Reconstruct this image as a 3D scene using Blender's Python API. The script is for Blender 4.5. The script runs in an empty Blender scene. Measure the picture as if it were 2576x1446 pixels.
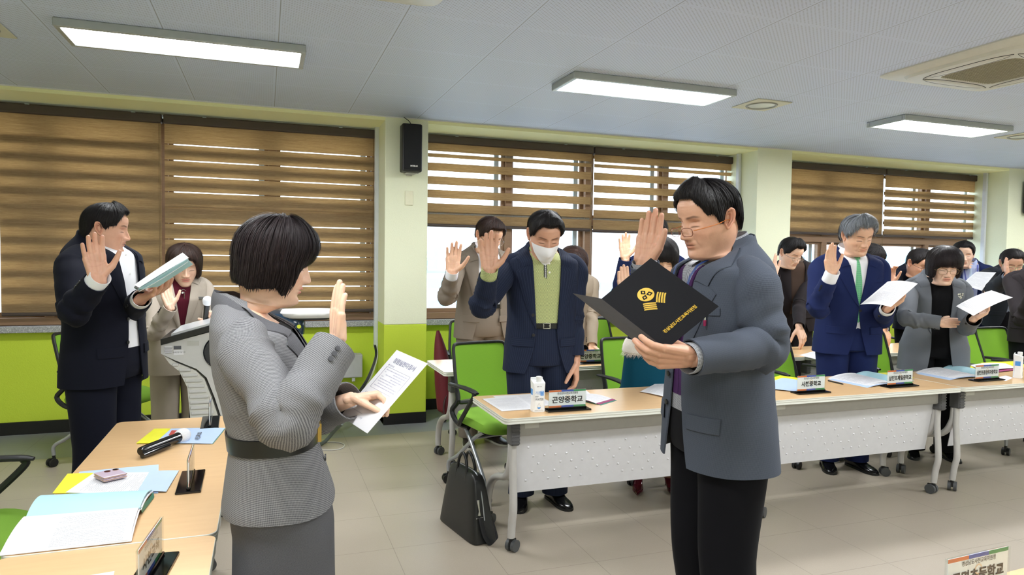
import bpy, bmesh, math, random
import numpy as np
from math import sin, cos, pi, radians
from mathutils import Vector, Matrix
random.seed(7)
rng = np.random.default_rng(7)
SC = bpy.context.scene
COL = SC.collection

# ---------------------------------------------------------------- camera
IMG_W, IMG_H, FPX = 2576, 1446, 1735.0
CAM_H, YAW, PITCH, ROLL = 1.45, radians(19.7), radians(2.35), radians(0.8)
_f = np.array([sin(YAW)*cos(PITCH), cos(YAW)*cos(PITCH), -sin(PITCH)])
_r0 = np.array([cos(YAW), -sin(YAW), 0.0]); _u0 = np.cross(_r0, _f)
_r = cos(ROLL)*_r0 + sin(ROLL)*_u0
_u = -sin(ROLL)*_r0 + cos(ROLL)*_u0
cam_data = bpy.data.cameras.new('camera')
cam_data.sensor_width = 36.0
cam_data.lens = 36.0*FPX/IMG_W
cam_data.clip_start = 0.05
cam = bpy.data.objects.new('camera', cam_data)
COL.objects.link(cam)
cam.matrix_world = Matrix(((_r[0], _u[0], -_f[0], 0), (_r[1], _u[1], -_f[1], 0), (_r[2], _u[2], -_f[2], CAM_H), (0, 0, 0, 1)))
SC.camera = cam

# ---------------------------------------------------------------- world, exposure
world = bpy.data.worlds.new('overcast_sky')
SC.world = world
world.use_nodes = True
wn = world.node_tree
wbg = wn.nodes['Background']
wbg.inputs[0].default_value = (0.76, 0.88, 1.0, 1)
wbg.inputs[1].default_value = 2.2
SC.view_settings.view_transform = 'Standard'
SC.view_settings.look = 'None'
SC.view_settings.gamma = 1
SC.view_settings.use_curve_mapping = False
SC.view_settings.exposure = 1.2
SC.cycles.diffuse_bounces = 8
LAMP_STRENGTH = 19.0
# pixel -> world point helpers (the camera model above)
def ray(px, py):
    return _f + _r*((px-IMG_W/2)/FPX) - _u*((py-IMG_H/2)/FPX)
def at(px, py, Y):
    d = ray(px, py); return np.array([0, 0, CAM_H]) + d*(Y/d[1])
def atz(px, py, Z):
    d = ray(px, py); return np.array([0, 0, CAM_H]) + d*((Z-CAM_H)/d[2])
def atx(px, py, X):
    d = ray(px, py); return np.array([0, 0, CAM_H]) + d*(X/d[0])

# ---------------------------------------------------------------- materials
def srgb(r, g, b):
    def c(v):
        v /= 255.0
        return v/12.92 if v <= 0.04045 else ((v+0.055)/1.055)**2.4
    return (c(r), c(g), c(b), 1.0)
MATS = {}
class NT:
    def __init__(s, m):
        s.t = m.node_tree; s.p = s.t.nodes['Principled BSDF']
    def n(s, typ, **kw):
        nd = s.t.nodes.new(typ)
        for k, v in kw.items(): setattr(nd, k, v)
        return nd
    def l(s, a, b): s.t.links.new(a, b)
    def math(s, op, a, b=None, c=None, clamp=False):
        nd = s.n('ShaderNodeMath', operation=op); nd.use_clamp = clamp
        for i, v in enumerate((a, b, c)):
            if v is None: continue
            if isinstance(v, (int, float)): nd.inputs[i].default_value = v
            else: s.l(v, nd.inputs[i])
        return nd.outputs[0]
    def mix(s, f, a, b, blend='MIX'):
        nd = s.n('ShaderNodeMix', data_type='RGBA', blend_type=blend)
        for sock, v in ((nd.inputs[0], f), (nd.inputs[6], a), (nd.inputs[7], b)):
            if isinstance(v, (int, float)): sock.default_value = v
            elif isinstance(v, tuple): sock.default_value = v
            else: s.l(v, sock)
        return nd.outputs[2]
    def coord(s, kind='Object', scale=(1, 1, 1)):
        tc = s.n('ShaderNodeTexCoord'); mp = s.n('ShaderNodeMapping'); mp.inputs['Scale'].default_value = scale
        s.l(tc.outputs[kind], mp.inputs[0]); return mp.outputs[0]
    def noise(s, vec, scale, detail=2, rough=0.5, out=0):
        nd = s.n('ShaderNodeTexNoise'); nd.inputs['Scale'].default_value = scale
        nd.inputs['Detail'].default_value = detail; nd.inputs['Roughness'].default_value = rough
        if vec is not None: s.l(vec, nd.inputs['Vector'])
        return nd.outputs[out]
    def bump(s, h, strength=0.3, dist=0.002):
        nd = s.n('ShaderNodeBump'); nd.inputs['Strength'].default_value = strength; nd.inputs['Distance'].default_value = dist
        s.l(h, nd.inputs['Height']); s.l(nd.outputs[0], s.p.inputs['Normal'])
    def xyz(s, vec):
        nd = s.n('ShaderNodeSeparateXYZ'); s.l(vec, nd.inputs[0]); return nd.outputs
def mat(name, color=(0.8, 0.8, 0.8, 1), rough=0.5, metal=0.0, **kw):
    m = bpy.data.materials.new(name); m.use_nodes = True
    p = m.node_tree.nodes['Principled BSDF']
    p.inputs['Base Color'].default_value = color; p.inputs['Roughness'].default_value = rough
    p.inputs['Metallic'].default_value = metal
    for k, v in kw.items(): p.inputs[k.replace('_', ' ')].default_value = v
    return m
def plain(name, rgb, rough=0.5, metal=0.0, var=0.06, scale=30, bump=0.0, **kw):
    """a colour with slight procedural variation"""
    if name in MATS: return MATS[name]
    c = srgb(*rgb); m = mat(name, c, rough, metal, **kw); t = NT(m)
    nz = t.noise(t.coord('Object'), scale, 3)
    lo = tuple(v*(1-var) for v in c[:3])+(1,); hi = tuple(min(1, v*(1+var)) for v in c[:3])+(1,)
    t.l(t.mix(nz, lo, hi), t.p.inputs['Base Color'])
    if bump: t.bump(nz, bump)
    MATS[name] = m; return m
def emis(name, color, strength):
    m = mat(name, color); p = m.node_tree.nodes['Principled BSDF']
    p.inputs['Emission Color'].default_value = color; p.inputs['Emission Strength'].default_value = strength
    return m
def glass(name, tint=(1, 1, 1, 1), mixf=0.9):
    m = bpy.data.materials.new(name); m.use_nodes = True; t = m.node_tree; t.nodes.clear()
    o = t.nodes.new('ShaderNodeOutputMaterial'); a = t.nodes.new('ShaderNodeBsdfTransparent'); b = t.nodes.new('ShaderNodeBsdfGlossy')
    x = t.nodes.new('ShaderNodeMixShader'); lw = t.nodes.new('ShaderNodeLayerWeight'); lw.inputs[0].default_value = 0.5
    pw = t.nodes.new('ShaderNodeMath'); pw.operation = 'POWER'; pw.inputs[1].default_value = 5; t.links.new(lw.outputs['Facing'], pw.inputs[0])
    f = t.nodes.new('ShaderNodeMath'); f.operation = 'MULTIPLY_ADD'; f.inputs[1].default_value = 0.9; f.inputs[2].default_value = 0.035; t.links.new(pw.outputs[0], f.inputs[0])
    a.inputs[0].default_value = tint; b.inputs['Roughness'].default_value = 0.02
    t.links.new(f.outputs[0], x.inputs[0]); t.links.new(a.outputs[0], x.inputs[1]); t.links.new(b.outputs[0], x.inputs[2]); t.links.new(x.outputs[0], o.inputs[0])
    return m
def weave(name, rgb, rgb2=None, rough=0.85, kind='plain', s=1.0, amt=0.35):
    """woven cloth; UVs are in metres"""
    if name in MATS: return MATS[name]
    c = srgb(*rgb); c2 = srgb(*rgb2) if rgb2 else tuple(v*0.55 for v in c[:3])+(1,)
    m = mat(name, c, rough); t = NT(m); t.p.inputs['Specular IOR Level'].default_value = 0.10
    t.p.inputs['Sheen Weight'].default_value = 0.025; t.p.inputs['Sheen Roughness'].default_value = 0.4
    uv = t.n('ShaderNodeTexCoord').outputs['UV']; o = t.xyz(uv)
    def wav(v, per, sharp=1):
        return t.math('MULTIPLY_ADD', t.math('SINE', t.math('MULTIPLY', v, 2*pi/per)), 0.5, 0.5)
    if kind == 'stripe':
        f = t.math('GREATER_THAN', wav(o[0], 0.011*s), 0.93)
    elif kind == 'twill':
        f = wav(t.math('ADD', o[0], o[1]), 0.0028*s)
    elif kind == 'check':
        a = t.math('GREATER_THAN', wav(o[0], 0.0030*s), 0.5); b = t.math('GREATER_THAN', wav(o[1], 0.0030*s), 0.5)
        f = t.math('MULTIPLY', t.math('ADD', a, b), 0.5)
    elif kind == 'line':
        a = t.math('GREATER_THAN', wav(t.math('ADD', o[1], t.math('MULTIPLY', o[0], 0.25)), 0.0044*s), 0.5)
        b = t.math('GREATER_THAN', wav(o[0], 0.0030*s), 0.45)
        f = t.math('ADD', t.math('MULTIPLY', a, 0.65), t.math('MULTIPLY', b, 0.35))
    elif kind == 'dots':
        f = t.math('GREATER_THAN', t.math('MULTIPLY', wav(o[0], 0.014*s), wav(o[1], 0.014*s)), 0.72)
    elif kind == 'knit':
        f = wav(o[0], 0.004*s)
    elif kind == 'scale':
        a = t.math('ADD', o[1], t.math('MULTIPLY', t.math('SINE', t.math('MULTIPLY', o[0], 2*pi/(0.012*s))), 0.004*s))
        f = t.math('GREATER_THAN', t.math('MULTIPLY_ADD', t.math('SINE', t.math('MULTIPLY', a, 2*pi/(0.011*s))), 0.5, 0.5), 0.62)
    else:
        f = t.noise(t.n('ShaderNodeTexCoord').outputs['UV'], 900/s, 2)
    big = t.noise(t.coord('UV', (300, 300, 300)), 1.0, 3, 0.7)
    f2 = t.math('MULTIPLY_ADD', t.math('SUBTRACT', big, 0.5), 0.5, t.math('MULTIPLY', f, amt if kind not in ('scale', 'dots') else 1.0), clamp=True)
    t.l(t.mix(f2, c, c2), t.p.inputs['Base Color'])
    t.bump(f, 0.15, 0.0006)
    MATS[name] = m; return m

# ---------------------------------------------------------------- mesh helpers
class MB:
    """collects polygons (with uvs and material slots) for ONE mesh object"""
    def __init__(s): s.v = []; s.f = []; s.uv = []; s.m = []; s.n = 0; s.sm = []
    def add(s, V, F, UV=None, mi=0, smooth=True):
        V = np.asarray(V, float).reshape(-1, 3); s.v.append(V)
        for i, f in enumerate(F):
            s.f.append([a+s.n for a in f]); s.m.append(mi); s.sm.append(smooth)
            s.uv.append(UV[i] if UV is not None else [(V[a][0], V[a][1]) for a in f])
        s.n += len(V); return s
    def grid(s, P, closed=False, cap0=False, cap1=False, mi=0, uvs=None, flip=False, smooth=True):
        """P[n rows][m cols][3]"""
        P = np.asarray(P, float); n, m = P.shape[:2]
        dv = np.zeros(n); dv[1:] = np.cumsum(np.linalg.norm(np.diff(P, axis=0), axis=2).mean(1))
        Q = np.concatenate([P, P[:, :1]], 1) if closed else P
        du = np.zeros(Q.shape[:2]); du[:, 1:] = np.cumsum(np.linalg.norm(np.diff(Q, axis=1), axis=2), 1)
        um = du.max(0) if not closed else du[n//2]
        um = du.mean(0)
        F = []; U = []
        mm = m if closed else m-1
        for i in range(n-1):
            for j in range(mm):
                k = (j+1) % m
                q = [i*m+j, i*m+k, (i+1)*m+k, (i+1)*m+j]
                u = [(um[j], dv[i]), (um[j+1], dv[i]), (um[j+1], dv[i+1]), (um[j], dv[i+1])]
                if flip: q = q[::-1]; u = u[::-1]
                F.append(q); U.append(u)
        V = P.reshape(-1, 3)
        if closed:
            if cap0:
                V = np.vstack([V, P[0].mean(0)]); c = len(V)-1
                for j in range(m):
                    q = [c, (j+1) % m, j]; F.append(q[::-1] if flip else q); U.append([(0, 0)]*3)
            if cap1:
                V = np.vstack([V, P[-1].mean(0)]); c = len(V)-1
                for j in range(m):
                    q = [c, (n-1)*m+j, (n-1)*m+(j+1) % m]; F.append(q[::-1] if flip else q); U.append([(0, 0)]*3)
        return s.add(V, F, U, mi, smooth)
    def box(s, c, size, mi=0, rot=None, bev=0.0, seg=1):
        """axis box centred at c; rot = 3x3; bev rounds the edges"""
        bm = bmesh.new(); bmesh.ops.create_cube(bm, size=1.0)
        for v in bm.verts: v.co = Vector((v.co.x*size[0], v.co.y*size[1], v.co.z*size[2]))
        if bev: bmesh.ops.bevel(bm, geom=bm.edges[:], offset=min(bev, min(size)*0.49), segments=seg, profile=0.5, affect='EDGES')
        s._bm(bm, c, rot, mi); return s
    def _bm(s, bm, c, rot, mi, smooth=False):
        bm.verts.index_update(); V = np.array([v.co[:] for v in bm.verts])
        nrm = [f.normal[:] for f in bm.faces]
        if rot is not None: V = V @ np.asarray(rot).T
        V = V+np.asarray(c)
        F = [[v.index for v in f.verts] for f in bm.faces]
        L = np.array([v.co[:] for v in bm.verts]); U = []
        for f, nn in zip(F, nrm):
            k = int(np.argmax(np.abs(nn))); a, b = [(1, 2), (0, 2), (0, 1)][k]
            U.append([(L[q][a], L[q][b]) for q in f])
        bm.free(); s.add(V, F, U, mi, smooth)
    def quadbox(s, A, t, mi=0):
        """slab: quad corners A (4 pts) thickened by vector t"""
        A = np.asarray(A, float); V = np.vstack([A, A+np.asarray(t)])
        s.add(V, [[0, 1, 2, 3], [7, 6, 5, 4], [0, 4, 5, 1], [1, 5, 6, 2], [2, 6, 7, 3], [3, 7, 4, 0]], None, mi, False); return s
    def prism(s, poly, h, mi=0, M=None, smooth=False):
        """poly in local xy extruded 0..h in z, M 4x4 placement"""
        n = len(poly); V = np.array([(x, y, 0) for x, y in poly]+[(x, y, h) for x, y in poly], float)
        F = [list(range(n))[::-1], list(range(n, 2*n))]+[[i, (i+1) % n, n+(i+1) % n, n+i] for i in range(n)]
        if M is not None:
            M = np.array(M); V = V @ M[:3, :3].T+M[:3, 3]
        s.add(V, F, None, mi, smooth); return s
    def tube(s, pts, r, seg=10, mi=0, caps=True, smooth_path=0, flat=None):
        pts = np.asarray(pts, float)
        rr = np.full(len(pts), r, float) if np.isscalar(r) else np.asarray(r, float)
        if smooth_path:
            pts, rr = catmull(pts, rr, smooth_path)
        s.grid(sweep(pts, rr, seg, flat), closed=True, cap0=caps, cap1=caps, mi=mi); return s
    def disc(s, c, nrm, r, th, seg=20, mi=0):
        n = np.asarray(nrm, float); n /= np.linalg.norm(n); c = np.asarray(c, float)
        return s.tube([c-n*th/2, c-n*th/2+n*1e-4, c+n*th/2-n*1e-4, c+n*th/2], [r*0.94, r, r, r*0.94], seg, mi)
    def build(s, name, mats, parent=None, sharp=40, col=None):
        me = bpy.data.meshes.new(name)
        V = np.vstack(s.v)
        if parent is not None:
            w = parent.matrix_basis if parent.parent is None else parent.parent.matrix_basis @ parent.matrix_basis
            Wi = np.array(w.inverted()); V = V @ Wi[:3, :3].T+Wi[:3, 3]
        me.from_pydata(V.tolist(), [], s.f)
        ul = me.uv_layers.new(name='UVMap')
        flat = np.array([c for f in s.uv for p in f for c in p], dtype=np.float32)
        ul.data.foreach_set('uv', flat)
        me.polygons.foreach_set('use_smooth', s.sm)
        me.polygons.foreach_set('material_index', s.m)
        for m in (mats if isinstance(mats, (list, tuple)) else [mats]): me.materials.append(m)
        if col is not None:
            ca = me.color_attributes.new('Tint', 'FLOAT_COLOR', 'POINT')
            ca.data.foreach_set('color', np.asarray(col, np.float32).reshape(-1))
        me.update()
        if sharp and any(s.sm): me.set_sharp_from_angle(angle=radians(sharp))
        o = bpy.data.objects.new(name, me); COL.objects.link(o)
        if parent is not None: o.parent = parent
        return o
def catmull(pts, rr, k):
    P = np.vstack([2*pts[0]-pts[1], pts, 2*pts[-1]-pts[-2]]); R = np.concatenate([[rr[0]], rr, [rr[-1]]])
    out = []; ro = []
    for i in range(1, len(P)-2):
        for j in range(k):
            t = j/k; a, b, c, d = P[i-1], P[i], P[i+1], P[i+2]
            out.append(0.5*((2*b)+(-a+c)*t+(2*a-5*b+4*c-d)*t*t+(-a+3*b-3*c+d)*t**3))
            ro.append(R[i]*(1-t)+R[i+1]*t)
    out.append(P[-2]); ro.append(R[-2]); return np.array(out), np.array(ro)
def frames(pts, up0=None):
    T = np.gradient(pts, axis=0); T /= np.linalg.norm(T, axis=1)[:, None]+1e-12
    u = np.array([0, 0, 1.0]) if up0 is None else np.asarray(up0, float)
    if abs(u @ T[0]) > 0.95: u = np.array([0, 1.0, 0])
    N = []
    for t in T:
        u = u-(u @ t)*t; u /= np.linalg.norm(u); N.append(u.copy())
    N = np.array(N); return T, N, np.cross(T, N)
def sweep(pts, rr, seg, flat=None, up0=None):
    T, N, B = frames(pts, up0); a = np.arange(seg)/seg*2*pi
    fl = 1.0 if flat is None else flat
    return pts[:, None]+rr[:, None, None]*(N[:, None]*np.cos(a)[None, :, None]*fl+B[:, None]*np.sin(a)[None, :, None])
def rotz(a):
    return np.array([[cos(a), -sin(a), 0], [sin(a), cos(a), 0], [0, 0, 1.0]])
def rotm(ax, a):
    return np.array(Matrix.Rotation(a, 3, Vector(ax)))
def thing(name, label, cat, loc=(0, 0, 0), rz=0.0, group=None):
    o = bpy.data.objects.new(name, None); COL.objects.link(o); o.empty_display_size = 0.1
    o.location = loc; o.rotation_euler = (0, 0, rz)
    o['label'] = label; o['category'] = cat
    if group: o['group'] = group
    o.matrix_basis = Matrix.Translation(Vector(loc)) @ Matrix.Rotation(rz, 4, 'Z')
    return o
def tag(o, label, cat, group=None):
    o['label'] = label; o['category'] = cat
    if group: o['group'] = group
    return o
def struct(o, kind='structure'):
    o['kind'] = kind; return o
def dup(root, loc, rz, label, group=None):
    r = root.copy(); COL.objects.link(r); r.matrix_basis = Matrix.Translation(Vector(loc)) @ Matrix.Rotation(rz, 4, 'Z')
    r['label'] = label
    if group: r['group'] = group
    for ch in list(root.children):
        c = ch.copy(); COL.objects.link(c); c.parent = r
        for g in list(ch.children):
            d = g.copy(); COL.objects.link(d); d.parent = c
    return r
def text_mesh(txt, size, bold=0.0, align='CENTER', sx=1.0):
    cu = bpy.data.curves.new('txt', 'FONT'); cu.body = txt; cu.size = size; cu.align_x = align; cu.align_y = 'CENTER'
    cu.offset = bold; cu.resolution_u = 3
    o = bpy.data.objects.new('txt', cu); COL.objects.link(o)
    dg = bpy.context.evaluated_depsgraph_get(); dg.update()
    me = bpy.data.meshes.new_from_object(o.evaluated_get(dg))
    V = np.array([v.co[:] for v in me.vertices]).reshape(-1, 3); F = [list(p.vertices) for p in me.polygons]
    bpy.data.objects.remove(o); bpy.data.curves.remove(cu); bpy.data.meshes.remove(me)
    if len(V): V[:, 0] *= sx
    return V, F
def put_text(mb, txt, size, origin, ex, ey, mi=0, bold=0.0, align='CENTER', sx=1.0, off=0.0006, fit=None):
    """text in the plane origin + x*ex + y*ey, raised by off along ex x ey"""
    V, F = text_mesh(txt, size, bold, align, sx)
    if not len(V): return
    if fit:
        w = V[:, 0].max()-V[:, 0].min(); k = fit/w; V[:, 0] = (V[:, 0]-(V[:, 0].max()+V[:, 0].min())/2)*k
    ex = np.asarray(ex, float); ey = np.asarray(ey, float); n = np.cross(ex, ey)
    P = np.asarray(origin)+V[:, :1]*ex+V[:, 1:2]*ey+n*off
    mb.add(P, F, None, mi, False)
# ================================================================ ROOM
YW, YC, ZC = 6.45, 5.94, 2.65
X0, X1, YB = -3.2, 12.5, -3.5
def wall_mat(name, rgb, bump=0.5):
    m = mat(name, srgb(*rgb), 0.75); t = NT(m); nz = t.noise(t.coord('Object'), 130, 3, 0.6)
    c = srgb(*rgb); t.l(t.mix(nz, tuple(v*0.93 for v in c[:3])+(1,), c), t.p.inputs['Base Color']); t.bump(nz, bump, 0.004); return m
M_CREAM = wall_mat('pale_yellow_green_plaster', (240, 243, 214))
M_LIME = wall_mat('lime_green_plaster', (206, 228, 66))
M_BEAM = wall_mat('yellow_green_beam_paint', (250, 250, 196), 0.1)
M_BLACK = plain('black_rubber_base', (14, 14, 16), 0.45)
def floor_mat():
    m = mat('beige_vinyl_tile', srgb(170, 158, 138), 0.3); t = NT(m)
    v = t.coord('Object'); o = t.xyz(v)
    n1 = t.noise(v, 2.2, 4, 0.6); n2 = t.noise(v, 160, 3, 0.7)
    base = t.mix(n1, srgb(162, 152, 138), srgb(180, 170, 155))
    base = t.mix(t.math('MULTIPLY', n2, 0.5), base, srgb(140, 128, 110))
    grey = t.mix(t.noise(v, 220, 2), srgb(120, 122, 126), srgb(160, 162, 166))
    edge = t.math('GREATER_THAN', o[1], 5.62)
    base = t.mix(edge, base, grey)
    def seam(c, per, off):
        f = t.math('FRACT', t.math('MULTIPLY', t.math('ADD', c, off), 1/per))
        return t.math('LESS_THAN', f, 0.006)
    s = t.math('MAXIMUM', seam(o[0], 0.45, 10-0.70), seam(o[1], 0.45, 10.12))
    base = t.mix(t.math('MULTIPLY', s, 0.55), base, srgb(92, 82, 66))
    # scuffs
    sc = t.math('GREATER_THAN', t.noise(t.coord('Object', (1.2, 4, 1)), 3.1, 5, 0.75), 0.73)
    base = t.mix(t.math('MULTIPLY', sc, 0.18), base, srgb(96, 86, 74))
    t.l(base, t.p.inputs['Base Color'])
    t.l(t.math('MULTIPLY_ADD', n1, 0.22, 0.26), t.p.inputs['Roughness'])
    t.bump(n2, 0.05, 0.001); return m
def ceil_mat():
    m = mat('perforated_ceiling_tile', srgb(196, 198, 204), 0.55); t = NT(m)
    v = t.coord('Object'); o = t.xyz(v)
    def fr(c, per, off=0.0): return t.math('FRACT', t.math('MULTIPLY', t.math('ADD', c, off), 1/per))
    def hole(per, off):
        a = t.math('SUBTRACT', fr(o[0], per, off), 0.5); b = t.math('SUBTRACT', fr(o[1], per, off), 0.5)
        d = t.math('ADD', t.math('MULTIPLY', a, a), t.math('MULTIPLY', b, b))
        return t.math('LESS_THAN', d, 0.028)
    h = t.math('MAXIMUM', hole(0.0243, 10.0), hole(0.0243, 10.01215))
    bx = t.math('LESS_THAN', t.math('ABSOLUTE', t.math('SUBTRACT', fr(o[0], 0.583, 10.0+0.426), 0.5)), 0.475)
    by = t.math('LESS_THAN', t.math('ABSOLUTE', t.math('SUBTRACT', fr(o[1], 0.583, 10.0), 0.5)), 0.475)
    h = t.math('MULTIPLY', h, t.math('MULTIPLY', bx, by))
    s = t.math('MAXIMUM', t.math('LESS_THAN', fr(o[0], 0.583, 10.0+0.426), 0.008), t.math('MULTIPLY', t.math('LESS_THAN', fr(o[1], 0.583, 10.0), 0.003), 0.3))
    c = t.mix(t.math('MULTIPLY', h, 0.38), srgb(206, 216, 240), srgb(86, 88, 98))
    c = t.mix(t.math('MULTIPLY', s, 0.6), c, srgb(80, 82, 88))
    t.l(c, t.p.inputs['Base Color']); t.bump(t.math('SUBTRACT', 1.0, h), 0.4, 0.003); return m
# floor / ceiling
mb = MB(); mb.box(((X0+X1)/2, (YB+YW)/2, -0.05), (X1-X0+0.4, YW-YB+0.4, 0.1)); struct(mb.build('floor', floor_mat()))
mb = MB(); mb.box(((X0+X1)/2, (YB+YC)/2, ZC+0.04), (X1-X0+0.4, YC-YB, 0.08)); struct(mb.build('ceiling', ceil_mat()))
# soffit over the window recess with a thin white edge trim
mb = MB(); mb.box(((X0+X1)/2, (YC+YW)/2+0.104, ZC+0.03), (X1-X0+0.4, YW-YC+0.2, 0.13)); mb.box(((X0+X1)/2, YC-0.002, ZC-0.004), (X1-X0+0.4, 0.010, 0.008), 1)
struct(mb.build('trim_soffit', [M_BEAM, plain('white_paint', (225, 225, 222), 0.4)]))
# side and back walls
for nm, c, s in (('wall_left', (X0-0.05, (YB+YW)/2, ZC/2), (0.1, YW-YB+0.4, ZC+0.1)), ('wall_right', (X1+0.05, (YB+YW)/2, ZC/2), (0.1, YW-YB+0.4, ZC+0.1)), ('wall_back', ((X0+X1)/2, YB-0.05, ZC/2), (X1-X0+0.4, 0.1, ZC+0.1))):
    mb = MB(); mb.box(c, s); struct(mb.build(nm, M_CREAM))
# window wall: dado, and piers between the window bays
BAYS = [(-3.1, 0.97), (1.36, 4.97), (5.30, 8.80), (9.1, 12.4)]
mb = MB()
mb.box(((X0+X1)/2, YW+0.08, 0.42), (X1-X0+0.4, 0.16, 0.84))
mb.box(((X0+X1)/2, YW+0.08, 0.42), (0.1, 0.1, 0.1), 0)
xs = [X0]+[v for b in BAYS for v in b]+[X1]
for a, b in zip(xs[::2], xs[1::2]):
    mb.box(((a+b)/2, YW+0.10, 1.77), (b-a, 0.30, 1.86), 1)
mb.box(((X0+X1)/2, YW+0.08, 2.66), (X1-X0+0.4, 0.16, 0.10), 1)
struct(mb.build('wall_front', [M_LIME, M_CREAM]))
mb = MB(); mb.box(((X0+X1)/2, YW-0.012, 0.05), (X1-X0, 0.024, 0.10), 0, bev=0.003); struct(mb.build('baseboard_front', M_BLACK))
# pillars: lime below 0.87, cream above, black base
def pillar(i, x0, x1):
    mb = MB(); w = x1-x0; cx = (x0+x1)/2; yy = (YC+YW)/2; d = YW-YC
    mb.box((cx, yy, 0.435), (w, d, 0.87), 0, bev=0.006, seg=2); mb.box((cx, yy, 0.87+(ZC-0.87)/2), (w, d, ZC-0.87), 1, bev=0.006, seg=2)
    mb.box((cx, yy-0.008, 0.048), (w+0.0, d+0.0, 0.096), 2)
    struct(mb.build('wall_pillar_%d' % i, [M_LIME, M_CREAM, M_BLACK]))
pillar(1, 0.962, 1.335); pillar(2, 4.82, 5.265); pillar(3, 8.56, 9.0)
# granite sill
def granite():
    m = mat('speckled_granite', srgb(165, 166, 168), 0.3); t = NT(m); v = t.coord('Object')
    n = t.noise(v, 260, 2, 0.8); n2 = t.noise(v, 90, 3, 0.8)
    c = t.mix(t.math('GREATER_THAN', n, 0.56), srgb(172, 173, 176), srgb(96, 98, 102)); c = t.mix(t.math('GREATER_THAN', n2, 0.58), c, srgb(205, 206, 208))
    t.l(c, t.p.inputs['Base Color']); return m
M_GRAN = granite()
segs = [(X0, 0.955), (1.342, 4.815), (5.272, 8.553), (9.006, X1)]
for i, (a, b) in enumerate(segs):
    mb = MB(); mb.box(((a+b)/2, YW-0.0, 0.842), (b-a, 0.16, 0.052), 0, bev=0.004); struct(mb.build('trim_sill_%d' % (i+1), M_GRAN))
# windows
def wood_mat(name, a, b, sc=(3, 3, 60), axis=0):
    m = mat(name, srgb(*a), 0.45); t = NT(m); n = t.noise(t.coord('Object', sc), 2.0, 4, 0.6)
    t.l(t.mix(n, srgb(*a), srgb(*b)), t.p.inputs['Base Color']); return m
M_FRAME = wood_mat('brown_wood_grain_frame', (156, 124, 96), (128, 98, 74), (3, 3, 40))
M_ALU = plain('pale_aluminium', (190, 205, 212), 0.35, 0.3)
M_GLASS = glass('window_glass', (0.97, 0.99, 1, 1))
def window(i, xs, z0=0.87, z1=2.58, zt=1.80, dark=None):
    """xs = mullion x positions; frame around, transom at zt, sliding sashes with glass"""
    f = MB(); y = YW+0.06; a, b = xs[0], xs[-1]
    f.box(((a+b)/2, y, z0+0.03), (b-a, 0.14, 0.06), 0, bev=0.004); f.box(((a+b)/2, y, z1-0.025), (b-a, 0.14, 0.05), 0, bev=0.004)
    f.box(((a+b)/2, y-0.005, zt), (b-a, 0.13, 0.075), 0, bev=0.004)
    for k, x in enumerate(xs):
        f.box((x, y-(0.004 if k % 2 else 0), (z0+z1)/2), (0.07 if 0 < k < len(xs)-1 else 0.06, 0.13, z1-z0), 0, bev=0.004)
    fo = struct(f.build('window_%d' % i, M_FRAME))
    g = MB(); s = MB()
    for k in range(len(xs)-1):
        xa, xb = xs[k]+0.035, xs[k+1]-0.035; yy = y+(0.02 if k % 2 else -0.015)
        for (za, zb) in ((z0+0.06, zt-0.037), (zt+0.037, z1-0.05)):
            g.box(((xa+xb)/2, yy, (za+zb)/2), (xb-xa, 0.006, zb-za))
            for sx in (xa+0.016, xb-0.016): s.box((sx, yy, (za+zb)/2), (0.034, 0.035, zb-za), 0, bev=0.003)
            for sz in (za+0.02, zb-0.014): s.box(((xa+xb)/2, yy, sz), (xb-xa-0.066, 0.035, 0.04 if sz < (za+zb)/2 else 0.028), 0, bev=0.003)
        # outer aluminium rail seen beyond the right edge of each sash
        s.box((xb-0.055, y+0.075, (z0+z1)/2), (0.05, 0.03, z1-z0-0.1), 1, bev=0.003)
    s.build('sash', [M_FRAME, M_ALU], fo); g.build('glass', M_GLASS, fo)
window(1, [-3.08, -2.45, -1.63, -0.80, 0.06, 0.95])
window(2, [1.38, 2.26, 3.13, 4.04, 4.94], zt=1.84)
window(3, [5.32, 6.22, 7.05, 7.85, 8.76], zt=1.74)
window(4, [9.1, 10.2, 11.3, 12.4])
# zebra roller blinds
def blind_mat(name, a, b, trans=0.62):
    m = bpy.data.materials.new(name); m.use_nodes = True; t = NT(m)
    v = t.coord('Object', (1.2, 1, 46)); n = t.noise(v, 3.2, 6, 0.8); n2 = t.noise(t.coord('Object', (26, 1, 900)), 1.0, 2, 0.7)
    o = t.xyz(t.coord('Object'))
    c = t.mix(t.math('MULTIPLY_ADD', n2, 0.9, t.math('MULTIPLY_ADD', n, 1.6, -0.75), clamp=True), srgb(*a), srgb(*b))
    t.l(c, t.p.inputs['Base Color']); t.p.inputs['Roughness'].default_value = 0.9
    tr = t.n('ShaderNodeBsdfTranslucent'); t.l(t.mix(1.0, c, c, 'MULTIPLY'), tr.inputs[0]); t.l(c, tr.inputs[0])
    mx = t.n('ShaderNodeMixShader'); mx.inputs[0].default_value = trans
    out = [q for q in t.t.nodes if q.type == 'OUTPUT_MATERIAL'][0]
    t.l(t.p.outputs[0], mx.inputs[1]); t.l(tr.outputs[0], mx.inputs[2]); t.l(mx.outputs[0], out.inputs[0]); return m
M_BL = blind_mat('woven_brown_blind_fabric', (220, 196, 156), (152, 124, 90))
M_BLR = blind_mat('dense_rear_blind_fabric', (190, 170, 134), (130, 108, 80), 0.12)
M_BAR = plain('dark_brown_blind_rail', (74, 62, 58), 0.5)
m = bpy.data.materials.new('sheer_blind_mesh'); m.use_nodes = True; t = NT(m); M_SHEER = m
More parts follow.
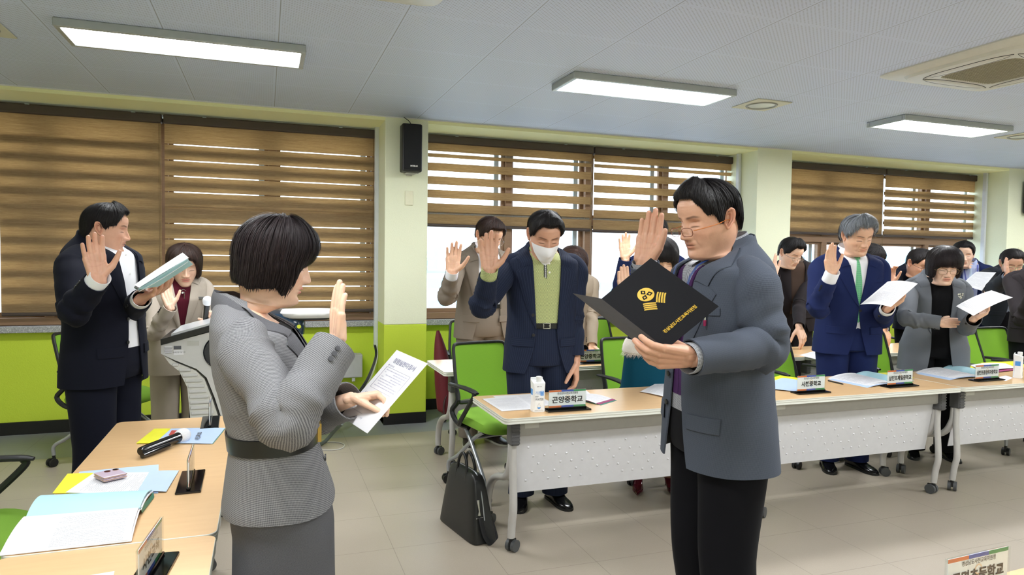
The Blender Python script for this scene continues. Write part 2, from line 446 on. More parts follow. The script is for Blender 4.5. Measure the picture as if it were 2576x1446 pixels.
t.p.inputs['Base Color'].default_value = srgb(150, 165, 165); tr = t.n('ShaderNodeBsdfTransparent'); mx = t.n('ShaderNodeMixShader'); mx.inputs[0].default_value = 0.8
out = [q for q in t.t.nodes if q.type == 'OUTPUT_MATERIAL'][0]; t.l(t.p.outputs[0], mx.inputs[1]); t.l(tr.outputs[0], mx.inputs[2]); t.l(mx.outputs[0], out.inputs[0])
M_CHAIN = plain('bead_chain', (120, 96, 60), 0.4)
def blind(x0, x1, zbot, bands, label, ztop=2.525, sheer=(), group='striped roller blinds on the windows'):
    """bands: list of (z_low, z_high) opaque strips; between them open slots; back layer strips offset behind"""
    y = YW-0.065
    r = thing('roller_blind', label, 'blind', ((x0+x1)/2, y, zbot), 0, group)
    mb = MB(); mb.box(((x0+x1)/2, y+0.0, 2.563), (x1-x0, 0.085, 0.075), 0, bev=0.012, seg=3)
    for q in (0.18, 0.82): mb.box((x0+(x1-x0)*q, y-0.043, 2.597), (0.03, 0.006, 0.006), 1)
    mb.build('headbox', [M_BAR, M_ALU], r)
    fb = MB()
    for k, (a, b, lay) in enumerate(bands):
        yy = y+0.016*lay-0.012
        fb.box(((x0+x1)/2, yy, (a+b)/2), (x1-x0-0.014, 0.0012, b-a), 1 if lay == 1 else 0)
    fb.build('fabric', [M_BL, M_BLR], r)
    if sheer:
        sb = MB()
        for a, b in sheer: sb.box(((x0+x1)/2, y+0.012, (a+b)/2), (x1-x0-0.03, 0.0008, b-a))
        sb.build('sheer_band', M_SHEER, r)
    mb = MB(); mb.tube([(x0+0.01, y-0.004, zbot), (x1-0.01, y-0.004, zbot)], 0.016, 12, flat=1.0); mb.build('bottom_rail', M_BAR, r)
    mb = MB(); mb.tube([(x1-0.012, y-0.035, 2.53), (x1-0.012, y-0.035, 1.35)], 0.002, 6); mb.tube([(x1-0.022, y-0.03, 2.53), (x1-0.022, y-0.03, 1.35), (x1-0.017, y-0.033, 1.33), (x1-0.012, y-0.035, 1.35)], 0.002, 6); mb.build('pull_chain', M_CHAIN, r)
    return r
def zebra(zt, zb, period, gap, phase, solid=()):
    """opaque strips separated by open slots of height gap, plus the overlapping rear layer that darkens part of each strip"""
    out = []; z = zt; k = 0
    out.append((phase, zt, 0)); z = phase-gap
    while z > zb+0.02:
        lo = max(zb, z-(period-gap)); out.append((lo, z, 0))
        mid = z-(period-gap)*0.30; out.append((max(zb, mid-(period-gap)*0.42), mid, 1)) if lo < mid else None
        z = lo-gap
    return out
def solidz(zt, zb, period, phase):
    out = [(zb, zt, 0)]; z = phase
    while z > zb+0.05:
        out.append((max(zb, z-period*0.47), z, 1)); z -= period
    return out
blind(-3.05, -1.95, 0.965, solidz(2.53, 0.97, 0.131, 2.36), 'closed brown striped blind at the far left edge of the window wall')
blind(-1.94, -0.80, 0.965, solidz(2.53, 0.97, 0.131, 2.36), 'closed brown striped blind behind the man in the black suit')
blind(-0.79, 0.945, 0.965, zebra(2.53, 0.97, 0.1305, 0.0085, 2.365)+[(1.80, 1.86, 0.5)], 'brown striped blind with thin light slits behind the woman in grey tweed')
ZB2 = [(2.40, 2.53, 0)]+[(2.345-0.126*k-0.074, 2.345-0.126*k, 0) for k in range(4)]+[(1.875, 1.893-0.0, 0), (1.77, 1.845, 0)]
ZB2 = [(2.445, 2.53, 0), (2.392, 2.425, 0)]+[(2.345-0.126*k-0.076, 2.345-0.126*k, 0) for k in range(4)]+[(1.865, 1.890, 0), (1.765, 1.838, 0)]
ZB2 = [(2.452, 2.53, 0), (2.395, 2.430, 0), (2.268, 2.343, 0), (2.142, 2.217, 0), (2.016, 2.091, 0), (1.885, 1.965, 0), (1.76, 1.862, 0)]
SH2 = [(2.428, 2.455), (1.858, 1.888)]
blind(1.385, 3.135, 1.76, ZB2, 'half lowered striped blind beside the loudspeaker pillar', sheer=SH2)
blind(3.145, 4.935, 1.75, ZB2, 'half lowered striped blind behind the man with the black folder', sheer=SH2)
blind(5.30, 7.03, 1.80, solidz(2.53, 1.80, 0.125, 2.36), 'closed half lowered brown blind above the grey haired man')
ZB3 = zebra(2.53, 1.80, 0.119, 0.030, 2.385)
blind(7.045, 8.735, 1.80, ZB3, 'half lowered striped blind with light slots at the right end')
blind(9.1, 12.4, 1.80, solidz(2.53, 1.80, 0.125, 2.36), 'closed brown blind beyond the right edge pillar')
# ceiling panel lights
M_DIFF = emis('lit_diffuser', (0.965, 0.985, 1.0, 1), LAMP_STRENGTH)
M_LFR = plain('satin_grey_lamp_frame', (178, 184, 184), 0.35, 0.4)
def panel_light(x, y, label):
    r = thing('ceiling_light', label, 'light', (x, y, ZC), 0, 'long rectangular ceiling lights')
    L, W = 1.24, 0.38
    mb = MB(); z = ZC-0.0225
    for c, s in (((x, y-W/2+0.015, z), (L, 0.03, 0.044)), ((x, y+W/2-0.015, z), (L, 0.03, 0.044)), ((x-L/2+0.015, y, z), (0.03, W-0.06, 0.044)), ((x+L/2-0.015, y, z), (0.03, W-0.06, 0.044))): mb.box(c, s, 0, bev=0.004)
    mb.box((x, y, ZC-0.006), (L-0.06, W-0.06, 0.01)); mb.build('frame', M_LFR, r)
    mb = MB(); mb.box((x, y, ZC-0.030), (L-0.062, W-0.062, 0.012)); mb.build('diffuser', M_DIFF, r)
    return r
panel_light(-0.40, 4.33, 'leftmost of the three long lit ceiling lights')
panel_light(2.47, 4.23, 'middle of the three long lit ceiling lights')
panel_light(5.42, 4.36, 'rightmost of the three long lit ceiling lights')
for (x, y) in ((-0.4, 1.3), (2.45, 1.3), (5.4, 1.3), (8.3, 4.3), (8.3, 1.3), (-0.4, -1.8), (2.45, -1.8), (5.4, -1.8), (10.8, 3)):
    panel_light(x, y, 'long lit ceiling light outside the picture frame')
# small round ceiling speakers in square plates
M_CRPL = plain('cream_plate', (208, 206, 186), 0.5); M_GREYP = plain('grey_grille', (150, 152, 146), 0.6)
M_CHROME = plain('chrome', (205, 205, 205), 0.15, 1.0)
def ceil_speaker(x, y, label):
    r = thing('ceiling_downlight', label, 'downlight', (x, y, ZC), 0, 'round unlit downlights in square plates')
    mb = MB(); mb.box((x, y, ZC-0.004), (0.31, 0.31, 0.008), 0, bev=0.003); mb.build('plate', M_CRPL, r)
    mb = MB(); a = np.linspace(0, 2*pi, 33)[:-1]
    P = np.array([[(x+rr*cos(q), y+rr*sin(q), z) for q in a] for rr, z in ((0.118, ZC-0.008), (0.112, ZC-0.016), (0.1, ZC-0.014), (0.096, ZC-0.008))])
    mb.grid(P, closed=True); mb.build('ring', M_GREYP, r)
    mb = MB(); P = np.array([[(x+rr*cos(q), y+rr*sin(q), z) for q in a] for rr, z in ((0.098, ZC-0.009), (0.08, ZC-0.013), (0.03, ZC-0.012), (0.002, ZC-0.012))])
    mb.grid(P, closed=True); mb.build('lens', plain('frosted_lens', (200, 206, 206), 0.15), r)
ceil_speaker(3.55, 4.35, 'round downlight beside the middle ceiling light'); ceil_speaker(6.56, 4.45, 'round downlight at the right edge of the ceiling'); ceil_speaker(-1.46, 4.47, 'round downlight at the left edge of the ceiling')
# cassette air conditioners
M_AC = plain('cream_ac_plastic', (210, 210, 202), 0.4); M_ACG = plain('ac_grille_beige', (168, 162, 138), 0.7)
def ac_unit(cx, cy, label, s=0.95):
    r = thing('ceiling_air_conditioner', label, 'air conditioner', (cx, cy, ZC), 0, 'ceiling cassette air conditioners')
    mb = MB()
    def rr(h, z, rad):
        pts = []
        for k in range(48):
            a = 2*pi*k/48; c_, s_ = cos(a), sin(a); e = 2/rad
            pts.append((cx+h*np.sign(c_)*abs(c_)**e, cy+h*np.sign(s_)*abs(s_)**e, z))
        return pts
    mb.grid([rr(s/2, ZC, 14), rr(s/2, ZC-0.008, 14), rr(s/2-0.02, ZC-0.018, 12), rr(s/2-0.09, ZC-0.022, 9), rr(s/2-0.10, ZC-0.038, 9), rr(s/2-0.125, ZC-0.042, 9), rr(0.24, ZC-0.042, 7), rr(0.235, ZC-0.034, 7)], closed=True, cap1=False)
    mb.build('panel', M_AC, r, sharp=30)
    g = MB()
    for k in range(24):
        q = -0.22+0.44*k/23
        g.box((cx+q, cy, ZC-0.036), (0.005, 0.46, 0.006)); g.box((cx, cy+q, ZC-0.035), (0.46, 0.005, 0.006))
    g.box((cx, cy, ZC-0.026), (0.47, 0.47, 0.006), 1); g.build('intake_grille', [M_ACG, plain('ac_dark_filter', (110, 104, 86), 0.9)], r)
    for k in range(4):
        a = k*pi/2; f = MB(); d = np.array([cos(a), sin(a), 0]); e = np.array([-sin(a), cos(a), 0]); c = np.array([cx, cy, 0])
        P = []
        for t in np.linspace(-1, 1, 17):
            w = 0.036*(1-abs(t)**4)+0.001
            P.append([c+d*(s/2-0.185+w*q)+e*t*0.27+np.array([0, 0, ZC-0.0435-0.005*(1-abs(q))]) for q in (-1, -0.5, 0, 0.5, 1)])
        f.grid(P); f.build('louvre', M_AC, r)
        f = MB(); pts = [c+d*(s/2-0.185+(0.038*(1-abs(t)**4)+0.001)*sg)+e*t*0.275+np.array([0, 0, ZC-0.042]) for sg, tr in ((1, np.linspace(-1, 1, 17)), (-1, np.linspace(1, -1, 17))) for t in tr]
        f.tube(pts+[pts[0]], 0.0028, 5, caps=False); f.build('louvre_gap', M_BLACK, r)
    f = MB(); f.disc((cx+0.33, cy-0.40, ZC-0.022), (0, 0, 1), 0.008, 0.006); f.build('sensor', M_BLACK, r)
ac_unit(4.145, 2.955, 'cream cassette air conditioner in the ceiling at the right')
ac_unit(0.30, 2.80, 'cream cassette air conditioner at the top edge of the picture')
# outdoors: pale buildings and a paved yard
M_BLDG = plain('pale_facade', (215, 228, 236), 0.8); M_BGL = plain('blue_grey_windows', (150, 190, 215), 0.4); M_ROOF = plain('red_roof', (200, 90, 90), 0.7)
def building(x0, x1, y, z0, z1, label, wins=(5, 3), roof=None):
    r = thing('distant_building', label, 'building', ((x0+x1)/2, y, z0), 0)
    b = MB(); b.box(((x0+x1)/2, y+4, (z0+z1)/2), (x1-x0, 8, z1-z0)); b.build('wall', M_BLDG, r)
    nx, nz = wins
    for i in range(nx):
        for j in range(nz):
            w = MB(); w.box((x0+(x1-x0)*(i+0.5)/nx, y-0.02, z0+(z1-z0)*(j+0.55)/nz), ((x1-x0)/nx*0.6, 0.05, (z1-z0)/nz*0.45)); w.build('window', M_BGL, r)
    if roof:
        q = MB(); q.box(((x0+x1)/2, y+4, z1+0.3), (x1-x0+0.6, 8.6, 0.6)); q.build('roof', roof, r)
    return r
struct(MB().box((20, 60, -4.05), (160, 100, 0.1)).build('ground', plain('pale_ground', (225, 228, 228), 0.9)))
building(6, 16, 46, -4, 0.4, 'low pale building seen through the window beside the loudspeaker pillar')
building(20, 30, 44, -4, 0.2, 'pale building seen outside the middle window')
building(40, 52, 44, -4, 2.6, 'tall bluish building outside the right window', (7, 4))
building(54, 66, 42, -4, 1.4, 'building with a red roof outside the right window', (7, 3), M_ROOF)
r = MB(); put_text(r, '삼', 2.2, (10.4, 46.2, 1.55), (1, 0, 0), (0, 0, 1), bold=0.05, off=0.05); r.box((10.4, 46.35, 0.50), (5, 0.2, 0.2)); r.box((10.4, 46.35, 1.0), (0.1, 0.1, 1.0))
tag(r.build('rooftop_sign', plain('pale_blue_sign', (150, 205, 225), 0.5)), 'pale blue rooftop sign letter seen through the window glass', 'sign')
# ================================================================ FURNITURE
TH = 0.694          # table top height
_atz = atz
def atz(px, py, Z):  # the table-top heights below are written for 0.72
    return _atz(px, py, Z-0.72+TH if Z > 0.6 else Z)
def TL(x, y): return (x*1.0356, y*1.0356, TH)
M_TOP = wood_mat('maple_laminate', (226, 190, 142), (212, 172, 124), (3, 22, 3)); NT(M_TOP).p.inputs['Roughness'].default_value = 0.28
M_EDGE = plain('off_white_ridged_edge', (214, 214, 204), 0.45)
M_LEG = plain('light_grey_metal_leg', (186, 184, 182), 0.35, 0.15)
M_PANEL = plain('pale_grey_steel_panel', (206, 206, 210), 0.4)
M_APRON = plain('grey_beam', (168, 166, 162), 0.45)
M_CLAMP = plain('dark_grey_bracket', (84, 84, 86), 0.5)
M_WHEEL = plain('grey_rubber_wheel', (70, 72, 74), 0.5); M_BLKP = plain('black_plastic', (20, 21, 23), 0.45)
M_WHT = plain('white_plastic', (232, 232, 230), 0.35)
M_STICK = plain('silver_sticker', (196, 196, 190), 0.4)
def caster(mb, x, y, a=0.0, r=0.031, fork=0, wheel=1):
    d = np.array([cos(a), sin(a), 0]); n = np.array([-sin(a), cos(a), 0]); c = np.array([x, y, r])+d*0.012
    for s in (-1, 1): mb.disc(c+n*s*0.016, n, r, 0.018, 20, wheel)
    mb.box(c+np.array([0, 0, 0.014]), (0.046, 0.012, 0.034), fork, rotz(a)); mb.tube([(x, y, 0.055), (x, y, 0.082)], 0.010, 8, fork)
def make_table(label, loc, rz, cf=-0.07, L=1.50, D=0.56, group='folding training tables'):
    r = thing('folding_table', label, 'table', loc, 0, group)
    W = lambda p: np.array(loc)+rotz(rz) @ np.array(p, float)
    R = rotz(rz)
    class T(MB):
        def fin(s, name, mats, parent):
            s.v = [np.array(loc)+(v*np.array([1, 1, TH/0.72])) @ R.T for v in s.v]; return s.build(name, mats, parent)
    def rrect(w, d, rad, k=5):
        pts = []
        for cx, cy, a0 in ((w/2-rad, d/2-rad, 0), (-w/2+rad, d/2-rad, 90), (-w/2+rad, -d/2+rad, 180), (w/2-rad, -d/2+rad, 270)):
            for q in range(k+1): a = radians(a0+90*q/k); pts.append((cx+rad*cos(a), cy+rad*sin(a)))
        return pts
    t = T(); outer = rrect(L, D, 0.028); inner = rrect(L-0.008, D-0.008, 0.026)
    zz = [(0.690, 0), (0.6955, 0), (0.697, 0.0012), (0.702, 0.0012), (0.7035, 0), (0.709, 0), (0.7105, 0.0012), (0.714, 0.0), (0.7185, 0), (0.7200, 0.0015)]
    P = [[(x*(1-2*i/L), y*(1-2*i/D), z) for x, y in outer] for z, i in zz]
    t.grid(P, closed=True, cap0=True, mi=0)
    top = np.array([(x, y, 0.7200) for x, y in rrect(L-0.003, D-0.003, 0.027)]); n = len(top)
    t.add(top, [list(range(n))], [[(p[0], p[1]) for p in top]], 1, False)
    t.fin('tabletop', [M_EDGE, M_TOP], r)
    t = T(); t.box((0, -D/2+0.10, 0.645), (L-0.16, 0.035, 0.085), 0, bev=0.006); t.box((-L/2+0.17, -D/2+0.081, 0.655), (0.075, 0.002, 0.024), 1); t.fin('apron', [M_APRON, M_STICK], r)
    t = T(); p0, p1 = np.array([-D/2+0.115, 0.60]), np.array([-D/2+0.165, 0.285]); hw = L/2-0.10
    t.quadbox([(-hw, p0[0], p0[1]), (hw, p0[0], p0[1]), (hw, p1[0], p1[1]), (-hw, p1[0], p1[1])], (0, 0.004, 0))
    rn = random.Random(3)
    for j, v in enumerate((0.22, 0.38, 0.52, 0.66, 0.80)):
        cols = [c for c in range(19) if (c*3+j*5) % 7 not in (2, 3)]
        for c in cols:
            x = -hw+0.07+(2*hw-0.14)*(c+0.5*(j % 2))/19; q = p0+(p1-p0)*v; s = 0.0065
            dz = np.array([(p1-p0)[0], (p1-p0)[1]]); dz = dz/np.linalg.norm(dz)
            b = [(x+sx*s, q[0]+dz[0]*sy*s-0.0003, q[1]+dz[1]*sy*s) for sx, sy in ((-1, -1), (1, -1), (1, 1), (-1, 1))]
            t.add(b+[(x, q[0]-0.0045, q[1])], [[0, 1, 4], [1, 2, 4], [2, 3, 4], [3, 0, 4]], None, 0, False)
    t.fin('modesty_panel', M_PANEL, r)
    for s in (-1, 1):
        x = s*(L/2-0.08)
        t = T(); t.box((x-s*0.0, -D/2+0.10, 0.625), (0.048, 0.075, 0.13), 0, bev=0.01, seg=2)
        for k in range(6): t.box((x, -D/2+0.061-0.0, 0.575+0.018*k), (0.042, 0.003, 0.007), 0)
        t.box((x, 0.02, 0.675), (0.03, 0.30, 0.03), 0); t.fin('bracket', M_CLAMP, r)
        f = T(); f.tube([(x, -D/2+0.10, 0.57), (x, -D/2+0.10, 0.45), (x, -D/2+0.085, 0.25), (x, -D/2+0.10, 0.16), (x, -D/2+0.11, 0.075)], [0.019, 0.020, 0.021, 0.021, 0.020], 12, smooth_path=6, flat=0.85)
        fo = f.fin('leg', M_LEG, r); c = T(); caster(c, x, -D/2+0.11, 0.6*s+1.2); c.fin('caster', [M_BLKP, M_WHEEL], fo)
        f = T(); f.tube([(x, -D/2+0.12, 0.56), (x, -D/2+0.13, 0.46), (x, -0.09, 0.37), (x, 0.06, 0.32), (x, 0.165, 0.25), (x, 0.21, 0.15), (x, 0.212, 0.075)], [0.02, 0.022, 0.023, 0.023, 0.023, 0.022, 0.021], 12, smooth_path=6, flat=0.85)
        fo = f.fin('leg', M_LEG, r); c = T(); caster(c, x, 0.212, -0.5*s); c.fin('caster', [M_BLKP, M_WHEEL], fo)
    return r
FR_Y, R2_Y = 3.055+0.28, 4.43+0.28
make_table('front table nearest the black briefcase', (1.817, FR_Y, 0), 0)
make_table('front table behind the man holding the black folder', (3.325, FR_Y, 0), 0)
make_table('front table at the right edge of the picture', (4.833, FR_Y+0.004, 0), 0)
make_table('second row table beside the green pillar', (1.87, R2_Y, 0), 0)
for i, x in enumerate((3.378, 4.886, 6.394)):
    make_table('second row table, number %s counted from the pillar side' % ('two', 'three', 'four', 'five')[i], (x, R2_Y, 0), 0)
make_table('near wooden table with the folding phone, its far half', (-0.375, 2.745, 0), radians(90), L=1.48, D=0.50)
make_table('near wooden table at the bottom left picture corner', (-0.375, 1.260, 0), radians(90), L=1.48, D=0.50)
# ---- chairs
M_GRN = plain('green_seat_fabric', (122, 168, 52), 0.9, var=0.12, scale=400, bump=0.1)
M_MESH = weave('green_back_mesh', (132, 180, 58), (92, 136, 36), 0.8, 'check', 1.2, 0.4)
M_SILV = plain('silver_tube', (170, 174, 180), 0.3, 0.6)
def make_chair(label, loc, rz):
    r = thing('office_chair', label, 'chair', loc, rz, 'green training chairs')
    R = rotz(rz); O = np.array(loc)
    class T(MB):
        def fin(s, name, mats, parent):
            s.v = [O+v @ R.T for v in s.v]; return s.build(name, mats, parent)
    a = np.arange(40)/40*2*pi
    def sup(hx, hy, z, e=4.5, cx=0, cy=0, dip=0.0):
        return [(cx+hx*np.sign(cos(q))*abs(cos(q))**(2/e), cy+hy*np.sign(sin(q))*abs(sin(q))**(2/e), z-(dip*max(0, -np.sign(sin(q))*abs(sin(q))**(2/e))**3)) for q in a]
    t = T(); t.grid([sup(0.215, 0.20, 0.415, dip=.02), sup(0.235, 0.222, 0.425, dip=.025), sup(0.24, 0.228, 0.45, dip=.03), sup(0.232, 0.222, 0.475, dip=.035), sup(0.205, 0.195, 0.489, dip=.025), sup(0.12, 0.12, 0.488, 3), sup(0.02, 0.02, 0.484, 2)], closed=True, cap0=True, cap1=True); t.fin('seat', M_GRN, r)
    t = T(); t.box((0, 0.02, 0.405), (0.36, 0.34, 0.03), 0, bev=0.01); t.fin('seat_base', M_BLKP, r)
    def back(u, v):  # u -1..1, v 0..1
        return np.array([u*(0.205+0.02*v-0.035*v*v), 0.215+0.11*v-0.03*(1-u*u)*1.0*0-0.035*abs(u)**2.0, 0.545+0.345*v])
    fr = [back(-1+2*k/10, 1.0) for k in range(11)]
    t = T(); path = [back(-1, 0.0), back(-1, .35), back(-1, .75), back(-1, .95), back(-0.88, 1.0)]+[back(q, 1.0) for q in (-.5, 0, .5)]+[back(.88, 1.0), back(1, .95), back(1, .75), back(1, .35), back(1, 0.0), back(.88, -0.05), back(0, -0.05), back(-.88, -.05), back(-1, 0)]
    t.tube(path, 0.0115, 8, smooth_path=5, caps=False); t.fin('back_frame', M_BLKP, r)
    t = T(); t.grid([[back(u, v)+np.array([0, -0.004, 0]) for u in np.linspace(-0.97, 0.97, 13)] for v in np.linspace(0.0, 0.98, 10)]); t.grid([[back(u, v)+np.array([0, 0.006, 0]) for u in np.linspace(-0.97, 0.97, 13)] for v in np.linspace(0.0, 0.98, 10)]); t.fin('backrest', M_MESH, r)
    for s in (-1, 1):
        t = T(); t.tube([back(s, .3)+np.array([0, .008, 0]), back(s, 0)+np.array([0, .012, 0]), (s*0.225, 0.235, 0.47), (s*0.215, 0.17, 0.405), (s*0.20, 0.05, 0.395)], [0.014, 0.017, 0.016, 0.016, 0.014], 8, smooth_path=5); t.fin('back_support', M_BLKP, r)
        t = T(); t.tube([(s*0.225, 0.12, 0.405), (s*0.255, 0.07, 0.43), (s*0.268, -0.06, 0.55), (s*0.268, -0.135, 0.63), (s*0.266, -0.13, 0.652)], [0.013, 0.015, 0.014, 0.014, 0.014], 8, smooth_path=5); t.tube([(s*0.266, 0.18, 0.655), (s*0.266, 0.0, 0.662), (s*0.266, -0.12, 0.658), (s*0.262, -0.165, 0.652)], [0.02, 0.024, 0.024, 0.014], 10, smooth_path=4, flat=0.5); t.fin('armrest', M_BLKP, r)
        t = T(); t.tube([(s*0.19, 0.13, 0.40), (s*0.205, 0.02, 0.33), (s*0.235, -0.19, 0.17), (s*0.24, -0.225, 0.13), (s*0.24, -0.228, 0.075)], 0.0125, 10, smooth_path=5); fo = t.fin('leg', M_SILV, r); c = T(); caster(c, s*0.24, -0.228, 1.0+s*0.7, 0.028); c.fin('caster', M_BLKP, fo) if False else c.fin('caster', [M_BLKP, M_BLKP], fo)
        t = T(); t.tube([(s*0.18, -0.10, 0.40), (s*0.19, 0.0, 0.34), (s*0.215, 0.16, 0.20), (s*0.235, 0.25, 0.14), (s*0.235, 0.255, 0.075)], 0.0125, 10, smooth_path=5); fo = t.fin('leg', M_SILV, r); c = T(); caster(c, s*0.235, 0.255, 2.2-s*0.7, 0.028); c.fin('caster', [M_BLKP, M_BLKP], fo)
    t = T(); t.tube([(-0.2, 0.03, 0.335), (0.2, 0.03, 0.335)], 0.011, 8); t.fin('cross_bar', M_SILV, r)
    return r
CH = make_chair('green chair behind the man in the white face mask', (1.40, 4.09, 0), radians(12))
for lab, loc, rz in (
    ('green chair against the lime wall behind the man in the black suit', (-1.02, 5.50, 0), 62),
    ('green chair cut off by the lower left picture corner', (-1.0, 2.84, 0), 92),
    ('second row green chair beside the pillar', (1.70, 5.62, 0), -8),
    ('second row green chair in front of the window, left of the black haired woman', (2.93, 5.62, 0), 4),
    ('green chair beside the woman in the teal skirt', (2.45, 4.10, 0), 2),
    ('green chair directly right of the man with the black folder', (3.74, 4.10, 0), 6),
    ('green second row chair behind the man with brown shirt', (5.17, 5.64, 0), 0),
    ('green chair between the grey haired man and the woman in the grey coat', (4.66, 4.10, 0), -4),
    ('green chair to the right of the woman in the grey coat', (5.56, 3.90, 0), 6),
    ('green chair directly behind another one at the far right of the front row', (6.15, 4.09, 0), 0),
    ('green chair far behind between two men in navy suits', (6.1, 5.66, 0), 0)):
    dup(CH, loc, radians(rz), lab)
# ---- name plates
M_CARD = plain('white_card', (240, 240, 242), 0.4, var=0.01); M_OR = plain('orange_band', (216, 112, 56), 0.4); M_BLU = plain('blue_band', (52, 78, 170), 0.4); M_GR = plain('green_band', (50, 140, 84), 0.4)
M_INK = plain('black_ink', (26, 24, 34), 0.5); M_INK2 = plain('grey_ink', (70, 70, 80), 0.5); M_ACR = glass('clear_acrylic', (0.95, 0.97, 0.97, 1)); M_BASE = plain('gloss_black_acrylic', (10, 10, 12), 0.06)
M_WM1 = plain('pale_emblem_tint', (236, 206, 178), 0.5); M_WM2 = plain('pale_blue_emblem_tint', (206, 218, 240), 0.5)
def name_plate(label, name, loc, rz=0.0, w=0.20, size=0.032, both=False):
    r = thing('name_plate', label, 'name plate', loc, 0, 'desk name plates'); R = rotz(rz); O = np.array(loc)
    ex = R @ np.array([1, 0, 0]); ez = np.array([0, 0, 1.0]); n = np.cross(ex, ez)
    class T(MB):
        def fin(s, nm, mats, parent): s.v = [O+v @ R.T for v in s.v]; return s.build(nm, mats, parent)
    t = T(); t.box((0, 0, 0.004), (w+0.035, 0.075, 0.008), 0, bev=0.002); t.box((0, 0, 0.012), (w+0.01, 0.012, 0.008), 0, bev=0.002); t.fin('base', M_BASE, r)
    t = T(); t.box((0, -0.003, 0.058), (w+0.008, 0.002, 0.092)); t.box((0, 0.003, 0.058), (w+0.008, 0.002, 0.092)); t.fin('acrylic_holder', M_ACR, r)
    t = T(); t.box((0, 0, 0.059), (w, 0.0012, 0.088), 0)
    for side in (-1, 1):
        for zc in (0.0985, 0.0205):
            for k in range(3): t.box((side*-1*w*(k-1)/3.0 if side > 0 else w*(k-1)/3.0, side*0.0008, zc), (w/3, 0.0006, 0.009), k+1)
    t.fin('card', [M_CARD, M_OR, M_BLU, M_GR], r)
    t = MB(); y = -0.0014
    for sg in ((1,) if not both else (1, -1)):
        e = ex*sg; nn = np.cross(e, ez)
        put_text(t, '경상남도사천교육지원청', 0.013, O+np.array([0, 0, 0.0855])+nn*0.001, e, ez, 0, bold=0.0001, fit=w*0.56)
        put_text(t, name, size, O+np.array([0, 0, 0.052])+nn*0.001, e, ez, 0, bold=0.0011, fit=w*(0.86 if len(name) < 8 else 0.9) if len(name) > 5 else w*0.72 if size < 0.033 else w*0.84)
    t.build('printed_name', M_INK, r)
    t = MB(); c = O+np.array([0, 0, 0.066])+n*0.0011
    t.add([c+ex*0.013*cos(q)+ez*0.013*sin(q) for q in np.linspace(0, 2*pi, 17)[:-1]]+[c+ex*0.009*cos(q)+ez*0.009*sin(q) for q in np.linspace(0, 2*pi, 17)[:-1]], [[k, (k+1) % 16, 16+(k+1) % 16, 16+k] for k in range(16)], None, 0, False)
    c = c-ez*0.024
    t.add([c-ex*0.018+ez*0.004, c-ez*0.008, c+ex*0.018+ez*0.004, c+ez*0.004], [[0, 1, 2, 3]], None, 1, False); t.build('faint_emblem', [M_WM1, M_WM2], r)
    return r
name_plate('name plate reading 곤양중학교 beside the water carton', '곤양중학교', TL(1.385, 3.045), radians(-1), size=0.036)
name_plate('name plate reading 사천중학교 right of the man with the folder', '사천중학교', TL(2.90, 3.07), radians(0))
name_plate('name plate reading 삼천포제일중학교 before the man with the green tie', '삼천포제일중학교', TL(3.585, 3.085), radians(2), w=0.215)
name_plate('name plate reading 삼천포중앙여자중학교 before the woman in the grey coat', '삼천포중앙여자중학교', TL(4.335, 3.095), radians(2), w=0.225)
name_plate('partly hidden second row name plate behind the masked man', '곤양중학교', TL(2.165, 4.38), radians(0), size=0.036)
name_plate('edge on name plate stand at the far end of the near table', '곤명중학교', TL(-0.225, 3.235), radians(92), both=False)
name_plate('edge on name plate stand beside the folding phone', '사천교육', TL(-0.225, 2.40), radians(91))
name_plate('edge on name plate stand at the bottom edge of the near table', '사천교육', TL(-0.245, 1.72), radians(84))
# blurred near plate at the bottom right
pa, pb = atz(2385, 1400, 0.83), atz(2536, 1366, 0.83); ang = math.atan2(pb[1]-pa[1], pb[0]-pa[0])
c_ = (pa+pb)/2
pe = atz(2560, 1442, 0.72); dd = np.array([cos(ang), sin(ang), 0]); nn = np.array([-sin(ang), cos(ang), 0]); pe = pe+nn*max(0.0, float((c_-pe)@nn)+0.06)
ct = pe-nn*0.28+dd*0.42; make_table('table corner under the blurred name plate at the bottom right', (float(ct[0]), float(ct[1]), 0), ang)
name_plate('blurred name plate reading 곤명초등학교 at the bottom right corner', '곤명초등학교', (float(c_[0]), float(c_[1]), TH), ang, w=float(np.linalg.norm(pb-pa)), size=0.032)
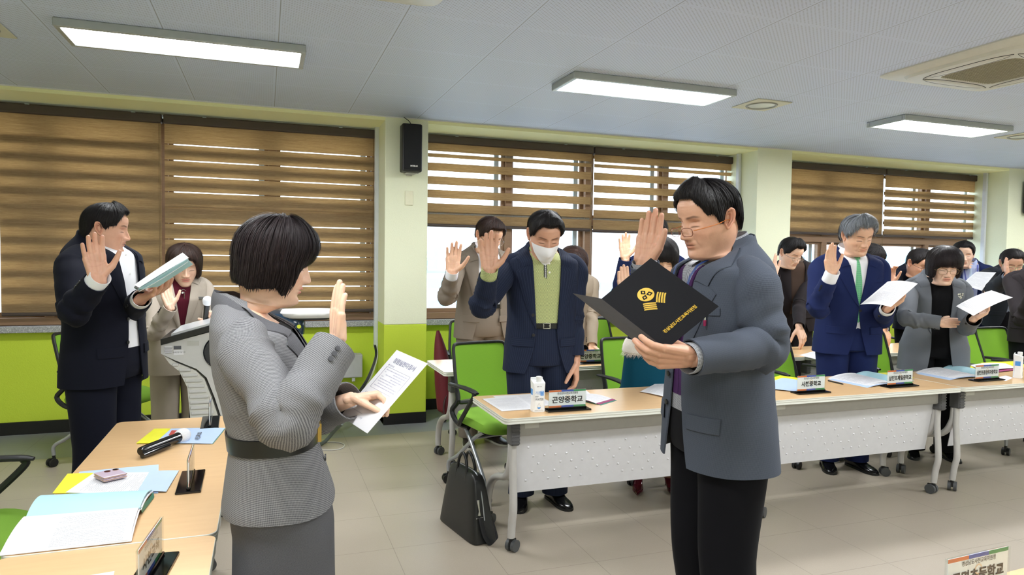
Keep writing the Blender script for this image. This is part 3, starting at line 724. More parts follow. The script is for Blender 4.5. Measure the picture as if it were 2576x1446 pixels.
# ---- paper goods
def page_mat(name, base=(240, 240, 243), pitch=0.0075, ink=(120, 120, 130), amt=0.75, mx=0.018, x1=0.192, y0=0.03, y1=0.27, box=False):
    if name in MATS: return MATS[name]
    m = mat(name, srgb(*base), 0.55); t = NT(m); o = t.xyz(t.n('ShaderNodeTexCoord').outputs['UV'])
    ln = t.math('LESS_THAN', t.math('FRACT', t.math('MULTIPLY', o[1], 1/pitch)), 0.38)
    nz = t.n('ShaderNodeTexNoise'); nz.inputs['Scale'].default_value = 1.0; nz.inputs['Detail'].default_value = 1
    cb = t.n('ShaderNodeCombineXYZ'); t.l(t.math('MULTIPLY', o[0], 330.0), cb.inputs[0]); t.l(t.math('FLOOR', t.math('MULTIPLY', o[1], 1/pitch)), cb.inputs[1]); t.l(cb.outputs[0], nz.inputs['Vector'])
    wd = t.math('GREATER_THAN', nz.outputs[0], 0.44)
    n2 = t.n('ShaderNodeTexNoise'); n2.inputs['Scale'].default_value = 1.0
    c2 = t.n('ShaderNodeCombineXYZ'); t.l(t.math('MULTIPLY', o[0], 8.0), c2.inputs[0]); t.l(t.math('MULTIPLY', t.math('FLOOR', t.math('MULTIPLY', o[1], 1/pitch)), 3.7), c2.inputs[1]); t.l(c2.outputs[0], n2.inputs['Vector'])
    par = t.math('GREATER_THAN', n2.outputs[0], 0.42)
    ins = t.math('MULTIPLY', t.math('MULTIPLY', t.math('GREATER_THAN', o[0], mx), t.math('LESS_THAN', o[0], x1)), t.math('MULTIPLY', t.math('GREATER_THAN', o[1], y0), t.math('LESS_THAN', o[1], y1)))
    f = t.math('MULTIPLY', t.math('MULTIPLY', ln, wd), t.math('MULTIPLY', par, ins))
    t.l(t.mix(t.math('MULTIPLY', f, amt), srgb(*base), srgb(*ink)), t.p.inputs['Base Color'])
    tr = t.n('ShaderNodeBsdfTranslucent'); tr.inputs[0].default_value = srgb(*base); mxs = t.n('ShaderNodeMixShader'); mxs.inputs[0].default_value = 0.18
    out = [q for q in t.t.nodes if q.type == 'OUTPUT_MATERIAL'][0]; t.l(t.p.outputs[0], mxs.inputs[1]); t.l(tr.outputs[0], mxs.inputs[2]); t.l(mxs.outputs[0], out.inputs[0])
    MATS[name] = m; return m
PG = page_mat('printed_page', ink=(140, 140, 150), amt=.62); PGF = page_mat('faint_printed_page', ink=(170, 170, 180), amt=0.6)
M_PAPER = plain('white_paper', (238, 238, 242), 0.6, var=0.01); M_LBLUE = plain('light_blue_paper', (176, 218, 230), 0.55, var=0.02)
M_YEL = plain('yellow_cover', (232, 230, 40), 0.45); M_CBL = plain('pale_blue_cover', (186, 208, 240), 0.4, var=0.04, scale=8); M_CGR = plain('green_back_cover', (60, 130, 110), 0.5); M_CMAG = plain('magenta_cover_edge', (150, 40, 100), 0.5)
def sheet(mb, C, w=0.21, h=0.297, curl=0.0, axis=1, n=14, mi=0, lift=0.0, th=0.0006, wave=0.0):
    """C: 4 corners (u0v0, u1v0, u1v1, u0v1) -> curved thin sheet; uv in metres (v grows downward on the page)"""
    C = [np.asarray(c, float) for c in C]; nr = np.cross(C[1]-C[0], C[3]-C[0]); nr /= np.linalg.norm(nr)+1e-9
    if nr[2] < 0: nr = -nr
    P = []; U = []
    for j in range(n+1):
        v = j/n; row = []; ur = []
        for i in range(n+1):
            u = i/n; s = u if axis == 0 else v
            p = C[0]*(1-u)*(1-v)+C[1]*u*(1-v)+C[2]*u*v+C[3]*(1-u)*v
            row.append(p+nr*(curl*4*s*(1-s)+wave*sin(2*pi*s)+lift)); ur.append((u*w, v*h))
        P.append(row); U.append(ur)
    P = np.array(P); m = n+1; F = []; UV = []
    for j in range(n):
        for i in range(n): F.append([j*m+i, j*m+i+1, (j+1)*m+i+1, (j+1)*m+i]); UV.append([U[j][i], U[j][i+1], U[j+1][i+1], U[j+1][i]])
    mb.add(P.reshape(-1, 3), F, UV, mi); mb.add((P-nr*th).reshape(-1, 3), [f[::-1] for f in F], [u[::-1] for u in UV], mi)
    e = [list(range(0, m))] + [[k*m+n for k in range(m)]]+[list(range(n*m, n*m+m))[::-1]]+[[k*m for k in range(m)][::-1]]
    Q = P.reshape(-1, 3)
    for ed in e:
        for a, b in zip(ed[:-1], ed[1:]): mb.add([Q[a], Q[b], Q[b]-nr*th, Q[a]-nr*th], [[0, 3, 2, 1]], None, mi)
    return P, nr
def flat_sheet(name, label, px, z=0.7208, m=None, cat='paper', group=None, curl=0.0, w=0.21, h=0.297, axis=1, extra=None, zs=None, th=0.0006):
    C = [atz(*p, (zs[i] if zs else z)) for i, p in enumerate(px)]
    mb = MB(); sheet(mb, C, w, h, curl, axis, th=th)
    o = mb.build(name, m or PG); tag(o, label, cat, group); return o
# front table papers
flat_sheet('paper_sheet', 'topmost printed sheet left of the water carton', [(1213, 1003), (1300, 994), (1352, 1028), (1262, 1034)], z=0.7224, m=PGF)
flat_sheet('paper_sheet', 'lower sheet under the printed page beside the water carton', [(1240, 996), (1345, 990), (1400, 1018), (1290, 1026)], z=0.7212, m=PGF)
def booklet(label, px, cols, z=0.721, n=3, curl=0.006, group='conference booklets'):
    """stack of sheets with a coloured back cover; px = 4 corners of the topmost page"""
    r = thing('booklet', label, 'booklet', tuple(float(v) for v in atz(*px[0], z)), 0, group)
    for k, (nm, m_, dz, sh, cu) in enumerate(cols):
        C = [atz(p[0]+sh[0], p[1]+sh[1], z+dz) for p in px]; mb = MB(); sheet(mb, C, curl=cu, axis=0, th=0.001); mb.build(nm, m_, r)
    return r
booklet('booklet with a magenta and green cover right of the first name plate', [(1470, 990), (1540, 1003), (1500, 1015), (1440, 1004)], [('back_cover', M_CGR, 0.0, (12, 4), 0.004), ('cover', M_CMAG, 0.002, (8, 2), 0.006), ('page', PGF, 0.004, (0, 0), 0.010)], z=0.721)
booklet('white booklet behind the first name plate', [(1395, 985), (1475, 982), (1500, 1002), (1410, 1010)], [('cover', M_LBLUE, 0.0, (2, 2), 0.004), ('page', PGF, 0.002, (0, 0), 0.008)])
flat_sheet('paper_sheet', 'white sheet with a curled edge left of the black folder man', [(1610, 985), (1652, 963), (1720, 975), (1690, 1003)], z=0.724, m=PGF, curl=0.004)
r = thing('booklet', 'yellow and pale blue booklet beside the 사천중학교 plate', 'booklet', tuple(float(v) for v in atz(1960, 965, 0.721)), 0, 'conference booklets')
mb = MB(); sheet(mb, [atz(*p, 0.7215) for p in ((1900, 962), (1962, 944), (2030, 953), (2010, 976))], th=0.0015); mb.build('yellow_cover', M_YEL, r)
mb = MB(); sheet(mb, [atz(*p, 0.7245) for p in ((1895, 975), (1968, 950), (2035, 962), (2008, 985))], th=0.0015, curl=0.004); mb.build('blue_cover', M_CBL, r)
mb = MB(); sheet(mb, [atz(*p, 0.7275) for p in ((1925, 958), (1935, 956), (1952, 972), (1940, 976))], th=0.0004); mb.build('blue_arrow_mark', M_BLU, r)
def open_book(label, white, blue, z=0.723, under=None, cw=0.012):
    r = thing('open_booklet', label, 'booklet', tuple(float(v) for v in atz(*white[0], z)), 0, 'open booklets')
    mb = MB(); sheet(mb, [atz(*p, z) for p in white], curl=cw, axis=0, th=0.002); mb.build('printed_page', PG, r)
    for k in (1, 2):
        mb = MB(); sheet(mb, [atz(p[0]+2*k, p[1]+2.0*k, z-0.0012*k) for p in white], curl=cw*0.8, axis=0, th=0.001); mb.build('page', M_PAPER if k == 1 else M_CBL, r)
    mb = MB(); sheet(mb, [atz(*p, z+0.001) for p in blue], curl=cw*1.6, axis=0, th=0.002); mb.build('blue_page', M_LBLUE, r)
    if under:
        mb = MB(); sheet(mb, [atz(*p, 0.7212) for p in under], th=0.001); mb.build('yellow_cover', M_YEL, r)
    return r
open_book('open booklet with a light blue page before the grey haired man', [(2082, 951), (2150, 938), (2248, 962), (2178, 971)], [(2152, 940), (2205, 940), (2300, 958), (2250, 962)], under=[(2200, 938), (2270, 935), (2300, 950), (2240, 952)])
open_book('open booklet with a light blue page before the woman in the grey coat', [(2302, 936), (2368, 924), (2462, 944), (2385, 952)], [(2372, 925), (2420, 922), (2500, 938), (2462, 943)], under=[(2420, 922), (2480, 918), (2520, 930), (2460, 934)])
booklet('booklet stack right of the 삼천포중앙여자중학교 plate', [(2440, 918), (2530, 914), (2560, 926), (2480, 935)], [('yellow_cover', M_YEL, 0.0, (26, -6), 0.0), ('back_cover', M_CMAG, 0.002, (6, 4), 0.004), ('page', PGF, 0.005, (0, 0), 0.010)])
flat_sheet('paper_sheet', 'small folded white card right of the last name plate', [(2505, 950), (2530, 944), (2548, 950), (2530, 958)], z=0.7215, m=M_PAPER)
mb = MB(); a, b = atz(2083, 957, 0.725), atz(2122, 966, 0.725); mb.tube([a, a+(b-a)*0.03, a+(b-a)*0.9, b], [0.003, 0.0045, 0.0045, 0.001], 10); po = tag(mb.build('pen', M_BLKP), 'black pen lying left of the open booklet', 'pen')
flat_sheet('paper_sheet', 'white sheet on the second row table beside the pillar', [(1118, 908), (1190, 903), (1240, 918), (1150, 924)], m=PGF)
flat_sheet('paper_sheet', 'white paper on the second row table under a pointing hand', [(2010, 893), (2060, 880), (2110, 892), (2060, 905)], m=PGF)
booklet('open papers beside the half hidden second row name plate', [(1500, 888), (1560, 886), (1590, 900), (1530, 905)], [('page', PGF, 0.0, (6, 3), 0.0), ('page', PGF, 0.003, (0, 0), 0.006)])
# ---- milk-style water cartons
M_CART = plain('white_carton', (238, 240, 242), 0.35, var=0.01); M_CBLUE = plain('carton_blue_print', (80, 150, 225), 0.4); M_CDARK = plain('carton_dark_print', (50, 56, 66), 0.4)
def carton(label, loc, rz, full=True):
    r = thing('water_carton', label, 'carton', loc, 0, 'white water cartons'); R = rotz(rz); O = np.array(loc)
    class T(MB):
        def fin(s, nm, mats, parent): s.v = [O+v @ R.T for v in s.v]; return s.build(nm, mats, parent)
    t = T(); w, d, h = 0.062, 0.052, 0.145
    def ring(k, z, ch): return [(w/2*k-ch, -d/2*k, z), (w/2*k, -d/2*k+ch, z), (w/2*k, d/2*k-ch, z), (w/2*k-ch, d/2*k, z), (-w/2*k+ch, d/2*k, z), (-w/2*k, d/2*k-ch, z), (-w/2*k, -d/2*k+ch, z), (-w/2*k+ch, -d/2*k, z)]
    t.grid([ring(0.97, 0, 0.007), ring(1, 0.004, 0.005), ring(1, 0.05, 0.011), ring(1, 0.10, 0.009), ring(1, h, 0.002)], closed=True, cap0=True, smooth=False)
    hw, hd = w/2, d/2
    t.add([(-hw, -hd, h), (hw, -hd, h), (hw, hd, h+0.016), (-hw, hd, h+0.016), (-hw, hd, h), (hw, hd, h)], [[0, 1, 2, 3], [1, 5, 2], [0, 3, 4], [4, 3, 2, 5]], None, 0, False)
    t.box((0, hd-0.004, h+0.019), (w, 0.003, 0.008)); t.fin('box', M_CART, r)
    t = T(); t.tube([(0.002, -0.006, h+0.002), (0.002, -0.008, h+0.012), (0.002, -0.008, h+0.028)], [0.016, 0.0125, 0.0125], 18); t.tube([(0.002, -0.008, h+0.014), (0.002, -0.008, h+0.0141), (0.002, -0.008, h+0.030), (0.002, -0.008, h+0.032)], [0.012, 0.0145, 0.0145, 0.012], 24); t.fin('cap', M_WHT, r)
    ex = R @ np.array([1, 0, 0]); ez = np.array([0, 0, 1.0]); n = np.cross(ex, ez)
    def P(x, z): return O+ex*x+ez*z+n*(d/2+0.0002)
    t = MB(); put_text(t, '기픈', 0.016, P(-0.007, 0.096), ex, ez, 0); put_text(t, '물', 0.026, P(0.014, 0.093), ex, ez, 0, bold=0.0006);     q = [P(-0.001+0.009*sin(a)*(1 if a > 0 else 1), 0.026-0.009*cos(a)) for a in np.linspace(-1.5, 1.5, 13)]; t.add([p+n*0.0005 for p in q], [list(range(13))], None, 0, False); t.build('blue_print', M_CBLUE, r)
    t = MB(); t.box(O+R @ np.array([-hw-0.0004, 0, 0.10]), (0.0006, 0.03, 0.03), 0, R); t.build('blue_side_print', M_CBLUE, r)
    t = MB(); put_text(t, 'DEEP', 0.0095, P(-0.013, 0.078), ex, ez, 0, sx=0.8); put_text(t, 'WATER', 0.017, P(0.001, 0.064), ex, ez, 0, sx=0.78, fit=0.043)
    put_text(t, 'JN', 0.006, P(-0.008, 0.128), ex, ez, 0, bold=0.0002); put_text(t, '지리산물', 0.004, P(0.004, 0.128), ex, ez, 0)
    put_text(t, '먹는샘물 · 330 mL · 종이팩', 0.004, P(0.0, 0.0095), ex, ez, 0); 
    dp = [P(-0.001+x, z) for x, z in ((0, 0.046), (0.005, 0.036), (0.0088, 0.028), (0.009, 0.024), (0.006, 0.0185), (0, 0.016), (-0.006, 0.0185), (-0.009, 0.024), (-0.0088, 0.028), (-0.005, 0.036), (0, 0.046))]
    t.tube([p+n*0.0004 for p in dp], 0.0003, 4, caps=False); t.build('dark_print', M_CDARK, r)
    return r
carton('white water carton beside the 곤양중학교 name plate', TL(1.235, 3.06), radians(-4))
c2 = atz(2560, 950, 0.72); carton('white water carton at the right picture edge', (float(c2[0]), float(c2[1]), TH), radians(30))
c2 = atz(2438, 905, 0.72); carton('small white carton far back beside the woman in the grey coat', (float(c2[0])-0.1, 4.75, TH), radians(10))
# a small dark tablet and white cup on far table
mb = MB(); p = at(2425, 880, 4.5); mb.box((p[0]+.05, 4.7, 0.76), (0.10, 0.015, 0.13), 0, rotz(0.1)@rotm((1, 0, 0), -0.15), bev=0.004); tag(mb.build('desk_clock', M_BLKP), 'small dark standing device on the second row table', 'device')
# ---- left table things
r = thing('booklet', 'yellow and pale blue booklet under the black microphone', 'booklet', tuple(float(v) for v in atz(400, 1085, 0.721)), 0, 'conference booklets')
A, B, C_, D_ = (390, 1079), (568, 1077), (536, 1116), (345, 1115)
def lerp2(p, q, t): return (p[0]+(q[0]-p[0])*t, p[1]+(q[1]-p[1])*t)
mb = MB(); sheet(mb, [atz(*p, 0.7212) for p in (A, B, C_, D_)], th=0.001, curl=0.003, axis=0); mb.build('back_cover', M_CGR, r)
mb = MB(); sheet(mb, [atz(p[0]-2, p[1]-1, 0.7240) for p in (lerp2(A, B, .24), B, C_, lerp2(D_, C_, .24))], th=0.002, curl=0.0015, axis=0); mb.build('blue_cover', M_CBL, r)
mb = MB(); sheet(mb, [atz(p[0]-2, p[1]-1, 0.7240) for p in (A, lerp2(A, B, .24), lerp2(D_, C_, .24), D_)], th=0.002, curl=0.0005, axis=0); mb.build('yellow_cover', M_YEL, r)
mb = MB(); o_ = atz(500, 1096, 0.728); ex = atz(494, 1112, 0.728)-atz(506, 1080, 0.728); ex /= np.linalg.norm(ex); ey = np.cross((0, 0, 1), ex)
put_text(mb, '사천교육 2023', 0.022, o_, -ex, -ey, 0, bold=0.0006, fit=0.13); mb.build('printed_title', M_INK2, r)
mb = MB(); sheet(mb, [atz(*p, 0.7262) for p in ((432, 1082), (446, 1082), (440, 1094), (424, 1094))], th=0.0004, n=2); mb.build('picture', plain('red_picture_patch', (190, 70, 60), 0.5), r)
# microphone with foam cover
r = thing('microphone', 'black handheld microphone lying on the near table', 'microphone', tuple(float(v) for v in atz(400, 1120, 0.72)), 0, 'handheld microphones')
a, b = atz(352, 1136, 0.744), atz(452, 1098, 0.746); d = (b-a)/np.linalg.norm(b-a)
M_GBLK = plain('gloss_black_plastic', (16, 16, 18), 0.12)
mb = MB(); mb.tube([a, a+d*0.004, a+d*0.03, b-d*0.02, b], [0.012, 0.016, 0.0175, 0.019, 0.021], 20); mb.build('handle', M_GBLK, r)
sd = np.cross(d, (0, 0, 1)); mb = MB(); mb.tube([a-d*0.012+sd*0.020-np.array([0, 0, .010]), a+d*0.06+sd*0.020-np.array([0, 0, .010]), a+d*0.13+sd*0.018-np.array([0, 0, .010])], [0.010, 0.012, 0.010], 14); mb.build('receiver_body', M_GBLK, r)
M_NET = plain('white_hygiene_cover', (226, 228, 232), 0.7, var=0.12, scale=300, bump=0.6, Alpha=0.93)
mb = MB(); rs = [0.018, 0.026, 0.029, 0.030, 0.027, 0.02, 0.008]; mb.grid(sweep(np.array([b-d*0.012+d*0.011*k for k in range(7)]), np.array(rs), 20)*1.0, closed=True, cap0=True, cap1=True); mb.build('hygiene_cover', M_NET, r)
# folding phone
r = thing('folding_phone', 'lilac folding phone with gold edges on the near table', 'phone', (float(atz(278, 1205, .725)[0]), float(atz(278, 1205, .725)[1]), 0.7045), radians(-58))
L_ = plain('lilac_satin', (198, 180, 196), 0.25); G_ = plain('polished_gold', (214, 178, 150), 0.15, 1.0)
O = np.array(r.location); R = rotz(radians(-58))
mb = MB(); mb.box(O+np.array([0, 0, 0.0125]), (0.080, 0.072, 0.007), 0, R, bev=0.003, seg=3); mb.build('upper_half', L_, r)
mb = MB(); mb.box(O+np.array([0, 0, 0.0043]), (0.080, 0.072, 0.0075), 0, R, bev=0.003, seg=3); mb.build('lower_half', L_, r)
mb = MB(); mb.box(O+np.array([0, 0, 0.0125]), (0.0815, 0.0735, 0.003), 0, R, bev=0.001); mb.box(O+np.array([0, 0, 0.0045]), (0.0815, 0.0735, 0.003), 0, R, bev=0.001); mb.box(O+R@np.array([-0.041, 0, 0.0085]), (0.006, 0.066, 0.012), 0, R, bev=0.002); mb.build('metal_rim', G_, r)
for q in (-1, 1):
    mb = MB(); mb.disc(O+R@np.array([-0.022, 0.013*q+0.012, 0.0165]), (0, 0, 1), 0.0095, 0.002, 20); mb.build('camera_ring', G_ if q > 0 else plain('bronze_lens', (120, 70, 60), 0.1, .5), r)
# papers under the phone
flat_sheet('paper_sheet', 'printed white sheet under the folding phone', [(428, 1186), (376, 1246), (165, 1238), (235, 1190)], z=0.7262, m=PG)
r = thing('booklet', 'yellow and blue booklet under the sheet with the phone', 'booklet', tuple(float(v) for v in atz(300, 1200, 0.721)), 0, 'conference booklets')
mb = MB(); sheet(mb, [atz(*p, 0.7218) for p in ((200, 1186), (399, 1168), (398, 1240), (170, 1246))], th=0.0008); mb.build('blue_cover', M_CBL, r)
mb = MB(); sheet(mb, [atz(*p, 0.7232) for p in ((170, 1191), (235, 1189), (200, 1240), (132, 1240))], th=0.0012); mb.build('yellow_cover', M_YEL, r)
mb = MB(); sheet(mb, [atz(*p, 0.7245) for p in ((360, 1188), (450, 1183), (418, 1236), (330, 1238))], th=0.001, curl=0.003, axis=0); mb.build('blue_back', M_CBL, r)
# big open booklet
r = thing('open_booklet', 'large open booklet with a light blue left page on the near table', 'booklet', tuple(float(v) for v in atz(200, 1300, 0.722)), 0, 'open booklets')
def bulge(name, px, m_, z, curl, th=0.003, lift=0.0, ax=1):
    mb = MB(); C = [atz(*p, zz) for p, zz in zip(px, z)]; sheet(mb, C, 0.297, 0.21, curl, ax, th=th, n=20); return mb.build(name, m_, r)
bulge('blue_page', [(383, 1232), (106, 1245), (66, 1298), (352, 1276)], M_LBLUE, (0.732, 0.725, 0.738, 0.745), 0.014)
bulge('under_page', [(386, 1236), (112, 1248), (70, 1302), (356, 1280)], M_PAPER, (0.7285, 0.7225, 0.731, 0.739), 0.010, 0.003)
bulge('printed_page', [(350, 1274), (60, 1299), (0, 1392), (327, 1357)], PG, (0.744, 0.737, 0.7265, 0.7275), 0.008)
bulge('under_page', [(354, 1276), (62, 1303), (-4, 1397), (331, 1360)], M_PAPER, (0.739, 0.732, 0.7235, 0.7245), 0.005, 0.002)
bulge('spine', [(386, 1238), (388, 1250), (358, 1290), (354, 1278)], M_CGR, (0.73, 0.7225, 0.7225, 0.742), 0.0, 0.001)
flat_sheet('paper_sheet', 'corner of a white sheet at the bottom picture edge', [(205, 1450), (288, 1436), (280, 1470), (180, 1490)], m=M_PAPER)
# ---- lectern
M_LECW = plain('white_grey_abs', (212, 212, 210), 0.4); M_LECD = plain('lectern_dark', (40, 44, 50), 0.4)
LY = 4.10
def P2(px, py, Y=LY): p = at(px, py, Y); return (p[0], p[2])
r = thing('lectern', 'white lectern with a sloping black edged top and ribbed sides', 'lectern', (-0.30, LY+0.25, 0), 0)
def prismY(poly, y0, y1, mi=0, mb=None):
    mb = mb or MB(); n = len(poly); V = [(x, y0, z) for x, z in poly]+[(x, y1, z) for x, z in poly]
    mb.add(V, [list(range(n)), list(range(n, 2*n))[::-1]]+[[i, n+i, n+(i+1) % n, (i+1) % n] for i in range(n)], None, mi, False); return mb
side = [P2(405, 868), P2(405, 890), P2(440, 906), P2(495, 928), P2(520, 950), P2(540, 1000), P2(560, 1060)]+[(-0.235, 0.10), (-0.235, 0.03), (0.16, 0.03), (0.16, 0.25), (0.02, 0.62), (0.03, 0.95), P2(640, 806)]
prismY(side, LY, LY+0.5).build('body', M_LECW, r)
rib = [P2(409, 893), P2(441, 912), P2(492, 933), P2(514, 955), P2(533, 1003), P2(553, 1062), (-0.245, 0.06), (-0.40, 0.06)]+[P2(478, 1055), P2(470, 975), P2(450, 935), P2(425, 915)]
prismY(rib, LY+0.015, LY+0.485).build('shell', plain('pale_ivory_abs', (220, 219, 212), 0.4), r)
mb = MB()
zt = P2(420, 905)[1]; zb_ = 0.10; n = 26
for k in range(n):
    z = zt-(zt-zb_)*k/n
    xs_ = []
    for i in range(len(rib)):
        (xa, za), (xb, zb2) = rib[i], rib[(i+1) % len(rib)]
        if (za-z)*(zb2-z) < 0: xs_.append(xa+(xb-xa)*(z-za)/(zb2-za))
    if len(xs_) >= 2:
        a, b = min(xs_)+0.006, max(xs_)-0.012
        if b-a > 0.02: mb.box(((a+b)/2, LY+0.012, z), (b-a, 0.012, 0.016), 0, bev=0.004, seg=2)
mb.build('vent_rib', M_LECW, r)
top = [P2(404, 853), P2(405, 868), P2(545, 828), P2(640, 803), P2(640, 790), P2(545, 815)]
prismY(top, LY-0.01, LY+0.51).build('black_top_edge', plain('satin_black', (18, 20, 26), 0.3), r)
t0, t1 = P2(430, 845), P2(640, 787)
mb = MB(); mb.quadbox([(t0[0], LY+0.01, t0[1]-0.001), (t1[0], LY+0.01, t1[1]-0.001), (t1[0], LY+0.49, t1[1]-0.001), (t0[0], LY+0.49, t0[1]-0.001)], (0, 0, 0.012)); mb.build('touch_screen', plain('white_gloss', (225, 228, 232), 0.12), r)
mb = MB(); mb.tube([(0.0, LY-0.004, P2(540, 880)[1]), (0.0, LY+0.0, P2(540, 880)[1])], 0.0, 4) if False else None
c = (P2(548, 880)[0]+0.02, LY-0.006, P2(548, 885)[1]); mb.disc(c, (0, 1, 0), 0.085, 0.02, 36); mb.build('round_speaker', M_LECD, r)
mb = MB(); a_ = np.linspace(0, 2*pi, 37)
mb.tube([(c[0]+0.09*cos(q), LY-0.008, c[2]+0.09*sin(q)) for q in a_], 0.004, 6, caps=False); mb.build('speaker_ring', M_CHROME, r)
mb = MB()
for (x0, y0, x1, y1, mi) in ((471, 858, 501, 869, 0), (414, 870, 433, 888, 1), (437, 870, 456, 878, 2), (437, 881, 462, 892, 1)):
    p, q = P2(x0, y0), P2(x1, y1); mb.box(((p[0]+q[0])/2, LY-0.001, (p[1]+q[1])/2), (q[0]-p[0], 0.003, p[1]-q[1]), mi)
mb.build('label_sticker', [M_STICK, M_PAPER, plain('dark_grey_label', (96, 98, 104), 0.5)], r)
mb = MB(); p = P2(449, 886); put_text(mb, '한국산업기술 인증', 0.008, (p[0]+0.004, LY-0.0026, p[1]), (1, 0, 0), (0, 0, 1), 0); p = P2(423, 874); 
for k in range(6): mb.box((p[0]+0.001, LY-0.0028, p[1]-0.006*k), (0.04-0.004*(k % 3), 0.0006, 0.0016))
mb.build('label_print', M_INK2, r)
prismY([(-0.44, 0.0), (-0.42, 0.035), (0.17, 0.035), (0.19, 0.0)], LY-0.02, LY+0.52).build('base', M_BLACK, r)
mb = MB(); prismY([(-0.42, 0.04), (-0.40, 0.62), (-0.30, 0.75), (-0.2, 0.75), (-0.2, 0.04)], LY+0.10, LY+0.40, 0, mb).build('inner_cabinet', M_LECD, r)
# small antenna cable on top
mb = MB(); p = at(575, 800, LY+0.2); mb.tube([at(540, 822, LY+.2), at(538, 806, LY+.2), at(546, 800, LY+.2)], 0.002, 6, smooth_path=4); mb.build('antenna', M_BLKP, r)
# ---- second machine: electronic podium with tray
r = thing('electronic_podium', 'rounded white podium with a glossy blue black top and side tray', 'podium', (0.10, 5.25, 0), 0)
X_, Y_ = 0.045, 5.05
mb = MB(); prof = [(0.0, 0.24), (0.04, 0.25), (0.70, 0.20), (0.95, 0.205), (1.00, 0.20)]
a = np.arange(40)/40*2*pi
def se(hx, hy, z, e=5, cx=X_, cy=Y_+0.2): return [(cx+hx*np.sign(cos(q))*abs(cos(q))**(2/e), cy+hy*np.sign(sin(q))*abs(sin(q))**(2/e), z) for q in a]
mb.grid([se(0.20, 0.17, 0.0), se(0.20, 0.17, 0.06), se(0.17, 0.15, 0.12), se(0.16, 0.15, 0.5), se(0.205, 0.20, 0.80), se(0.215, 0.21, 0.95), se(0.21, 0.205, 0.975)], closed=True, cap0=True, cap1=True); mb.build('body', M_WHT, r)
mb = MB(); mb.grid([se(0.222, 0.217, 0.90), se(0.228, 0.222, 0.94), se(0.225, 0.22, 1.0), se(0.20, 0.195, 1.045), se(0.12, 0.12, 1.062), se(0.01, 0.01, 1.065)], closed=True, cap0=True, cap1=True); mb.build('top_cover', plain('gloss_blue_black', (38, 58, 78), 0.12), r)
mb = MB(); mb.grid([se(0.18, 0.10, 1.015, 3, 0.30, 5.12), se(0.20, 0.115, 1.03, 3, 0.30, 5.12), se(0.205, 0.12, 1.05, 3, 0.30, 5.12), se(0.19, 0.11, 1.072, 3, 0.30, 5.12), se(0.1, 0.06, 1.078, 3, 0.30, 5.12)], closed=True, cap0=True, cap1=True); mb.build('side_tray', M_WHT, r)
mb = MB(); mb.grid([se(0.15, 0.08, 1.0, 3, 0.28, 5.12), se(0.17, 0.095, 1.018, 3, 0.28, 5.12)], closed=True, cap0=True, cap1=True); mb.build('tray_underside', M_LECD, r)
mb = MB(); p = at(752, 821, Y_-0.012); mb.disc((p[0], Y_-0.014, p[2]), (0, 1, 0), 0.014, 0.006, 20); mb.build('emblem_badge', plain('yellow_green_badge', (200, 210, 60), 0.3), r)
# ---- wall things
M_GBOX = plain('grey_electric_box', (186, 186, 190), 0.45)
p, q = at(868, 890, 6.38), at(907, 946, 6.38)
mb = MB(); mb.box(((p[0]+q[0])/2-0.05, 6.375, (p[2]+q[2])/2), (q[0]-p[0]+0.12, 0.13, p[2]-q[2]), 0, bev=0.01, seg=2); mb.box((q[0]-0.07, 6.32, p[2]+0.008), (0.04, 0.02, 0.014)); mb.box((q[0]-0.07, 6.32, q[2]-0.02), (0.03, 0.01, 0.03), 0, bev=0.003)
tag(mb.build('electric_box', M_GBOX), 'grey electric box on the lime wall left of the pillar', 'electric box')
mb = MB(); mb.box((0.945, 6.30, 1.64), (0.034, 0.05, 2.02), 0, bev=0.003); tag(mb.build('cable_trunking', plain('white_trunking', (214, 218, 224), 0.4)), 'white vertical cable trunking beside the loudspeaker pillar', 'trunking', 'vertical cable trunkings')
mb = MB(); mb.box((4.80, 6.22, 1.64), (0.03, 0.05, 2.02), 0, bev=0.003); tag(mb.build('cable_trunking', plain('white_trunking', (214, 218, 224), 0.4)), 'white vertical trunking beside the middle pillar', 'trunking', 'vertical cable trunkings')
mb = MB(); mb.box((8.54, 6.22, 1.64), (0.03, 0.05, 2.02), 0, bev=0.003); tag(mb.build('cable_trunking', plain('white_trunking', (214, 218, 224), 0.4)), 'white vertical trunking beside the right pillar', 'trunking', 'vertical cable trunkings')
r = thing('cable_bundle', 'black and white cables hanging out of the trunking', 'cables', (0.94, 6.25, 0.0), 0)
for k in range(5):
    mb = MB(); o = 0.006*k; mb.tube([(0.94+o-0.01, 6.28, 0.66), (0.935+o, 6.26, 0.55), (0.86+o*1.5, 6.2, 0.38), (0.74+o*2, 6.1, 0.22), (0.66-o, 5.9, 0.10), (0.5, 5.75+o*3, 0.012)], 0.005 if k < 3 else 0.003, 8, smooth_path=6); mb.build('cable', M_BLKP if k < 3 else M_STICK, r)
mb = MB(); mb.tube([atz(x, y, 0.004) for x, y in ((780, 1130), (830, 1132), (858, 1128), (866, 1118), (845, 1112), (800, 1113), (760, 1118))], 0.004, 8, smooth_path=8); tag(mb.build('floor_cable', M_STICK), 'loop of white cable on the floor behind the woman in tweed', 'cable')
mb = MB(); mb.tube([atz(860, 1065, 0.2), atz(840, 1085, 0.1), atz(815, 1112, 0.02), atz(780, 1125, 0.02)], 0.014, 10, smooth_path=6); tag(mb.build('cable_hose', plain('grey_green_hose', (96, 106, 98), 0.5)), 'thick grey cable hose running to the floor', 'hose')
r = thing('wall_loudspeaker', 'black loudspeaker mounted high on the pillar', 'loudspeaker', (1.165, 5.93, 2.375), 0, 'black wall loudspeakers')
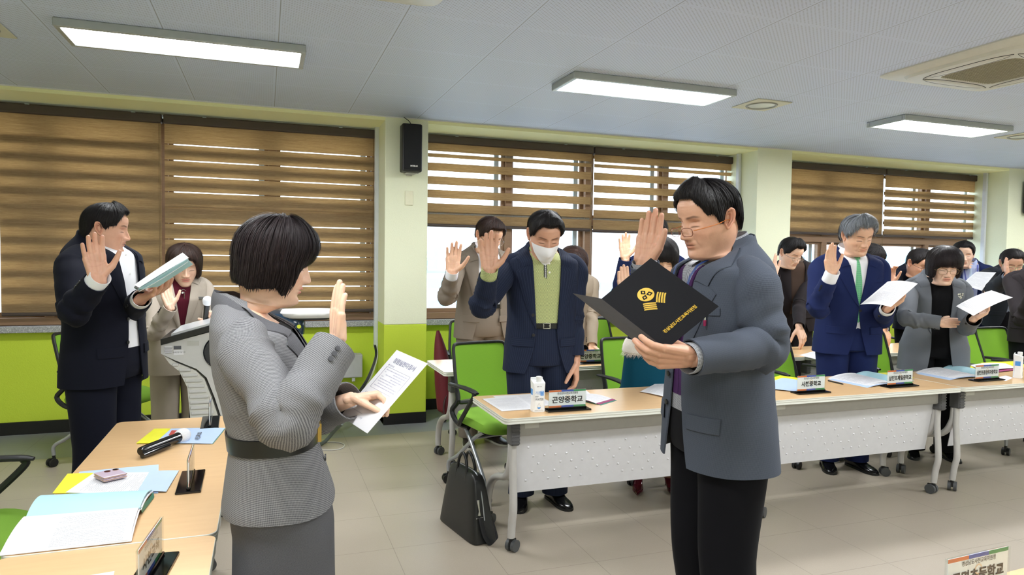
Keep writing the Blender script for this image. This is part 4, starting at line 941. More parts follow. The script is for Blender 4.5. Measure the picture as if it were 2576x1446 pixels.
def loud(r, x, y, z):
    mb = MB(); mb.box((x, y-0.085, z), (0.168, 0.13, 0.40), 0, bev=0.012, seg=2); mb.build('cabinet', M_BLKP, r)
    mb = MB(); mb.box((x, y-0.154, z+0.005), (0.148, 0.012, 0.375), 0, bev=0.01, seg=2); mb.build('grille', plain('charcoal_grille', (16, 18, 22), 0.8, var=0.3, scale=600), r)
    mb = MB(); put_text(mb, 'INTER-M', 0.016, (x+0.012, y-0.161, z-0.155), (1, 0, 0), (0, 0, 1), 0, bold=0.0008); mb.build('badge', M_WHT, r)
    mb = MB(); mb.box((x, y-0.05, z-0.206), (0.09, 0.1, 0.012), 0, bev=0.004); mb.box((x, y-0.01, z-0.19), (0.05, 0.02, 0.06)); mb.build('bracket', M_STICK, r)
    mb = MB(); mb.tube([(x+0.01, y-0.06, z+0.198), (x-0.01, y-0.05, z+0.235), (x-0.05, y-0.02, z+0.272)], 0.003, 6, smooth_path=5); mb.build('cable', M_BLKP, r)
loud(r, 1.165, 5.93, 2.375)
r = thing('wall_loudspeaker', 'black loudspeaker half cut off at the right picture edge', 'loudspeaker', (8.86, 5.93, 2.30), 0, 'black wall loudspeakers'); loud(r, 8.86, 5.93, 2.30)
for (x, z, lab) in ((1.17, 1.965, 'cream blank switch plate on the loudspeaker pillar'), (8.80, 1.62, 'cream blank switch plate on the far right pillar')):
    mb = MB(); mb.box((x, 5.937, z), (0.072, 0.012, 0.125), 0, bev=0.005, seg=2); tag(mb.build('switch_plate', plain('cream_switch', (232, 230, 200), 0.4)), lab, 'switch plate', 'cream wall plates')
# ---- briefcase
M_LEA = plain('black_leather', (20, 21, 22), 0.38, var=0.1, scale=500, bump=0.25)
r = thing('briefcase', 'black leather briefcase standing on the floor by the table leg', 'bag', (1.02, 3.50, 0), 0)
def bagP(u, v, w):  # u along length 0..1, v height 0..1, w thickness 0..1
    L0, L1 = np.array([0.985, 3.27, 0.0]), np.array([0.90, 3.70, 0.0]); c = L0+(L1-L0)*u
    t = 1-0.32*v; c = L0+(L1-L0)*(0.5+(u-0.5)*t); n = np.array([0.97, 0.19, 0])
    return c+n*(0.15*w*(1-0.55*v)+0.035*v)+np.array([0, 0, 0.335*v])
def bagring(v, k=1.0):
    pts = []
    for q in range(36):
        a = 2*pi*q/36; e = 7; u = 0.5+0.5*k*np.sign(cos(a))*abs(cos(a))**(2/e); w = 0.5+0.5*k*np.sign(sin(a))*abs(sin(a))**(2/e); pts.append(bagP(u, v, w))
    return pts
mb = MB(); mb.grid([bagring(0.0, .94), bagring(0.015, .99), bagring(0.06, 1), bagring(0.25, 1), bagring(0.5, 1), bagring(0.75, 0.995), bagring(0.9, .97), bagring(0.97, .9), bagring(1.0, .72)], closed=True, cap0=True, cap1=True); mb.build('body', M_LEA, r)
for w in (0.12, 0.88):
    mb = MB(); mb.tube([bagP(0.32, 0.80, w*1.0-0.02), bagP(0.32, 0.98, w), bagP(0.36, 1.16, w), bagP(0.5, 1.25, w), bagP(0.64, 1.16, w), bagP(0.68, 0.98, w), bagP(0.68, 0.80, w-0.02)], 0.008, 10, smooth_path=6); mb.build('handle', M_LEA, r)
mb = MB(); mb.tube([bagP(-0.01, 0.35, 0.5), bagP(0.0, 0.7, 0.5), bagP(0.07, 0.93, 0.5), bagP(0.2, 1.02, 0.5), bagP(0.8, 1.02, 0.5)], 0.003, 6, smooth_path=6); mb.build('zip', M_SILV, r)
mb = MB(); mb.tube([bagP(-0.02, 0.44, 0.25), bagP(-0.03, 0.50, 0.25), bagP(-0.03, 0.60, 0.22), bagP(-0.02, 0.66, 0.22)], [0.008, 0.003, 0.005, 0.007], 8); mb.tube([bagP(-0.02, 0.40, 0.1), bagP(-0.02, 0.40, 0.42)], 0.003, 6); mb.build('buckle', M_CHROME, r)
mb = MB(); mb.tube([bagP(-0.025, 0.40, 0.28), bagP(-0.04, 0.15, 0.4), bagP(-0.03, 0.0, 0.6)+np.array([0, 0, .012]), bagP(0.1, 0.02, 1.08), bagP(0.2, 0.5, 1.05), bagP(0.1, 0.7, 0.9)], 0.016, 8, smooth_path=6, flat=0.25); mb.build('shoulder_strap', plain('black_webbing', (16, 16, 18), 0.8), r)
# maroon bag hanging on the chair by the pillar
r = thing('shoulder_bag', 'dark red bag hanging on the second row chair by the pillar', 'bag', (1.40, 5.30, 0.25), 0)
mb = MB(); M_MAR = plain('maroon_fabric', (104, 24, 34), 0.7, var=0.15, scale=20)
sp = np.array([(1.395, 5.36, 0.86), (1.40, 5.34, 0.78), (1.41, 5.30, 0.65), (1.43, 5.26, 0.45), (1.45, 5.24, 0.25), (1.45, 5.24, 0.20)])+np.array([-.07, .12, 0]); mb.grid(sweep(*catmull(sp, np.array([0.012, 0.035, 0.06, 0.08, 0.085, 0.04]), 5), 16), closed=True, cap0=True, cap1=True); mb.build('body', M_MAR, r)
mb = MB(); mb.tube([(1.36, 5.30, 0.38), (1.33, 5.28, 0.30), (1.33, 5.26, 0.22), (1.37, 5.27, 0.20), (1.40, 5.29, 0.28)], 0.008, 8, smooth_path=6, flat=0.3); mb.build('strap', plain('dark_brown_strap', (56, 30, 28), 0.6), r)
# paper leaflet on the sill
flat = [at(338, 812, 6.36), at(372, 812, 6.36)]
mb = MB(); mb.box(((flat[0][0]+flat[1][0])/2-0.02, 6.40, 0.871), (0.24, 0.08, 0.006), 0); mb.box(((flat[0][0]+flat[1][0])/2-0.02, 6.395, 0.8745), (0.2, 0.015, 0.001), 1); tag(mb.build('leaflet', [M_PAPER, M_BLU]), 'white leaflet with a blue wave lying on the window sill', 'leaflet')
# ================================================================ PEOPLE: builders
def skin_mat(name, rgb):
    m = mat(name, srgb(*rgb), 0.48); t = NT(m)
    at_ = t.n('ShaderNodeVertexColor'); at_.layer_name = 'Tint'
    n = t.noise(t.coord('Object'), 55, 4, 0.6); n2 = t.noise(t.coord('Object'), 420, 2, 0.6); c = srgb(*rgb)
    a = t.mix(n, tuple(v*0.90 for v in c[:3])+(1,), tuple(min(1, v*1.08) for v in c[:3])+(1,))
    t.l(t.mix(1.0, a, at_.outputs[0], 'MULTIPLY'), t.p.inputs['Base Color'])
    t.p.inputs['Subsurface Weight'].default_value = 0.12; t.p.inputs['Subsurface Radius'].default_value = (0.012, 0.004, 0.002); t.p.inputs['Subsurface Scale'].default_value = 0.6
    t.bump(t.math('ADD', n2, t.math('MULTIPLY', n, 0.6)), 0.18, 0.0015); return m
SK_TAN = skin_mat('tan_skin', (208, 160, 134)); SK_FAIR = skin_mat('fair_skin', (232, 192, 166)); SK_MID = skin_mat('warm_skin', (222, 176, 146))
def hair_mat(name, lo, hi, rough=0.44):
    m = mat(name, srgb(*lo), rough); t = NT(m); uv = t.coord('UV', (700, 14, 1)); n = t.noise(uv, 1.0, 3, 0.7); n2 = t.noise(t.coord('UV', (90, 7, 1)), 1.0, 2)
    f = t.math('MULTIPLY_ADD', t.math('MULTIPLY', n, n2), 3.2, -0.45, clamp=True)
    t.l(t.mix(f, srgb(*lo), srgb(*hi)), t.p.inputs['Base Color']); t.p.inputs['Specular IOR Level'].default_value = 0.28
    t.bump(n, 0.9, 0.004); return m
H_BLACK = hair_mat('black_hair', (16, 13, 14), (46, 40, 42)); H_BROWN = hair_mat('dark_brown_hair', (30, 19, 16), (78, 52, 42)); H_GREY = hair_mat('silver_grey_hair', (92, 97, 104), (206, 210, 218), 0.42)
H_SOFT = hair_mat('black_brown_hair', (20, 15, 17), (66, 52, 54))
ZT = np.array([-.235, -.20, -.16, -.138, -.126, -.117, -.110, -.100, -.088, -.078, -.068, -.058, -.046, -.034, -.02, 0., .02, .04, .06, .08, .095, .106, .112, .1150])
YF = np.array([.046, .036, .028, .031, .048, .074, .0865, .0905, .0880, .0850, .0885, .0900, .0890, .0885, .0875, .0860, .0910, .0930, .0900, .0770, .0570, .0350, .0180, .0020])
YBK = 0.92*np.array([-.070, -.066, -.064, -.064, -.066, -.068, -.070, -.074, -.080, -.085, -.090, -.094, -.098, -.101, -.104, -.107, -.108, -.106, -.099, -.083, -.064, -.042, -.024, -.006])
WX = np.array([.066, .057, .054, .054, .056, .053, .050, .0515, .0560, .0605, .0645, .0680, .0715, .0740, .0750, .0760, .0770, .0770, .0740, .0650, .0520, .0350, .0190, .0030])
YCN = np.array([-.012, -.012, -.012, -.01, -.005, 0, .0, .0, 0, -.002, -.004, -.006, -.008, -.01, -.01, -.01, -.01, -.01, -.01, -.008, -.006, -.004, -.003, -.002])
def smooth_interp(x, xp, fp):
    # Catmull-like smoothing through light averaging
    h = 0.004; return (np.interp(x-h, xp, fp)+2*np.interp(x, xp, fp)+np.interp(x+h, xp, fp))/4
def spow(v, p): return np.sign(v)*np.abs(v)**p
def head_base(th, z, female=False, jaw=1.0):
    yf = smooth_interp(z, ZT, YF); yb = smooth_interp(z, ZT, YBK); w = smooth_interp(z, ZT, WX); yc = smooth_interp(z, ZT, YCN)
    low = np.clip((-0.02-z)/0.07, 0, 1)*np.clip((z+0.135)/0.02, 0, 1)
    w = w*(1-(0.06 if female else 0.0)*low)*(1+(jaw-1)*low); e = 2.15
    w = w*np.where(z < -.125, 0.88 if female else 1.0, 1.0)
    c, s = np.cos(th), np.sin(th)
    ef = np.where(z > -0.115, 2.35, 2.1)
    y = np.where(c >= 0, yc+(yf-yc)*np.abs(c)**(2/ef), yc-(yc-yb)*np.abs(c)**(2/e)); x = w*spow(s, 2/e)
    return x, y
def G(a, s): return np.exp(-(a/s)**2)
def face_features(x, y, z, th, fem=False, nose=1.0, full=1.0):
    """returns forward displacement for the front of the face"""
    fr = np.clip(np.cos(th), 0, 1)**0.5; d = np.zeros_like(x); ax = np.abs(x)
    nh = np.interp(z, [-.056, -.050, -.046, -.041, -.035, -.028, -.018, -.006, .006, .016, .026], [0, .004, .0135, .0215, .0238, .0222, .0175, .0120, .0065, .0025, 0])*nose
    nw = np.interp(z, [-.05, -.044, -.036, -.02, .01], [.0165, .0155, .0135, .0095, .0085])
    d += nh*np.exp(-(ax/nw)**2.6)
    d += .0085*nose*G(ax-.0155, .0062)*G(z+.0385, .0075)
    d -= .0125*G(ax-.030, .0165)*G(z-.004, .0130)
    d += .0062*G(ax-.032, .0125)*G(z+.003, .0075)
    d -= .0018*G(ax-.032, .014)*G(z+.0100, .0016)*1.0
    d -= .0022*G(ax-.032, .015)*G(z-.0065, .0022)
    d += .0038*G(ax-.030, .017)*G(z-.0195, .0065)*(0.5 if fem else 1)
    d += .0060*G(ax-.045, .016)*G(z+.026, .015)*full
    d -= .0040*G(ax-.027-(-z-.05)*.30, .0048)*G(z+.055, .018)
    d -= .0050*G(ax-.052, .014)*G(z+.062, .018)
    d += .0062*G(ax, .019)*G(z+.0600, .0050)+.0058*G(ax, .016)*G(z+.0725, .0050)
    d -= .0042*G(ax, .021)*G(z+.0662, .0017)
    d -= .0020*G(ax, .0035)*G(z+.052, .006)
    d -= .0030*G(ax, .018)*G(z+.0835, .0055)
    d += .0030*G(ax, .014)*G(z+.100, .010)
    return d*fr
def head_mesh(fem=False, jaw=1.0, nose=1.0, nth=150, face_only_z=-.235, expr='down', lip=None, dens=1.0, full=1.0, age=0.0):
    """returns rings array (rows, cols, 3) from neck up to crown and tint (rows, cols, 3)"""
    u = np.linspace(-1, 1, nth, endpoint=False); th = pi*(0.45*u+0.55*u**3)   # dense at the front
    z1 = np.concatenate([np.linspace(-.235, -.13, 10)[:-1], np.arange(-.13, .035, .0019/dens), np.linspace(.036, .100, 22)[1:], .1150*np.cos(np.linspace(radians(28), radians(1), 9))])
    z1 = np.unique(np.round(z1, 5)); z1 = z1[z1 < .11499]
    TH, Z = np.meshgrid(th, z1); X, Y = head_base(TH, Z, fem, jaw)
    D = face_features(X, Y, Z, TH, fem, nose, full)
    if age: D -= age*.0012*G(np.abs(X), .03)*(G(Z-.055, .0014)+G(Z-.064, .0014)+G(Z-.073, .0014))*np.clip(np.cos(TH), 0, 1)
    Y = Y+D
    tint = np.ones(X.shape+(3,)); ax = np.abs(X); frm = (np.cos(TH) > 0.15)
    def paint(mask, col):
        m = np.clip(mask, 0, 1)[..., None]*frm[..., None]; tint[:] = tint*(1-m)+np.array(col)*m
    lipc = lip or ((0.80, 0.42, 0.44) if fem else (0.80, 0.56, 0.54))
    up = np.exp(-((Z+.0605)/.0052)**4)*np.exp(-(ax/.0235)**6); lo = np.exp(-((Z+.0725)/.0055)**4)*np.exp(-(ax/.0205)**6)
    paint(up*0.85, lipc); paint(lo*0.8, tuple(min(1, c*1.06) for c in lipc)); paint(np.exp(-((Z+.0665)/.0013)**2)*np.exp(-(ax/.023)**8)*0.85, (0.30, 0.14, 0.13))
    zb = .0205+.16*np.clip(ax-.014, 0, .022)-.30*np.clip(ax-.040, 0, 1)
    paint(np.exp(-((Z-zb)/.0036)**4)*np.exp(-((ax-.031)/.0195)**6)*(0.62 if fem else 0.82), (0.16, 0.12, 0.11))
    zl = -.0058-9.0*(ax-.032)**2*0.8
    paint(np.exp(-((Z-zl+.002)/.0019)**2)*np.exp(-((ax-.032)/.0145)**6)*0.92, (0.10, 0.07, 0.07))
    paint(np.exp(-((Z-.0068)/.0016)**2)*np.exp(-((ax-.032)/.015)**6)*0.35, (0.5, 0.32, 0.28))
    paint(np.exp(-((ax-.0085)/.0042)**2)*np.exp(-((Z+.0465)/.0026)**2)*0.8, (0.35, 0.18, 0.15))
    paint(G(ax-.045, .02)*G(Z+.035, .018)*0.35, (1.0, 0.80, 0.76)); paint(G(ax, .015)*G(Z+.035, .012)*0.3, (1.0, 0.80, 0.75))
    if not fem: paint(np.exp(-(ax/.05)**4)*np.clip(np.exp(-((Z+.090)/.028)**4)-up-lo, 0, 1)*0.16, (0.66, 0.62, 0.62))
    R = np.stack([X, Y, Z], -1)
    return R, tint, th
def ear_mesh(side, fem=False):
    """small shaped ear: rim, hollow, lobe; returns P rows (closed rings) in head coordinates"""
    rows = []; a = np.linspace(0, 2*pi, 29)[:-1]
    for r, h in ((1.02, -.012), (1.05, -.004), (1.04, .002), (0.99, .0065), (0.90, .0078), (0.80, .0045), (0.70, .0015), (0.58, .0035), (0.46, .0015), (0.30, -.005), (0.08, -.007)):
        ring = []
        for q in a:
            ey = .0165*(1.0+0.22*max(0, sin(q)))*cos(q)*r; ez = .0325*sin(q)*r
            if sin(q) < -.5: ey *= 0.72
            tilt = radians(14); yy = ey*cos(tilt)-ez*sin(tilt)*1.0; zz = ey*sin(tilt)*0+ez*cos(tilt)+0.004
            flare = 0.42*(-(yy)+0.012)
            ring.append((side*(.0735+h+max(0, flare)*0.9), -.016+yy, -.010+zz))
        rows.append(ring)
    return np.array(rows)
HANDS = {}
def capsule_mesh(bm_parts):
    pass
def hand_mesh(pose, vox=0.0023):
    key = (pose, vox)
    if key in HANDS: return HANDS[key]
    P = dict(open=([(4, 8, 6), (2, 7, 5), (4, 8, 6), (8, 10, 8)], (-4.5, -.8, 2.0, 8), (-.72, .26, .60), 8, 10), flat=([(3, 5, 4), (2, 4, 3), (3, 5, 4), (5, 8, 6)], (-.8, .1, -.4, -1.0), (-.50, .24, .84), 6, 6),
             relaxed=([(18, 32, 20), (24, 36, 22), (28, 38, 24), (32, 40, 24)], (-3, -1, 1, 4), (-.50, .55, .70), 14, 14),
             cup=([(10, 20, 12), (16, 26, 14), (22, 30, 18), (26, 34, 20)], (-5, -2, 2, 7), (-.62, .50, .60), 12, 12),
             tuck=([(16, 26, 16), (18, 30, 18), (22, 34, 20), (26, 38, 22)], (-2, 0, 1, 3), (.10, .80, .60), 12, 12),
             pinch=([(48, 30, 14), (52, 34, 16), (56, 38, 18), (60, 40, 20)], (-2, 0, 2, 4), (-.20, .62, .74), 8, 8),
             grip=([(62, 78, 42), (66, 80, 44), (70, 82, 44), (72, 84, 44)], (-2, 0, 1, 3), (-.30, .86, .45), 34, 30))[pose]
    curls, spread, tdir, t1, t2 = P
    segs = []
    def cap(a, b, ra, rb): segs.append((np.array(a, float), np.array(b, float), ra, rb))
    fb = [(-.031, 0, .090), (-.0105, .001, .095), (.0105, .001, .091), (.030, -.001, .082)]; ln = [.073, .081, .075, .059]; rb = [.0107, .0110, .0105, .0094]
    for i in range(4):
        b = np.array(fb[i]); mb_ = np.array([b[0]*0.62, 0, .008])
        cap(mb_, b, .0150, .0128); a = 0; p = b; sx = sin(radians(spread[i]))
        for k, fr in enumerate((.46, .30, .24)):
            a += radians(curls[i][k]); d = np.array([sx, sin(a), cos(a)]); d /= np.linalg.norm(d); q = p+d*ln[i]*fr
            cap(p, q, rb[i]*(1-.07*k), rb[i]*(1-.07*(k+1))); p = q
    td = np.array(tdir, float); td /= np.linalg.norm(td); p = np.array([-.020, .004, .018]); q = p+td*.046; cap(p, q, .0175, .0135)
    td2 = td+np.array([.15, .10, .35])*(1 if pose in ('open', 'flat', 'relaxed', 'cup') else 0.3)+np.array([0.25, 0.05, 0])*(pose == 'grip'); td2 /= np.linalg.norm(td2); q2 = q+td2*.034; cap(q, q2, .0125, .0108)
    td3 = td2+np.array([.10, 0.06, .25])*(0.6)+np.array([0.5, 0.0, 0])*(pose == 'grip'); td3 /= np.linalg.norm(td3); cap(q2, q2+td3*.026, .0108, .0085)
    cap((-.024, .006, .030), (-.028, .006, .060), .0145, .0120); cap((.024, .005, .015), (.027, .004, .060), .0140, .0118)
    cap((-.011, 0, -.012), (-.011, 0, .012), .0180, .0200); cap((.011, 0, -.012), (.011, 0, .012), .0178, .0195)
    # implicit union -> voxel remesh of overlapping capsules
    bm = bmesh.new()
    for a, b, ra, rb_ in segs:
        d = b-a; L = np.linalg.norm(d); n = 7
        T = d/(L+1e-9); u = np.array([1.0, 0, 0]) if abs(T[0]) < .8 else np.array([0, 1.0, 0]); u -= (u@T)*T; u /= np.linalg.norm(u); v = np.cross(T, u)
        rings = []
        for k in range(1, 5): ph = -pi/2+pi/2*k/5; rings.append((a+T*ra*sin(ph), ra*cos(ph)))
        rings.append((a, ra)); rings.append((a+d*0.5, (ra+rb_)/2)); rings.append((b, rb_))
        for k in range(1, 5): ph = pi/2*k/5; rings.append((b+T*rb_*sin(ph), rb_*cos(ph)))
        seg = 12; prev = None; first = bm.verts.new(Vector(a-T*ra)); last = bm.verts.new(Vector(b+T*rb_))
        for c, r in rings:
            cur = [bm.verts.new(Vector(c+r*(u*cos(2*pi*j/seg)+v*sin(2*pi*j/seg)))) for j in range(seg)]
            if prev is None:
                for j in range(seg): bm.faces.new((first, cur[(j+1) % seg], cur[j]))
            else:
                for j in range(seg): bm.faces.new((prev[j], prev[(j+1) % seg], cur[(j+1) % seg], cur[j]))
            prev = cur
        for j in range(seg): bm.faces.new((last, prev[j], prev[(j+1) % seg]))
    me = bpy.data.meshes.new('h'); bm.to_mesh(me); bm.free(); o = bpy.data.objects.new('h', me); COL.objects.link(o)
    rm = o.modifiers.new('r', 'REMESH'); rm.mode = 'VOXEL'; rm.voxel_size = vox; rm.adaptivity = 0
    sm = o.modifiers.new('s', 'SMOOTH'); sm.factor = 0.5; sm.iterations = 3
    dg = bpy.context.evaluated_depsgraph_get(); dg.update(); me2 = bpy.data.meshes.new_from_object(o.evaluated_get(dg))
    V = np.array([v.co[:] for v in me2.vertices]); F = [list(p.vertices) for p in me2.polygons]
    bpy.data.objects.remove(o); bpy.data.meshes.remove(me); bpy.data.meshes.remove(me2)
    # tint: warmer fingertips and palm creases
    tint = np.ones((len(V), 3)); palm = (V[:, 1] > 0.004)
    for (zc, sl) in ((.070, .25), (.050, -.15)):
        m = np.exp(-((V[:, 2]-zc-sl*V[:, 0]-6*V[:, 0]**2)/.0020)**2)*palm*(np.abs(V[:, 0]) < .030)*.17; tint *= (1-m[:, None]*np.array([.35, .55, .55]))
    tip = np.clip((V[:, 2]-.13)/.04, 0, 1)*0.5; tint *= 1-tip[:, None]*np.array([0, .10, .10])
    tint *= 1-(V[:, 1] < -.004)[:, None]*np.array([.04, .06, .07])
    HANDS[key] = (V, F, tint); return HANDS[key]
def place_hand(pose, wrist, D, N, right=True, scale=1.0, vox=0.0023):
    V, F, T = hand_mesh(pose, vox); V = V.copy()*scale
    D = np.asarray(D, float); D /= np.linalg.norm(D); N = np.asarray(N, float); N = N-(N@D)*D; N /= np.linalg.norm(N); X = np.cross(N, D)
    if not right: V[:, 0] *= -1; F = [f[::-1] for f in F]
    return np.asarray(wrist)+V[:, :1]*X+V[:, 1:2]*N+V[:, 2:]*D, F, T
def wr_noise(n, m, seed, fs, ft, k=7):
    r = np.random.default_rng(seed); S = np.linspace(0, 1, n)[:, None]; T = np.linspace(0, 2*pi, m, endpoint=False)[None]; o = np.zeros((n, m))
    for _ in range(k): o += np.sin(2*pi*r.uniform(.4, 1)*fs*S+r.integers(1, ft+1)*T*(1 if r.random() < .5 else -1)+r.uniform(0, 6.28))*r.uniform(.4, 1)
    return o/k
TZ = [.30, .60, .78, .90, 1.00, 1.08, 1.18, 1.28, 1.345, 1.385, 1.415, 1.440, 1.462, 1.482, 1.500, 1.515]
TORSO = {  # half width, half depth, forward offset of centre
 'man':   ([.21, .21, .213, .208, .200, .193, .196, .205, .208, .204, .190, .162, .128, .098, .080, .072], [.14, .14, .150, .146, .141, .138, .139, .138, .132, .126, .117, .106, .095, .085, .078, .074], [0, 0, .0, .004, .008, .008, .004, .0, -.004, -.006, -.010, -.014, -.018, -.020, -.020, -.018]),
 'woman': ([.19, .20, .205, .205, .185, .165, .168, .178, .180, .176, .164, .140, .112, .086, .068, .062], [.14, .145, .150, .148, .132, .118, .130, .140, .130, .118, .106, .096, .086, .076, .068, .064], [0, 0, .0, .0, .004, .006, .010, .012, .004, -.002, -.010, -.014, -.018, -.020, -.020, -.018]),
}
class Person:
    def __init__(s, label, base, face, H=1.72, kind='man', head=None, hyaw=0, hpitch=20, hroll=0, lean=0.0, bulk=1.0, hs=1.06, skin=None, seed=1, cat='person', group=None, hipz=0.95, side=0.0):
        s.k = H/1.72; s.base = np.array([base[0], base[1], 0.0]); a = radians(face); s.F = np.array([sin(a), -cos(a), 0]); s.L = np.array([-s.F[1], s.F[0], 0])
        s.lean = lean; s.side = side; s.kind = kind; s.bulk = bulk; s.hs = hs; s.seed = seed; s.hipz = hipz
        s.root = thing('person', label, cat, (float(base[0]), float(base[1]), 0.0), 0, group)
        s.skin = skin or SK_MID; s.fem = kind == 'woman'
        s.head_c = np.array(head) if head is not None else s.P(0, 0.03, 1.60)
        hy, hp_, hr = radians(face+hyaw), radians(hpitch), radians(hroll)
        Fh = np.array([sin(hy)*cos(hp_), -cos(hy)*cos(hp_), -sin(hp_)]); Lh = np.array([cos(hy), sin(hy), 0]); Uh = np.cross(Fh, Lh)
        Lr = Lh*cos(hr)+Uh*sin(hr); Ur = -Lh*sin(hr)+Uh*cos(hr)
        s.HM = np.stack([Lr, Fh, Ur], 1)*hs
        s.arms = {}
    def P(s, x, y, z):
        zz = z*s.k
        if 1.40 < z < 1.60: zz -= .046*s.k*min(1, (z-1.40)/.09)*min(1, max(0, (y+.055)/.11))
        l = s.lean*max(0, z-s.hipz)*s.k; sd = s.side*max(0, z-s.hipz)*s.k
        return s.base+s.L*(x*s.k*s.bulk+sd)+s.F*(y*s.k+l)+np.array([0, 0, zz-0.5*abs(s.lean)*l])
    def prof(s, z, sc=1.0, grow=0.0):
        w, d, o = TORSO[s.kind]; return np.interp(z, TZ, w)*sc+grow, np.interp(z, TZ, d)*sc+grow, np.interp(z, TZ, o)
    def ring(s, z, phis, sc=1.0, grow=0.0, e=2.5, flare=0.0):
        w, d, o = s.prof(z, sc, grow); w *= 1+flare; d *= 1+flare
        return np.array([s.P(w*np.sign(sin(p))*abs(sin(p))**(2/e), o+d*np.sign(cos(p))*abs(cos(p))**(2/e), z) for p in phis])
    def surf(s, z, x, off=0.0, e=2.5, grow=0.0, flare=0.0):
        """point on the front torso surface at signed lateral x"""
        w, d, o = s.prof(z, 1.0, grow); w *= 1+flare; d *= 1+flare; q = min(0.999, abs(x)/w); sn = q**(e/2); c = math.sqrt(1-sn*sn)
        y = o+d*c**(2/e); nx, ny = x/w**2, (y-o)/d**2; l = math.hypot(nx, ny); return s.P(x+nx/l*off, y+ny/l*off, z)
    def hw(s, p): return s.head_c+np.asarray(p) @ s.HM.T   # head local -> world
    # ---- body with head
    def body(s, jaw=1.0, nose=1.0, lip=None, ears=True, age=0.0, nth=130, legs=True, vox=0.0026, full=1.0, stock=None):
        R, T, th = head_mesh(s.fem, jaw, nose, nth=nth, lip=lip, age=age, full=full); s.th = th
        Wd = R @ s.HM.T+s.head_c
        nb = s.P(0, -.015, 1.485)      # neck base
        # blend the lower neck onto the torso
        hz = R[..., 2]; t = np.clip((-.125-hz)/.11, 0, 1)[..., None]; t = t*t*(3-2*t)
        vert = R[..., 0:1]*s.L+(R[..., 1:2])*s.F
        tz = nb+vert*s.hs+np.array([0, 0, 1.0])*((hz[..., None]+.235)*0.35)
        Wd = Wd*(1-t)+tz*t
        rows = []; trow = []
        for z in (.86, .95, 1.05, 1.15, 1.25, 1.35, 1.40, 1.43, 1.455, 1.475):
            rows.append(s.ring(z, [q for q in th], sc=0.86)); trow.append(np.ones((len(th), 3)))
        A = np.concatenate([np.array(rows), Wd], 0); TT = np.concatenate([np.array(trow), T], 0)
        mb = MB(); mb.grid(A, closed=True, cap0=True, cap1=True, flip=False)
        cols = [TT.reshape(-1, 3), np.ones((2, 3))]
        # grid() appends the two cap centres after the ring vertices
        if ears:
            for sd in (-1, 1):
                E = ear_mesh(sd); E = E @ s.HM.T+s.head_c; mb.grid(E, closed=True, cap1=True, flip=(sd < 0)); n = E.shape[0]*E.shape[1]+1
                c = np.ones((n, 3))*np.array([1.0, .88, .85]); rr = np.repeat(np.arange(E.shape[0]), E.shape[1]); c[:-1][(rr >= 6)] = (.78, .62, .58); c[-1] = (.6, .42, .38); cols.append(c)
        for side in ('R', 'L'):
            if side not in s.arms: continue
            a = s.arms[side]; sg = -1 if side == 'R' else 1
            pp, rr = s.sleeve_path(side, (.040, .045, .044, .036, .036, .033, .0262), 0.004); rr = rr*(0.92 if s.fem else 1.0)/s.bulk
            S = sweep(pp, rr, 14); mb.grid(S, closed=True, cap0=True, cap1=True); cols.append(np.ones((S.shape[0]*S.shape[1]+2, 3)))
            V, F, Tn = place_hand(a.get('pose', 'open'), a['wrist'], a['D'], a['N'], side == 'R', a.get('hscale', 1.0)*s.k*(0.94 if s.fem else 1.0), vox); mb.add(V, F); cols.append(Tn)
        if legs:
            for sg in (-1, 1):
                fx, fy = s.feet[sg] if hasattr(s, 'feet') else (0, 0)
                pp, rr = catmull(np.array([s.P(sg*.085, 0, .95), s.P(sg*.09, .0, .78), s.P(sg*.09+fx*.5, .015+fy*.5, .48), s.P(sg*.09+fx*.7, -.01+fy*.7, .30), s.P(sg*.09+fx, -.02+fy, .075)]), np.array([.08, .085, .052, .05, .034])*s.k*(0.9 if s.fem else 1), 5)
                S = sweep(pp, rr, 14); mb.grid(S, closed=True, cap0=True, cap1=True); c = np.ones((S.shape[0]*S.shape[1]+2, 3))*(np.array(stock) if stock else 1.0); cols.append(c)
        C = np.concatenate(cols); C4 = np.ones((len(C), 4)); C4[:, :3] = C
        o = mb.build('body', s.skin, s.root, sharp=0, col=C4); return o
    def arm(s, side, elbow, wrist, D, N, pose='open', hscale=1.0):
        s.arms[side] = dict(elbow=np.array(elbow, float), wrist=np.array(wrist, float), D=D, N=N, pose=pose, hscale=hscale)
    def hang(s, side, pose='relaxed', fwd=0.0, out=0.0):
        sg = -1 if side == 'R' else 1; e = s.P(sg*(.245+out), -.03+fwd*.4, 1.12); w = s.P(sg*(.25+out), .04+fwd, .875)
        s.arm(side, e, w, w-e, -s.L*sg+s.F*0.2, pose)
    # ---- clothes
    def sleeve_path(s, side, r=(.060, .074, .080, .070, .064, .060, .052), wend=0.0):
        a = s.arms[side]; sg = -1 if side == 'R' else 1; E, Wp = a['elbow'], a['wrist']; k = s.k
        fd = (Wp-E)/np.linalg.norm(Wp-E); end = Wp+fd*wend; wx = .205 if not s.fem else .178
        p1, p2 = s.P(sg*(wx-.058), -.010, 1.388), s.P(sg*(wx-.010), -.008, 1.345)
        ud = (E-p2)/np.linalg.norm(E-p2); m1 = p2+ud*0.33*np.linalg.norm(E-p2)
        bl = (E-p2)/np.linalg.norm(E-p2)-fd; bn = np.linalg.norm(bl); out = bl/bn if bn > .05 else np.zeros(3); E2 = E+out*.006*bn
        pts = np.array([s.P(sg*(wx-.11), -.010, 1.385), p1, p2, m1, E2-ud*.055, E2, E2+fd*.055, Wp*0.5+E*0.5+fd*.01, end])
